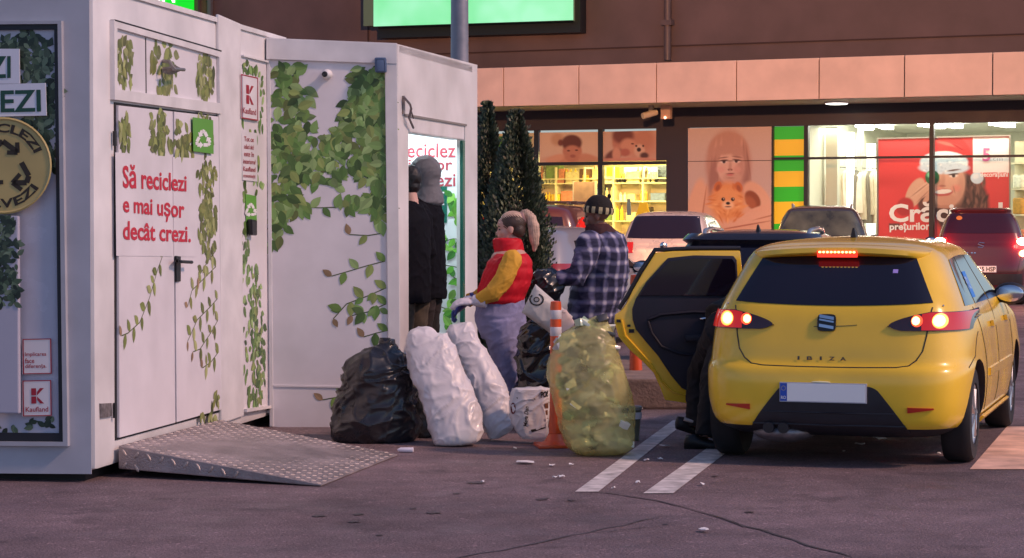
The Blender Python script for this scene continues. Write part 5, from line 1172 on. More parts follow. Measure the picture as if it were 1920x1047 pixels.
mb.build('emblem', CHROME, vw.root, local=True, smooth=40)
vw.seam('chrome_strip', 'rear', [(.5, .76), (0, .755), (-.5, .76)], CHROME, r=.010, off=.008)
DKG = mat('dark_grey_car_paint', (.030, .028, .032), .25, coat=.7)
CABIN_GLASS = mat('painted_cabin_glass', (.05, .062, .05), .05, coat=.6, spec=.6, var=.8, vscale=2.6)  # bright cabin behind the glass painted into its mottled green
far_car('parked_car', 'dark off-roader with roof rails parked before the striped panel and clothes window', 1540, 38, 8.5, .86, 1.735, 4.3, DKG, (1.22, 1.62, .74, .52), (.62, .83, .95, 1.12), mirror=(-1, 1), rails=mat('rail_silver', (.5, .5, .48), .3, .8), rake=1.05, gm=CABIN_GLASS)
MAR = mat('dark_maroon_car_paint', (.070, .009, .014), .22, coat=.8)
sz = far_car('parked_car', 'dark maroon car with brake lights glowing before the red Christmas advert', 1840, 38.5, 11, .80, 1.675, 4.1, MAR, (1.25, 1.575, .63, .50), (.58, .77, .98, 1.16), lit=True, plate_=(.63, 'AG 15 HSP'), mirror=(1, -1), rake=.9, gm=mat('wine_tinted_glass', (.03, .006, .012), .05, coat=.5, spec=.6))
for sg in (1, -1):
    mb = MB(); sz.patch('x', 'rear', lambda a, b: (sg * .70 + .10 * (b + .02) * cos(2 * pi * a), 1.10 + .06 * (b + .02) * sin(2 * pi * a)), HOT, na=18, nb=3, off=.02, mb=mb, th=.004); mb.build('bulb', mat('hot_brake', (1, .4, .3), .4, emit=(1, .38, .22), estr=80), sz.root, local=True)
mb = MB(); sz.patch('x', 'rear', lambda a, b: (-.72 + .07 * (b + .02) * cos(2 * pi * a), .90 + .05 * (b + .02) * sin(2 * pi * a)), HOT, na=18, nb=3, off=.02, mb=mb, th=.004); mb.build('indicator', mat('lit_indicator', (1, .6, .2), .4, emit=(1, .62, .22), estr=80), sz.root, local=True)
mb = MB(); b = sz.rear(0, 1.04).x - .014; mb.tube([(b, y, z) for y, z in ((-.055, 1.075), (.03, 1.085), (.055, 1.06), (-.045, 1.02), (-.02, .998), (.055, 1.005))], .011, 6); mb.build('emblem', CHROME, sz.root, local=True)
for y in (.30, .25, .17, .12): sz.patch('model_letter', 'rear', lambda a, b, y=y: (y - .03 * a, .90 + .016 * b), CHROME, na=2, nb=2, off=.010)
for sg in (1, -1):
    ld_ = bpy.data.lights.new('brake_light', 'POINT'); ld_.energy = 14; ld_.color = (1, .05, .04); ld_.shadow_soft_size = .06
    lo_b = bpy.data.objects.new('brake_light', ld_); C.objects.link(lo_b); lo_b.location = XF[sz.root] @ (sz.pt('rear', sg * .66, 1.08) + Vector((-.16, 0, 0)))
sz.patch('rear_spoiler', 'rear', sz.quadfn(.54, -.54, 1.60, 1.635, .5, -.5), MAR, na=20, nb=3, off=.05, th=.06)
mb = MB(); sz.patch('x', 'rear', lambda a, b: (.37 + .05 * (b + .02) * cos(2 * pi * a), 1.505 + .035 * (b + .02) * sin(2 * pi * a)), HOT, na=16, nb=3, off=.009, mb=mb, th=.003); mb.build('window_sticker', mat('round_sticker', lin((190, 120, 60)), .5), sz.root, local=True)
# near dark car behind the open door
NAV = mat('dark_blue_car_paint', (.020, .018, .028), .22, coat=.8)
nk = far_car('parked_car', 'dark blue car with silver roof rails just behind the open yellow door', 1392, 19.6, 15, .82, 1.40, 4.2, NAV, (.98, 1.27, .66, .52), (.55, .80, .80, .95), rails=mat('rail_bright', (.6, .58, .56), .25, .8), rake=1.0)
nk.patch('rear_spoiler', 'rear', nk.quadfn(.60, -.60, 1.27, 1.315, .56, -.56), NAV, na=24, nb=3, off=.06, th=.08); nk.antenna(.95, 1.385, h=.06)
REDC = mat('red_car_paint', (.040, .013, .013), .28, coat=.6)
rc = far_car('parked_car', 'dark red car with a tall tail lamp parked behind the plaid shirt', 984, 32, 13, .86, 1.71, 4.3, REDC, (1.12, 1.52, .60, .50), (.68, .80, .95, 1.52), rake=.6)
mb = MB()
for y in (.46, -.46): mb.tube([(.8, y, 1.72), (2.2, y, 1.73)], .02, 6)
for x in (1.0, 1.9): mb.tube([(x, -.56, 1.74), (x, .56, 1.74)], .018, 6)
mb.build('roof_rack', CARBLACK, rc.root, local=True)
SIL2 = mat('white_silver_car_paint', (.34, .31, .32), .3, .3, coat=.6)
far_car('parked_car', 'silver car with arched roof parked between the conifer and the plaid shirt', 925, 24.6, 22, .84, 1.42, 4.1, SIL2, (1.0, 1.28, .6, .5), (.58, .78, .85, 1.0), rake=1.1)
# ================================================================ sacks and bags
def nz(p, s=1.0): return noise.noise(Vector(p) * s)
RF = Matrix.Rotation(.6, 3, 'Y')
def folds(p, seed, s):
    # slack cloth: broad swells crossed by thin slanting creases
    p = Vector(p); q0 = Vector((p.x + seed * 7.3, p.y - seed * 3.1, p.z + seed))
    q = RF @ q0; q = Vector((q.x * .50, q.y, q.z * 1.25)) * (s * .8)
    wv = Vector((noise.noise(q * .6), noise.noise(q * .6 + Vector((9, 2, 4))), noise.noise(q * .6 - Vector((5, 1, 8))))) * 1.1
    r1 = max(0, 1 - 2.2 * abs(noise.noise(q + wv))); r2 = max(0, 1 - 2.2 * abs(noise.noise((RF.transposed() @ q0) * (s * 1.1) + wv + Vector((4, 4, 4))))); r3 = max(0, 1 - 2.4 * abs(noise.noise(q * 2.3 + wv)))
    return .55 * noise.noise(q0 * (s * .45)) + .55 * r1 ** 3 + .40 * r2 ** 4 + .18 * r3 ** 3 - .25
def sack(name, label, cat, rows, d, m, seed, depth=.75, amp=.03, fs=7.0, stretch=(1, 1, 1), pw=2.3, group=None, lean=0.0, tuft=0.0, nseg=150, lump=.03, nrow=120, back=None):
    # rows: (photo row, left edge, right edge) of the outline at distance d
    mb = MB(); k = len(rows); keys = [(y, a, b) for y, a, b in rows]; ybase = rows[-1][0]; ytop = rows[0][0]
    rings = []
    for i in range(nrow + 1):
        y, a, b = cr(keys, (k - 1) * i / nrow); c = A((a + b) / 2, y, d); hw = abs(b - a) / 2 / F * d
        t = (ybase - y) / (ybase - ytop); c.y += lean * t; hd_ = max(.012, min(hw * depth * 1.15, .02 + (back or .5)))
        ring = []
        for j in range(nseg):
            q = 2 * pi * j / nseg; ct, st = cos(q), sin(q)
            p = Vector((hw * math.copysign(abs(ct) ** (2 / pw), ct), hd_ * math.copysign(abs(st) ** (2 / pw), st), 0)); ring.append(c + p)
        rings.append(ring)
    mb.loft(rings, True); base = A((rows[-1][1] + rows[-1][2]) / 2, ybase, d)
    me = mb.mesh(name, [m]); me.update()
    nv = [v.normal.copy() for v in me.vertices]
    for v, n in zip(me.vertices, nv):
        p = Vector((v.co.x * stretch[0], v.co.y * stretch[1], v.co.z * stretch[2])); t = max(0, min(1, v.co.z / .12))
        v.co += n * (amp * folds(p, seed, fs) + lump * nz(p + Vector((seed, 0, 0)), 3.1)) * (.35 + .65 * t)
        if tuft:
            h = max(0, min(1, (v.co.z / max(.1, A(0, ytop, d).z) - .90) / .1)); a_ = atan2(v.co.y - d, v.co.x - base.x); v.co.z += tuft * h * (sin(5 * a_ + seed) + .6 * sin(9 * a_ + 2)) ; v.co.x += tuft * .5 * h * sin(7 * a_)
        v.co.z = max(.004, v.co.z)
    o = Vector((base.x, base.y, 0)); me.transform(Matrix.Translation(-o))
    for p in me.polygons: p.use_smooth = True
    ob = link(name, me); ob.location = o; XF[ob] = Matrix.Translation(o); tag(ob, label, cat, group); return ob
BLK = mat('black_bin_liner', (.016, .015, .019), .30, var=.1, coat=.25, crease=.6, cscale=5)
BLK2 = mat('black_glossy_bag', (.008, .008, .010), .16, coat=.6, crease=.5, cscale=5)
WSK = mat('white_woven_sack', (.70, .665, .69), .40, var=.12, vscale=7, crease=.5, cscale=5.5, sss=.06, coat=.08)
sack('rubbish_bag', 'large black bin bag with a knotted peak leaning on the ivy printed kiosk front', 'bag', [(640, 719, 727), (650, 717, 738), (664, 690, 752), (676, 654, 760), (700, 636, 772), (730, 629, 779), (765, 625, 783), (800, 621, 785), (822, 624, 782), (831, 640, 770)], 15.1, BLK, 1, depth=.72, amp=.035, fs=6.0, stretch=(1, 1, 1.5), lump=.05)
sack('rubbish_bag', 'small dark grey bag squeezed between the black bin bag and the white sack', 'bag', [(715, 786, 806), (745, 776, 816), (780, 772, 822), (812, 770, 824), (824, 776, 818)], 15.35, mat('grey_bag', (.05, .05, .055), .35, coat=.2), 4, depth=.7, amp=.02, fs=9)
sack('rubble_sack', 'big crumpled white sack with a torn open top leaning left beside the black bag', 'sack', [(612, 806, 818), (619, 786, 828), (630, 760, 838), (657, 758, 853), (704, 769, 870), (740, 784, 889), (779, 797, 902), (812, 805, 906), (830, 811, 893), (837, 818, 846)], 14.75, WSK, 2, depth=.62, amp=.020, fs=8, stretch=(1, 1, .9), lump=.012, lean=.25, tuft=.035)
mb = MB(); rg = random.Random(2)
sack('rubble_sack', 'narrower white sack slumped behind the big white sack and touching the paper bag', 'sack', [(617, 846, 878), (628, 836, 890), (655, 846, 904), (690, 862, 924), (737, 882, 951), (775, 896, 960), (803, 907, 962), (822, 916, 936)], 15.05, WSK, 3, depth=.6, amp=.019, fs=8, lump=.012, lean=.3, tuft=.02)
sack('rubbish_bag', 'glossy black bag standing behind the woman and under the tilted grey carrier bag', 'bag', [(596, 990, 1018), (615, 978, 1040), (660, 970, 1052), (710, 966, 1056), (760, 964, 1056), (792, 968, 1050), (800, 976, 1040)], 15.95, BLK2, 6, depth=.6, amp=.05, fs=5.5, lump=.05)
PAPER = mat('white_carrier', (.72, .69, .71), .55, var=.06, crease=.4, cscale=6)
bagc = sack('carrier_bag', 'white carrier bag with black cursive print between the white sack and orange post', 'bag', [(730, 962, 1030), (745, 958, 1030), (770, 957, 1031), (795, 962, 1029), (815, 972, 1029), (822, 978, 1026)], 14.9, PAPER, 9, depth=.55, amp=.016, fs=8, pw=3.4, lump=.015)
BD = 14.9
def sticker(mb, ob, s, quad, mi=0, bold=.02, shear=.25):
    # lettering laid on a bag: projected along the line of sight onto its mesh
    from mathutils.bvhtree import BVHTree
    bv = BVHTree.FromPolygons([ob.location + v.co for v in ob.data.vertices], [list(p.vertices) for p in ob.data.polygons])
    def f(x, y):
        d = ray(x, y).normalized(); h = bv.ray_cast(EYE, d); return (h[0] if h[0] else A(x, y, BD)) - d * .004
    if isinstance(s, str): text_quad(mb, s, *quad, f, mi, bold, None, shear)
    else: mb.poly([f(x, y) for x, y in s], mi)
    return f
INK = mat('black_ink', (.012, .01, .012), .6); WINE = mat('wine_print', (.14, .02, .03), .6)
mb = MB(); sticker(mb, bagc, 'Mega Dan', [(981, 800), (984, 762), (994, 763), (991, 801)]); sticker(mb, bagc, 'POI', [(1012, 735), (1028, 733), (1029, 744), (1014, 747)], 0, .05); sticker(mb, bagc, [(956 + 6 + 5 * cos(i), 766 + 11 * sin(i)) for i in np.linspace(0, 6.0, 14)], None, 1)
for x, y in ((968, 745), (1001, 747)): sticker(mb, bagc, [(x, y), (x + 3, y + 1), (x + 2, y + 4)], None, 0)
sticker(mb, bagc, [(995, 806), (1022, 801), (1023, 803), (1003, 809), (997, 811)], None, 0)
for x, y, w_, h in ((1021, 757, 7, 9), (1023, 770, 4, 8), (1022, 785, 6, 5), (1023, 796, 6, 6)): sticker(mb, bagc, [(x, y), (x + w_, y - 1), (x + w_, y + h), (x + 1, y + h)], None, 2)
mb.v = [Vector(p) - bagc.location for p in mb.v]; mb.build('print', [INK, WINE, mat('brown_print', (.16, .06, .03), .6)], bagc, recalc=False, local=True)
# tilted carrier bag on top of the black bag
GREYB = mat('pale_grey_carrier', (.56, .53, .50), .5, var=.08, crease=.4, cscale=6)
def flat_bag(name, label, quad, d, T_, m, seed, amp=.012):
    n = 44; mb = MB()
    def pt_(u, v, sg):
        x = (quad[0][0] * (1 - u) + quad[1][0] * u) * (1 - v) + (quad[3][0] * (1 - u) + quad[2][0] * u) * v
        y = (quad[0][1] * (1 - u) + quad[1][1] * u) * (1 - v) + (quad[3][1] * (1 - u) + quad[2][1] * u) * v
        e = (1 - abs(2 * u - 1) ** 4) * (1 - abs(2 * v - 1) ** 4); p = A(x, y, d); p.y -= sg * (T_ * e ** .6 + .002)
        k = amp * folds(p, seed + sg, 8) * min(1, e * 3); return p + Vector((.6 * k, -sg * k, .6 * k))
    g = lambda sg: [[pt_(i / n, j / n, sg) for i in range(n + 1)] for j in range(n + 1)]
    for sg in (1, -1): mb.loft(g(sg), False, 0, False)
    for e in (lambda t: (t, 0), lambda t: (1, t), lambda t: (1 - t, 1), lambda t: (0, 1 - t)):
        mb.loft([[pt_(*e(i / n), sg) for i in range(n + 1)] for sg in (1, -1)], False, 0, False)
    o = A(sum(q[0] for q in quad) / 4, max(q[1] for q in quad), d); return solo(name, mb, m, label, 'bag', o, smooth=60, recalc=True)
tb = flat_bag('carrier_bag', 'pale grey carrier bag with a round emblem tilted on top of the black bag', [(1004, 533), (1074, 594), (1052, 640), (978, 586)], 15.7, .075, GREYB, 12)
mb = MB(); 
for r0, r1, t0, t1 in ((11, 14, -1.2, 4.0), (4, 6, 0, 6.3)):
    P = [(1006 + r * cos(t) * 1.0 , 562 + r * .85 * sin(t)) for r in (r0,) for t in np.linspace(t0, t1, 14)]; Q = [(1006 + r1 * cos(t), 562 + r1 * .85 * sin(t)) for t in np.linspace(t0, t1, 14)]
    for a, b, c, d_ in zip(P, P[1:], Q[1:], Q): sticker(mb, tb, [a, b, c, d_], None, 0)
mb.v = [Vector(p) - tb.location for p in mb.v]; mb.build('print', INK, tb, recalc=False, local=True)
tp = sack('carrier_bag', 'pinkish paper bag corner standing behind the orange and white post', 'bag', [(585, 1052, 1058), (600, 1044, 1072), (630, 1040, 1080), (680, 1040, 1082), (740, 1042, 1082), (790, 1044, 1080), (798, 1050, 1076)], 15.6, mat('pinkish_paper', (.60, .46, .42), .6, bump=.2, bscale=16), 15, depth=.5, amp=.02, fs=7)
# yellow see-through bag and what is in it
ym = bpy.data.materials.new('yellow_film'); ym.use_nodes = True; n, l = ym.node_tree.nodes, ym.node_tree.links; n.clear()
zc = n.new('ShaderNodeTexNoise'); zc.noise_type = 'RIDGED_MULTIFRACTAL'; zc.inputs['Scale'].default_value = 6; zc.inputs['Detail'].default_value = 5; zc.inputs['Distortion'].default_value = 1.2; zb = n.new('ShaderNodeBump'); zb.inputs['Strength'].default_value = .6; zb.inputs['Distance'].default_value = .03; l.new(zc.outputs[0], zb.inputs['Height'])
oo = n.new('ShaderNodeOutputMaterial'); m1 = n.new('ShaderNodeMixShader'); m2 = n.new('ShaderNodeMixShader'); tr_ = n.new('ShaderNodeBsdfTransparent'); tl = n.new('ShaderNodeBsdfTranslucent'); df = n.new('ShaderNodeBsdfPrincipled'); tc = n.new('ShaderNodeTexCoord'); nn_ = n.new('ShaderNodeTexNoise'); rp_ = n.new('ShaderNodeMapRange')
tr_.inputs[0].default_value = (.97, .94, .62, 1); df.inputs['Base Color'].default_value = (.92, .86, .42, 1); df.inputs['Roughness'].default_value = .22; df.inputs['Coat Weight'].default_value = .4; tl.inputs[0].default_value = (.9, .82, .4, 1)
nn_.inputs['Scale'].default_value = 5; nn_.inputs['Detail'].default_value = 4; rp_.inputs[1].default_value = .35; rp_.inputs[2].default_value = .65; rp_.inputs[3].default_value = .24; rp_.inputs[4].default_value = .52
l.new(zb.outputs[0], df.inputs['Normal']); l.new(tc.outputs['Object'], zc.inputs['Vector']); l.new(tc.outputs['Object'], nn_.inputs[0]); l.new(nn_.outputs[0], rp_.inputs[0]); m2.inputs[0].default_value = .3; l.new(df.outputs[0], m2.inputs[1]); l.new(tl.outputs[0], m2.inputs[2]); l.new(rp_.outputs[0], m1.inputs[0]); l.new(tr_.outputs[0], m1.inputs[1]); l.new(m2.outputs[0], m1.inputs[2]); l.new(m1.outputs[0], oo.inputs[0])
yrows = [(595, 1118, 1136), (605, 1096, 1140), (628, 1052, 1148), (660, 1034, 1158), (695, 1024, 1171), (730, 1029, 1181), (765, 1039, 1188), (800, 1050, 1189), (835, 1062, 1188), (851, 1082, 1168)]
sack('recycling_bag', 'tall translucent yellow bag full of crushed packaging beside the orange post', 'bag', yrows, 14.2, ym, 8, depth=.8, amp=.014, fs=7.5, lump=.012)
cmats = [mat('packing_%s' % a, c, .35, coat=.4) for a, c in [('clear', (.60, .66, .56)), ('pale', (.74, .74, .64)), ('green', (.40, .52, .36)), ('dark', (.03, .03, .035)), ('navy', (.04, .04, .09)), ('foil', (.5, .5, .5))]]
clab = ['clear crushed plastic packaging inside the yellow bag', 'pale crushed packaging inside the yellow bag', 'greenish crushed bottle inside the yellow bag', 'dark crushed tray inside the yellow bag', 'navy crumpled wrapper inside the yellow bag', 'grey foil packaging inside the yellow bag']
rg = random.Random(6)
for i in range(84):
    t = (i + .5) / 84; y, a, b = cr([tuple(map(float, r)) for r in yrows], 1.2 + 7.4 * t)
    px = a + (b - a) * rg.uniform(.14, .86); ci = rg.choices(range(6), [8, 8, 5, .8 + 2.4 * (px > 1095), .5, 3])[0]
    uq = (px - (a + b) / 2) / ((b - a) / 2); hm = (b - a) / 2 / F * 14.2; p = A(px, y - 4, 14.2 - .92 * hm * sqrt(1 - uq * uq) * rg.uniform(-.1, .70))
    if p.z < .09: p.z = .09
    M = Matrix.Rotation(rg.uniform(-.7, .7), 4, 'Y') @ Matrix.Rotation(rg.uniform(-.5, .5), 4, 'X') @ Matrix.Rotation(rg.uniform(0, 3), 4, 'Z'); mb = MB()
    if ci in (0, 2) and rg.random() < .6:
        mb.lathe([(.012, .11), (.014, .09), (.036, .06), (.032, 0), (.038, -.05), (.036, -.10), (.01, -.11)], n=12, M=Matrix.Rotation(rg.uniform(.8, 2.2), 3, 'X')); mb.v = [Vector((v.x, v.y * .6, v.z * .8)) for v in mb.v]
    else: 
        w_, h_ = rg.uniform(.04, .085), rg.uniform(.008, .026); mb.box(-w_, w_, -.035, .035, -h_, h_); mb.v = [v + Vector((rg.uniform(-.012, .012), 0, rg.uniform(-.012, .012))) for v in mb.v]
    mb.v = [p + M @ v for v in mb.v]
    solo('crushed_packaging', mb, cmats[ci], clab[ci], 'packaging', p, 'packaging inside the yellow bag', bevel=.004, smooth=40)
for k, (x, y, w_, h_, r_) in enumerate([(1118, 657, 21, 6, .12), (1122, 676, 18, 3, .1), (1116, 688, 17, 3, .05), (1128, 722, 24, 5, .3), (1115, 760, 11, 7, -.5), (1160, 770, 18, 5, .05), (1140, 797, 22, 3, .05), (1074, 662, 11, 9, .2), (1150, 833, 9, 3, .2), (1060, 745, 5, 4, .4), (1062, 710, 4, 4, 0)]):
    _, a, b = cr([tuple(map(float, r)) for r in yrows], max(0, min(9, np.interp(y, [r[0] for r in yrows], range(10))))); uq = (x - (a + b) / 2) / ((b - a) / 2); p = A(x, y, 14.2 - .84 * .92 * (b - a) / 2 / F * 14.2 * sqrt(max(0, 1 - uq * uq))); s_ = 14.0 / F; mb = MB(); mb.box(-w_ * s_, w_ * s_, -.006, .006, -h_ * s_, h_ * s_); M = Matrix.Rotation(r_, 4, 'Y'); mb.v = [p + M @ v for v in mb.v]
    solo('crushed_packaging', mb, cmats[4 if k == 7 else 3], 'dark printed wrapper pressed against the film inside the yellow bag' if k != 7 else 'dark blue star-like wrapper high in the yellow bag', 'packaging', p, 'packaging inside the yellow bag', bevel=.003)
# tub behind
o = A(1182, 410, 15.1); o.z = 0; t = thing('plastic_tub', 'grey-green plastic tub with a white band just behind the yellow bag', 'tub', o)
mb = MB(); mb.lathe([(.062, 0), (.075, .20), (.076, .21)], o, 20); mb.build('tub_body', mat('tub_green', (.10, .12, .09), .3, coat=.3), t, smooth=40); mb = MB(); mb.lathe([(.079, .15), (.080, .19), (.078, .195)], o, 20); mb.build('label_band', mat('tub_band', (.62, .64, .7), .4), t, smooth=40)
mb = MB(); mb.lathe([(.082, .21), (.082, .23), (.07, .238)], o, 20); mb.build('lid', mat('tub_lid', (.25, .26, .24), .3), t, smooth=40)
# ---------------------------------------------------------------- orange posts
ORG = mat('orange_plastic', (.72, .095, .022), .38, coat=.2, var=.12); REFL = mat('reflective_white', (.66, .62, .64), .35, var=.1)
def post(px, py, h, r, label, wrap=False):
    o = G(px, py); t = thing('delineator_post', label, 'traffic post', o, R(8), 'orange delineator posts'); mb = MB()
    mb.box(-.13, .13, -.13, .13, 0, .022); mb.v = [Vector((v.x, v.y, v.z)) for v in mb.v]; mb.lathe([(.12, .022), (.075, .04), (r * 1.25, .09)], n=24); mb.build('base', ORG, t, smooth=40, local=True, bevel=.008)
    zs_ = [.09, h * .34, h * .62, h * .68, h * .755, h * .825, h * .895, h * .965, h]
    mb = MB(); mb.lathe([(r * 1.25, .09), (r * 1.08, h * .3), (r, h * .58), (r, h * .96), (r * .93, h), (r * .5, h + .004)], n=24); mb.build('shaft', ORG, t, smooth=40, local=True)
    for a, b in ((.764, .826), (.88, .942)) if not wrap else ((.10, .20), (.86, .92)):
        mb = MB(); mb.lathe([(r * 1.0, h * a), (r * 1.045, h * a + .003), (r * 1.045, h * b - .003), (r * 1.0, h * b)], n=24); mb.build('reflective_band', REFL, t, smooth=40, local=True)
    return t
post(1042, 838, .955, .037, 'orange post with white reflective bands between carrier bag and yellow bag')
post(1192, 748, 1.03, .048, 'orange post standing behind the yellow bag and left of the open car door', True)
# ---------------------------------------------------------------- litter
LIT = mat('paper_scrap', (.80, .78, .80), .6); rg = random.Random(13)
for x, y, w_, s in [(985, 868, 20, 'w'), (1071, 873, 5, ''), (1053, 895, 8, ''), (1035, 873, 6, ''), (966, 842, 4, ''), (1212, 864, 6, ''), (1238, 862, 6, ''), (1247, 838, 11, ''), (1196, 906, 5, ''), (1317, 909, 6, ''), (1320, 996, 11, ''), (1198, 768, 8, ''), (1236, 765, 9, ''), (1650, 823, 14, ''), (1612, 833, 11, ''), (1582, 848, 3, ''), (1760, 852, 5, ''), (1040, 897, 5, ''), (1150, 917, 4, ''), (905, 905, 4, '')]:
    p = G(x, y, .006); r_ = w_ / F * p.y; mb = MB(); k = 9; asp = .8 if s else 1.3
    top = [p + Vector((r_ * cos(2 * pi * i / k) * rg.uniform(.7, 1.1), asp * r_ * sin(2 * pi * i / k) * rg.uniform(.6, 1.1), rg.uniform(0, .012))) for i in range(k)]
    mb.prism(top, (0, 0, .003)); solo('paper_scrap', mb, LIT, 'widest flat pale paper scrap on the asphalt in front of the sacks' if s else 'small scrap of pale torn paper lying on the asphalt', 'litter', p, 'paper scraps on the asphalt')
p = G(760, 849); mb = MB(); mb.tube([p + Vector((-.05, 0, .016)), p + Vector((-.03, 0, .018)), p + Vector((.05, -.008, .018)), p + Vector((.053, -.008, .018))], [.007, .016, .017, .012], 10)
solo('small_bottle', mb, mat('white_bottle', (.75, .72, .82), .35), 'small white bottle lying by the tip of the metal ramp', 'bottle', p, smooth=50)

# ================================================================ people
SKIN = mat('skin_fair', (.58, .33, .27), .5, var=.06); SKIN2 = mat('skin_tanned', (.22, .105, .075), .5, var=.08)
def P(px, py, d, dy=0.0): q = A(px, py, d); q.y += dy; return q
def head_shape(mb, c, M, s=1.0, male=False, k=1.0):
    # local axes: x forwards, y left, z up
    def e(p, r): mb.ell(c + M @ (Vector(p) * s), tuple(q * s for q in r), 20, 14, M)
    e((-.012, 0, .035), (.093, .073, .082)); e((.030, 0, -.030), (.058, .058, .088)); e((.052, 0, -.098), (.030, .032, .020)); e((.060, 0, .035), (.036, .055, .040))
    e((.022, 0, -.082), (.048, .050, .034)); e((.074, 0, -.058), (.022, .028, .030)); e((.088, 0, -.018), (.014, .011, .030)); e((.098, 0, -.034), (.017, .014, .012)); e((.086, 0, -.064), (.014, .020, .0075)); e((.084, 0, -.077), (.014, .018, .008))
    for sg in (1, -1):
        e((.066, sg * .032, .010), (.018, .022, .009)); e((.055, sg * .042, -.028), (.024, .022, .022)); e((-.008, sg * .074, -.012), (.020, .009, .031)); e((-.006, sg * .072, -.036), (.010, .008, .012))
    mb.tube([c + M @ Vector((-.02, 0, -.06)) * s, c + M @ Vector((-.03, 0, -.16)) * s, c + M @ Vector((-.035, 0, -.22)) * s], [.050 * s, .052 * s, .062 * s], 16)
def eyes(c, M, s, parent):
    mb = MB()
    for sg in (1, -1): mb.ell(c + M @ Vector((.078 * s, sg * .031 * s, -.006 * s)), (.009 * s, .013 * s, .006 * s), 10, 6, M)
    mb.build('eye', mat('eye_dark', (.02, .014, .012), .2), parent, smooth=60)
    mb = MB()
    for sg in (1, -1): mb.tube([c + M @ Vector((.085, sg * .014, .016)) * s, c + M @ Vector((.086, sg * .03, .021)) * s, c + M @ Vector((.074, sg * .05, .016)) * s], .0042 * s, 6)
    mb.build('eyebrow', mat('brow_brown', (.05, .03, .02), .7), parent, smooth=60)
def hand_shape(mb, w_, dirv, palm, side, s=1.0, curl=.5):
    # wrist point, pointing direction, palm direction, side of the thumb
    d_ = Vector(dirv).normalized(); pn = Vector(palm); pn = (pn - d_ * pn.dot(d_)).normalized(); sd = d_.cross(pn).normalized()
    if sd.dot(Vector(side)) < 0: sd = -sd
    M = Matrix((d_, sd, pn)).transposed(); mb.ell(w_ + d_ * .05 * s, (.056 * s, .040 * s, .017 * s), 14, 10, M); mb.tube([w_ - d_ * .04 * s, w_ + d_ * .02 * s], [.028 * s, .030 * s], 12)
    for k, (off, L_) in enumerate(((.030, .068), (.011, .078), (-.009, .072), (-.028, .056))):
        b = w_ + d_ * .088 * s + sd * off * s; pts = [b - d_ * .02 * s, b]; a = curl * .5
        for q in range(3):
            pts.append(pts[-1] + (d_ * cos(a) + pn * sin(a)) * L_ * s * (.42, .32, .26)[q]); a += curl * (.75 + .08 * k)
        mb.tube(pts, [.0095 * s, .0098 * s, .0095 * s, .0088 * s, .0065 * s], 8)
    b = w_ + d_ * .030 * s + sd * .030 * s; mb.tube([b, b + (sd * .8 + d_ * .6) * .030 * s, b + (sd * .8 + d_ * 1.0 + pn * .3) * .048 * s, b + (sd * .7 + d_ * 1.5 + pn * .7) * .056 * s], [.013 * s, .012 * s, .011 * s, .007 * s], 8)
def cloth_wrinkle(me, amp, s, seed, st=(1, 1, 1)): displace(me, lambda c, n: amp * folds((c.x * st[0], c.y * st[1], c.z * st[2]), seed, s))
def prow(rows, d): return [(P(c, y, d, dy), rx / F * d, ry) for y, c, rx, ry, dy in rows]
def shoe(mb, heel, toe, w_=.045, h=.075):
    heel, toe = Vector(heel), Vector(toe); d_ = toe - heel
    rs_ = []
    for f, ww, hh in ((-.06, .6, .7), (.0, .85, 1.05), (.2, .95, 1.15), (.45, .9, .85), (.75, 1.05, .62), (.95, .85, .5), (1.04, .4, .35)):
        c = heel + d_ * f; sd = d_.cross(Vector((0, 0, 1))).normalized()
        rs_.append([c + sd * (w_ * ww * cos(q)) + Vector((0, 0, max(0.0, h * hh * (.5 + .5 * sin(q)) if sin(q) > -.7 else 0.0))) for q in [2 * pi * i / 14 for i in range(14)]])
    mb.loft(rs_, True)

# ---------------------------------------------------------------- the woman
WD = 16.3
wo_ = P(952, 410, WD); wo_.z = 0
wm = thing('person', 'woman in red quilted vest and yellow sleeves with a blond ponytail facing left', 'person', wo_)
Mh = Matrix.Rotation(pi - .06, 3, 'Z') @ Matrix.Rotation(.04, 3, 'Y'); hc = P(957, 428.5, WD); hs = .98
body = MB(); head_shape(body, hc, Mh, hs)
tor = prow([(462, 957, 18, .075, 0), (476, 956, 32, .13, 0), (492, 953, 37, .17, 0), (515, 950, 39, .165, 0), (545, 944, 38, .15, 0), (566, 940, 40, .16, 0), (590, 938, 43, .175, 0), (612, 940, 42, .175, 0)], WD)
body.rings(tor, 24, pw=2.3)
LEGS = lambda g: [[(P(940, 600, WD, sg * .085), P(944, 640, WD, sg * .09), P(950, 690, WD, sg * .09), P(955, 735, WD, sg * .09), P(957, 785, WD, sg * .09)), (.125 + g, .118 + g, .085 + g, .070 + g, .052 + g)] for sg in (1, -1)]
for pth, rd in LEGS(-.012): body.tube(pth, list(rd), 16)
ARM = [(P(960, 488, WD, -.19), P(946, 522, WD, -.225), P(926, 548, WD, -.23), P(897, 562, WD, -.19)), (P(958, 488, WD, .19), P(940, 525, WD, .22), P(912, 552, WD, .2), P(878, 565, WD, .12))]
for a in ARM: body.tube(a, [.048, .045, .040, .030], 14)
hand_shape(body, ARM[0][3], (-1, .05, .05), (0, .4, -1), (0, 1, .2), .9, .4); hand_shape(body, ARM[1][3], (-1, 0, -.25), (0, -.5, -1), (0, -1, .2), .9, .4)
finish(baked(body, .008, 2), 'body', SKIN, wm)
eyes(hc, Mh, hs, wm)
mb = MB()
for pth, rd in LEGS(.006): mb.tube(pth, list(rd), 18)
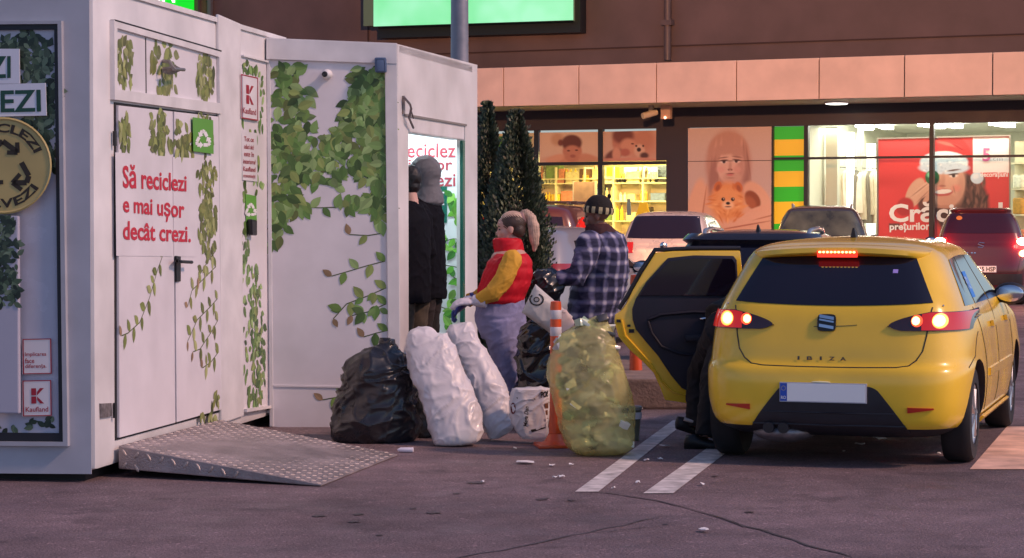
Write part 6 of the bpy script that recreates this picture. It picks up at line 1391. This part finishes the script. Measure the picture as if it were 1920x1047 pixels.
mb.rings(prow([(556, 941, 43, .168, 0), (570, 939, 46, .178, 0), (590, 938, 48.5, .188, 0), (610, 940, 47.5, .188, 0), (632, 943, 41, .17, 0), (640, 944, 30, .13, 0)], WD), 24, pw=2.3)
JEANS = mat('faded_denim', (.265, .262, .44), .85, var=.30, vscale=8, bump=.1, bscale=90)
me = baked(mb, .009, 5); cloth_wrinkle(me, .011, 8, 3, (1, 1, 1.5)); finish(me, 'trousers', JEANS, wm)
VEST = mat('red_vest', (.60, .008, .022), .62, var=.12, vscale=7, spec=.3)
mb = MB(); rw = []
for i in range(29):
    f = i / 28; y, c, rx, ry, dy = cr([(474, 955, 27, .115, 0), (482, 957, 36, .17, 0), (496, 955, 42.5, .20, 0), (515, 951.5, 46, .20, 0), (540, 944.5, 46, .195, 0), (560, 939, 43.5, .19, 0), (569, 938.5, 40, .178, 0)], 6 * f)
    q = 1 + .048 * abs(sin(f * pi * 5.2)) ** .7 - .03; rw.append((y, c, rx * q, ry * q, dy))
mb.rings(prow(rw, WD), 30, pw=2.35); me = baked(mb, .009, 1); cloth_wrinkle(me, .010, 9, 5, (1, 1, .8)); vo = finish(me, 'vest', VEST, wm)
mb = MB(); mb.rings(prow([(447, 950, 24, .088, 0), (450, 951, 27.5, .098, 0), (460, 953, 28.5, .104, 0), (470, 955, 28, .108, 0), (480, 957, 30, .13, 0)], WD), 26); me = baked(mb, .007, 2); cloth_wrinkle(me, .006, 12, 2); finish(me, 'collar', VEST, vo)
YSL = mat('yellow_knit', (.70, .36, .035), .8, var=.10, vscale=10, bump=.12, bscale=80)
for i, a in enumerate(ARM):
    mb = MB(); mb.ell(a[0], (.074, .072, .078)); mb.tube(a, [.072, .068, .062, .046], 18); me = baked(mb, .008, 3); cloth_wrinkle(me, .012, 10, 6 + i, (1.3, 1, 1)); finish(me, 'sleeve', YSL, wm)
GW = mat('white_work_glove', (.72, .66, .74), .7, var=.08); GB = mat('blue_rubber_glove', (.03, .04, .26), .4, coat=.2)
mb = MB(); p = ARM[0][3]; mb.tube([p + Vector((.06, -.01, .0)), p, p + Vector((-.03, 0, 0))], [.055, .048, .040], 14); hand_shape(mb, p + Vector((-.01, 0, 0)), (-1, .10, -.10), (.1, .4, -1), (0, 1, .2), 1.3, .5); me = baked(mb, .0055, 2); cloth_wrinkle(me, .004, 22, 4); finish(me, 'glove', GW, wm)
mb = MB(); p = ARM[1][3]; mb.tube([p + Vector((.05, .0, .02)), p], [.046, .040], 14); hand_shape(mb, p, (-.75, -.1, -.6), (.5, -.4, -1), (0, -1, .2), 1.35, .7); me = baked(mb, .0055, 2); finish(me, 'glove', GB, wm)
HAIR = mat('brown_hair', (.07, .042, .034), .5, var=.3, vscale=30); BLOND = mat('blond_hair', (.60, .40, .30), .5, var=.35, vscale=26, bump=.2, bscale=60)
mb = MB(); mb.ell(hc + Mh @ Vector((-.021, 0, .043)) * hs, (.098 * hs, .082 * hs, .083 * hs), 24, 16, Mh); mb.ell(hc + Mh @ Vector((-.058, 0, -.008)) * hs, (.056 * hs, .072 * hs, .072 * hs), 20, 14, Mh)
me = baked(mb, .006, 2); displace(me, lambda c, n: .0025 * sin((c.z * 1.0 + c.x * .8) * 420)); ho = finish(me, 'hair', HAIR, wm)
mb = MB(); mb.ell(hc + Mh @ Vector((-.020, 0, .066)) * hs, (.092 * hs, .072 * hs, .064 * hs), 24, 16, Mh); me = baked(mb, .006, 1); finish(me, 'hair_top', BLOND, ho)
pt_ = [P(975, 404, WD), P(986, 399, WD), P(995, 408, WD), P(1000, 425, WD), P(1002, 442, WD), P(1003, 458, WD), P(1002, 472, WD)]
mb = MB(); mb.tube(pt_, [.026, .032, .039, .043, .040, .030, .009], 24); me = baked(mb, .006, 3); displace(me, lambda c, n: .0022 * sin(c.x * 420 + c.z * 40) + .004 * nz((c.x * 3, c.y * 3, c.z * .6), 14)); po = finish(me, 'ponytail', BLOND, ho)
mb = MB(); q = P(981, 408, WD); mb.lathe([(.034, -.012), (.044, -.010), (.046, .0), (.044, .010), (.034, .012)], q, 16, M=Matrix.Rotation(1.2, 3, 'Y')); mb.build('hair_band', mat('band_pink', (.45, .26, .25), .6), ho, smooth=60)
mb = MB()
for sg in (1, -1): h = P(961, 790, WD, sg * .09); h.z = .0; shoe(mb, h, h + Vector((-.19, 0, 0)))
mb.build('shoes', mat('white_trainer', (.5, .48, .5), .5), wm, smooth=60)

# ---------------------------------------------------------------- the man in the plaid shirt
MD = 16.75
mo = P(1122, 410, MD); mo.z = 0
mn = thing('person', 'man in blue plaid jacket and striped knit hat holding black bag, seen from behind', 'person', mo)
Mm = Matrix.Rotation(pi - .18, 3, 'Z') @ Matrix.Rotation(.06, 3, 'Y'); mc = P(1120, 404, MD); ms = 1.0
body = MB(); head_shape(body, mc, Mm, ms, True)
body.rings(prow([(432, 1127, 20, .085, 0), (446, 1134, 34, .15, 0), (470, 1132, 38, .19, 0), (510, 1130, 40, .18, 0), (560, 1118, 38, .17, 0), (600, 1112, 38, .17, 0), (622, 1114, 36, .165, 0)], MD), 24, pw=2.3)
ML = lambda g: [[(P(1110 + k * 16, 610, MD, sg * .09), P(1108 + k * 22, 670, MD, sg * .09), P(1110 + k * 26, 720, MD, sg * .09), P(1112 + k * 28, 790, MD, sg * .09)), (.105 + g, .088 + g, .070 + g, .056 + g)] for k, sg in ((0, -1), (1, 1))]
for pth, rd in ML(-.01): body.tube(pth, list(rd), 16)
MA = [(P(1104, 458, MD, -.20), P(1092, 492, MD, -.25), P(1080, 518, MD, -.26), P(1044, 521, MD, -.22)), (P(1150, 460, MD, .2), P(1120, 505, MD, .26), P(1095, 525, MD, .26), P(1055, 520, MD, .16))]
for a in MA: body.tube(a, [.05, .046, .042, .032], 14)
for a in MA: hand_shape(body, a[3], (-1, .1, .05), (0, .6, -1), (0, 1, .4), .95, .7)
finish(baked(body, .008, 2), 'body', SKIN2, mn); eyes(mc, Mm, ms, mn)
def plaid():
    m = bpy.data.materials.new('plaid_flannel'); m.use_nodes = True; n, l = m.node_tree.nodes, m.node_tree.links; b = n['Principled BSDF']; b.inputs['Roughness'].default_value = .9
    tc = n.new('ShaderNodeTexCoord'); sp = n.new('ShaderNodeSeparateXYZ'); nzn = n.new('ShaderNodeTexNoise'); nzn.inputs['Scale'].default_value = 7; l.new(tc.outputs['Object'], nzn.inputs[0])
    ad = n.new('ShaderNodeVectorMath'); ad.operation = 'MULTIPLY_ADD'; ad.inputs[1].default_value = (.035, .035, .035); l.new(nzn.outputs['Color'], ad.inputs[0]); l.new(tc.outputs['Object'], ad.inputs[2]); l.new(ad.outputs[0], sp.inputs[0])
    def band(a, b_, per):
        s1 = n.new('ShaderNodeMath'); s1.operation = 'MULTIPLY_ADD'; l.new(a, s1.inputs[0]); s1.inputs[1].default_value = 2 * pi / per; s1.inputs[2].default_value = .6
        if b_ is not None:
            s0 = n.new('ShaderNodeMath'); s0.operation = 'MULTIPLY_ADD'; l.new(b_, s0.inputs[0]); s0.inputs[1].default_value = .8; l.new(a, s0.inputs[2]); l.new(s0.outputs[0], s1.inputs[0])
        s2 = n.new('ShaderNodeMath'); s2.operation = 'SINE'; l.new(s1.outputs[0], s2.inputs[0])
        mr = n.new('ShaderNodeMapRange'); mr.inputs[1].default_value = .05; mr.inputs[2].default_value = 1.0; l.new(s2.outputs[0], mr.inputs[0]); return mr.outputs[0]
    v1 = band(sp.outputs['X'], sp.outputs['Y'], .098); v2 = band(sp.outputs['Z'], None, .098)
    s = n.new('ShaderNodeMath'); s.operation = 'ADD'; l.new(v1, s.inputs[0]); l.new(v2, s.inputs[1])
    h = n.new('ShaderNodeMath'); h.operation = 'MULTIPLY'; l.new(s.outputs[0], h.inputs[0]); h.inputs[1].default_value = .5
    r = n.new('ShaderNodeValToRGB'); e = r.color_ramp.elements; e[0].position = .0; e[0].color = (.022, .023, .06, 1); e[1].position = 1.0; e[1].color = (.60, .55, .64, 1); k = e.new(.5); k.color = (.15, .145, .26, 1)
    l.new(h.outputs[0], r.inputs[0]); l.new(r.outputs[0], b.inputs['Base Color']); return m
PL = plaid()
mb = MB(); mb.rings(prow([(436, 1133, 24, .11, 0), (442, 1137, 34, .16, 0), (454, 1134, 41, .20, 0), (475, 1133, 45, .225, 0), (510, 1130, 48, .215, 0), (545, 1121, 52, .20, 0), (580, 1112, 47, .195, 0), (600, 1109, 45, .19, 0), (606, 1109, 43, .185, 0)], MD), 30, pw=2.4)
me = baked(mb, .009, 3); cloth_wrinkle(me, .016, 7, 11, (1, 1, 1.1)); finish(me, 'jacket', PL, mn)
for i, a in enumerate(MA):
    mb = MB(); mb.ell(a[0], (.095, .085, .095)); mb.tube(a, [.092, .085, .078, .052], 18); me = baked(mb, .009, 3); cloth_wrinkle(me, .016, 9, 21 + i); finish(me, 'sleeve', PL, mn)
mb = MB(); mb.rings(prow([(420, 1121, 19, .085, 0), (426, 1122, 25, .10, 0), (434, 1126, 29, .12, 0), (443, 1131, 32, .14, 0)], MD), 26); me = baked(mb, .007, 2); cloth_wrinkle(me, .007, 12, 7); finish(me, 'scarf', mat('dark_red_scarf', (.05, .012, .014), .85, var=.2), mn)
TR = mat('dark_trousers', (.035, .034, .05), .85, var=.2, vscale=9)
mb = MB()
for pth, rd in ML(.012): mb.tube(pth, list(rd), 18)
mb.rings(prow([(585, 1112, 40, .17, 0), (610, 1114, 40, .175, 0), (634, 1116, 34, .16, 0)], MD), 24); me = baked(mb, .009, 4); cloth_wrinkle(me, .012, 8, 31); finish(me, 'trousers', TR, mn)
mb = MB()
for k, sg in ((0, -1), (1, 1)): h = P(1114 + k * 28, 790, MD, sg * .09); h.z = 0; shoe(mb, h, h + Vector((-.19, .08, 0)), .05, .08)
mb.build('shoes', CARBLACK, mn, smooth=60)
HATM = mat('dark_knit', (.016, .012, .012), .9, bump=.3, bscale=60); HATW = mat('cream_knit', (.50, .41, .24), .9, bump=.3, bscale=60)
Mt = Mm @ Matrix.Rotation(-.16, 3, 'Y')
mb = MB(); hcn = mc + Mm @ Vector((-.014, 0, .046)); rr = []
for i in range(15):
    a = i / 14 * pi / 2; rr.append([hcn + Mt @ Vector((.108 * cos(a) ** .8 * cos(q), .090 * cos(a) ** .8 * sin(q), .112 * sin(a) - .006)) for q in [2 * pi * j / 32 for j in range(32)]])
mb.loft(rr, True); ht = mb.build('knit_hat', HATM, mn, smooth=70)
mb = MB(); 
for j in range(26):
    q0, q1 = 2 * pi * j / 26, 2 * pi * (j + 1) / 26; rr = []
    for k in range(4):
        q = q0 + (q1 - q0) * k / 3; rr.append([hcn + Mt @ Vector(((.110 + .006 * sin(pi * f)) * cos(q), (.092 + .006 * sin(pi * f)) * sin(q), -.034 + .050 * f)) for f in (0, .25, .5, .75, 1)])
    mb.loft(rr, False, j % 2, False)
mb.build('hat_brim', [HATM, HATW], ht, smooth=60)
mb = MB(); mb.ell(hcn + Mt @ Vector((-.066, -.02, .102)), (.015, .013, .020)); mb.build('bobble', HATM, ht, smooth=70)
BG = mat('black_work_glove', (.012, .012, .014), .6)
for a in MA:
    mb = MB(); p = a[3]; mb.tube([p + Vector((.07, -.005, 0)), p], [.062, .045], 14); hand_shape(mb, p, (-1, .15, -.1), (0, .5, -1), (0, 1, .4), 1.25, .8); me = baked(mb, .006, 2); finish(me, 'glove', BG, mn)
sack('rubbish_bag', 'half filled black bag held in the gloved hands of the man in plaid', 'bag', [(508, 1010, 1030), (518, 1002, 1050), (535, 1000, 1058), (552, 1008, 1054), (568, 1022, 1046), (576, 1030, 1038)], 16.55, BLK, 17, depth=.7, amp=.03, fs=8, lump=.03)

# ---------------------------------------------------------------- the two in the doorway
def standing(name, label, px, d, ytop, floor, face, jm, tm, hood, seed, w_=31):
    s = (P(px, ytop, d).z - floor) / 1.78; o = P(px, 410, d); o.z = floor; t = thing('person', label, 'person', o)
    M = Matrix.Rotation(face, 3, 'Z'); X = lambda x, y, z: o + M @ Vector((x * s, y * s, z * s))
    hc = X(.02, 0, 1.655); b = MB(); head_shape(b, hc, M @ Matrix.Rotation(.12, 3, 'Y'), s)
    tr_ = [(1.46, .06, .08), (1.42, .09, .15), (1.34, .115, .20), (1.15, .12, .18), (1.0, .115, .165), (.88, .125, .175), (.80, .12, .17)]
    def rg_(rows, g=0): return [[X(rx_ * cos(q) * (1 + g / rx_), ry_ * sin(q) * (1 + g / ry_), z) for q in [2 * pi * j / 24 for j in range(24)]] for z, rx_, ry_ in rows]
    b.loft(rg_(tr_), True); arms = [[X(0, sg * .19, 1.38), X(-.02, sg * .24, 1.12), X(.10, sg * .22, .98), X(.26, sg * .14, 1.02)] for sg in (1, -1)]
    legs = [[X(0, sg * .09, .84), X(.02, sg * .10, .48), X(-.01, sg * .10, .06)] for sg in (1, -1)]
    for a in arms: b.tube(a, [.055 * s, .048 * s, .042 * s, .03 * s], 12); hand_shape(b, a[3], M @ Vector((1, -.2, .1)), M @ Vector((0, 0, -1)), M @ Vector((0, .2, 1)), .95 * s, .6)
    for a in legs: b.tube(a, [.085 * s, .065 * s, .045 * s], 14)
    finish(baked(b, .009, 2), 'body', SKIN, t); eyes(hc, M @ Matrix.Rotation(.12, 3, 'Y'), s, t)
    b = MB(); b.loft(rg_([(1.50, .07, .085), (1.45, .10, .16), (1.36, .13, .215), (1.15, .14, .20), (.95, .145, .20), (.80, .15, .205), (.74, .145, .20)], .006), True)
    for a in arms: b.ell(a[0], .085 * s); b.tube(a, [.085 * s, .076 * s, .066 * s, .046 * s], 16)
    me = baked(b, .010, 4); cloth_wrinkle(me, .014, 7, seed); finish(me, 'jacket', jm, t)
    b = MB()
    for a in legs: b.tube(a, [.115 * s, .095 * s, .075 * s], 16)
    b.loft(rg_([(.92, .12, .165), (.82, .13, .18), (.74, .10, .14)]), True); me = baked(b, .010, 4); cloth_wrinkle(me, .014, 7, seed + 3); finish(me, 'trousers', tm, t)
    b = MB()
    for sg in (1, -1): shoe(b, X(-.05, sg * .1, 0), X(.17, sg * .11, 0), .05, .085)
    b.build('shoes', CARBLACK, t, smooth=60)
    if hood is not None:
        b = MB(); b.ell(hc + M @ Vector((-.022, 0, .03)) * s, (.122 * s, .105 * s, .125 * s), 24, 16, M); b.loft([[hc + M @ Vector((cx_ + rx_ * cos(q), ry_ * sin(q), z)) * s for q in [2 * pi * k / 20 for k in range(20)]] for z, cx_, rx_, ry_ in ((.02, -.03, .10, .095), (-.08, -.05, .085, .09), (-.15, -.055, .10, .12), (-.20, -.05, .11, .15), (-.225, -.05, .08, .12))])
        me = baked(b, .008, 2); cloth_wrinkle(me, .008, 12, seed + 5); finish(me, 'hood', hood, t)
    else:
        b = MB(); b.ell(hc + M @ Vector((-.026, 0, .035)) * s, (.098 * s, .082 * s, .092 * s), 20, 14, M); b.ell(hc + M @ Vector((-.05, 0, -.03)) * s, (.06 * s, .07 * s, .07 * s), 18, 12, M); me = baked(b, .007, 2); cloth_wrinkle(me, .006, 20, seed); finish(me, 'hair', mat('dark_hair', (.012, .010, .012), .5, var=.3), t)
    return t
NAVJ = mat('dark_navy_jacket', (.006, .006, .010), .9, var=.2, vscale=8, spec=.15); CAMO = mat('camouflage_cloth', (.085, .065, .045), .85, var=.7, vscale=9); CAM2 = mat('dark_camouflage_cloth', (.022, .014, .013), .9, var=.7, vscale=8)
standing('person', 'person with a grey hood and dark jacket standing sideways in the kiosk doorway', 797, 17.15, 299, .13, R(168), NAVJ, CAM2, mat('grey_hood', (.15, .15, .17), .8, var=.2), 41)
standing('person', 'dark haired person in camouflage trousers half hidden by the left jamb of the kiosk doorway', 766, 16.75, 309, .13, R(150), NAVJ, CAMO, None, 51)

# ---------------------------------------------------------------- person leaning into the car
LD = 14.75
lo_ = G(1300, 838); lx = thing('person', 'person in black leaning into the yellow car behind its open door', 'person', lo_)
b = MB(); hip = Vector((lo_.x + .22, lo_.y + .10, .76)); sh_ = Vector((lo_.x + .62, lo_.y + .42, .92)); hd = Vector((lo_.x + .82, lo_.y + .52, .92))
f1, f2 = G(1298, 826), G(1322, 842)
lg = [[hip + Vector((-.03, -.06, 0)), Vector((f1.x + .05, f1.y + .04, .45)), Vector((f1.x + .02, f1.y, .09))], [hip + Vector((.04, .05, 0)), Vector((f2.x + .06, f2.y + .08, .45)), Vector((f2.x + .0, f2.y, .08))]]
Mx = Matrix.Rotation(R(35), 3, 'Z') @ Matrix.Rotation(R(30), 3, 'Y'); head_shape(b, hd, Mx, .98)
b.tube([hip, hip.lerp(sh_, .5) + Vector((0, 0, .04)), sh_], [.15, .15, .16], 18); arms = [[sh_ + Vector((.0, sg * .15, 0)), sh_ + Vector((.15, sg * .18, -.2)), sh_ + Vector((.36, sg * .16, -.28))] for sg in (1, -1)]
for a in arms: b.tube(a, [.05, .045, .032], 12); hand_shape(b, a[2], (1, 0, -.3), (0, 0, -1), (0, 1, 0), .95, .5)
for a in lg: b.tube(a, [.09, .065, .045], 14)
finish(baked(b, .009, 2), 'body', SKIN, lx); eyes(hd, Mx, .98, lx)
b = MB()
for a in lg: b.tube(a, [.115, .085, .07], 16)
b.ell(hip, (.15, .16, .14)); me = baked(b, .009, 4); cloth_wrinkle(me, .012, 8, 61); finish(me, 'trousers', mat('black_trousers', (.008, .007, .010), .8), lx)
b = MB(); b.tube([hip + Vector((-.02, 0, .02)), hip.lerp(sh_, .5) + Vector((0, 0, .05)), sh_], [.17, .175, .185], 20)
for a in arms: b.tube(a, [.075, .066, .05], 14)
me = baked(b, .010, 3); cloth_wrinkle(me, .012, 8, 66); finish(me, 'jacket', mat('black_jacket', (.010, .010, .012), .7), lx)
b = MB(); b.ell(hd + Mx @ Vector((-.026, 0, .035)), (.096, .082, .09), 20, 14, Mx); finish(baked(b, .007, 2), 'hair', mat('dark_hair', (.012, .010, .012), .5), lx)
SH = mat('black_trainer', (.010, .010, .014), .5); b = MB()
b.v = []; hl, te = Vector((f1.x - .10, f1.y - .01, .075)), Vector((f1.x + .10, f1.y + .02, .005)); shoe(b, hl, te, .048, .085); s1 = b.build('shoe', SH, lx, smooth=60)
b = MB(); shoe(b, Vector((f2.x - .12, f2.y + .02, 0)), Vector((f2.x + .11, f2.y - .01, 0)), .048, .085); s2 = b.build('shoe', SH, lx, smooth=60)
b = MB(); b.tube([hl + Vector((.04, -.045, .075)), hl + Vector((.10, -.048, .055))], [.014, .010], 8); b.build('sock', mat('white_sock', (.6, .55, .56), .8), s1, smooth=60)
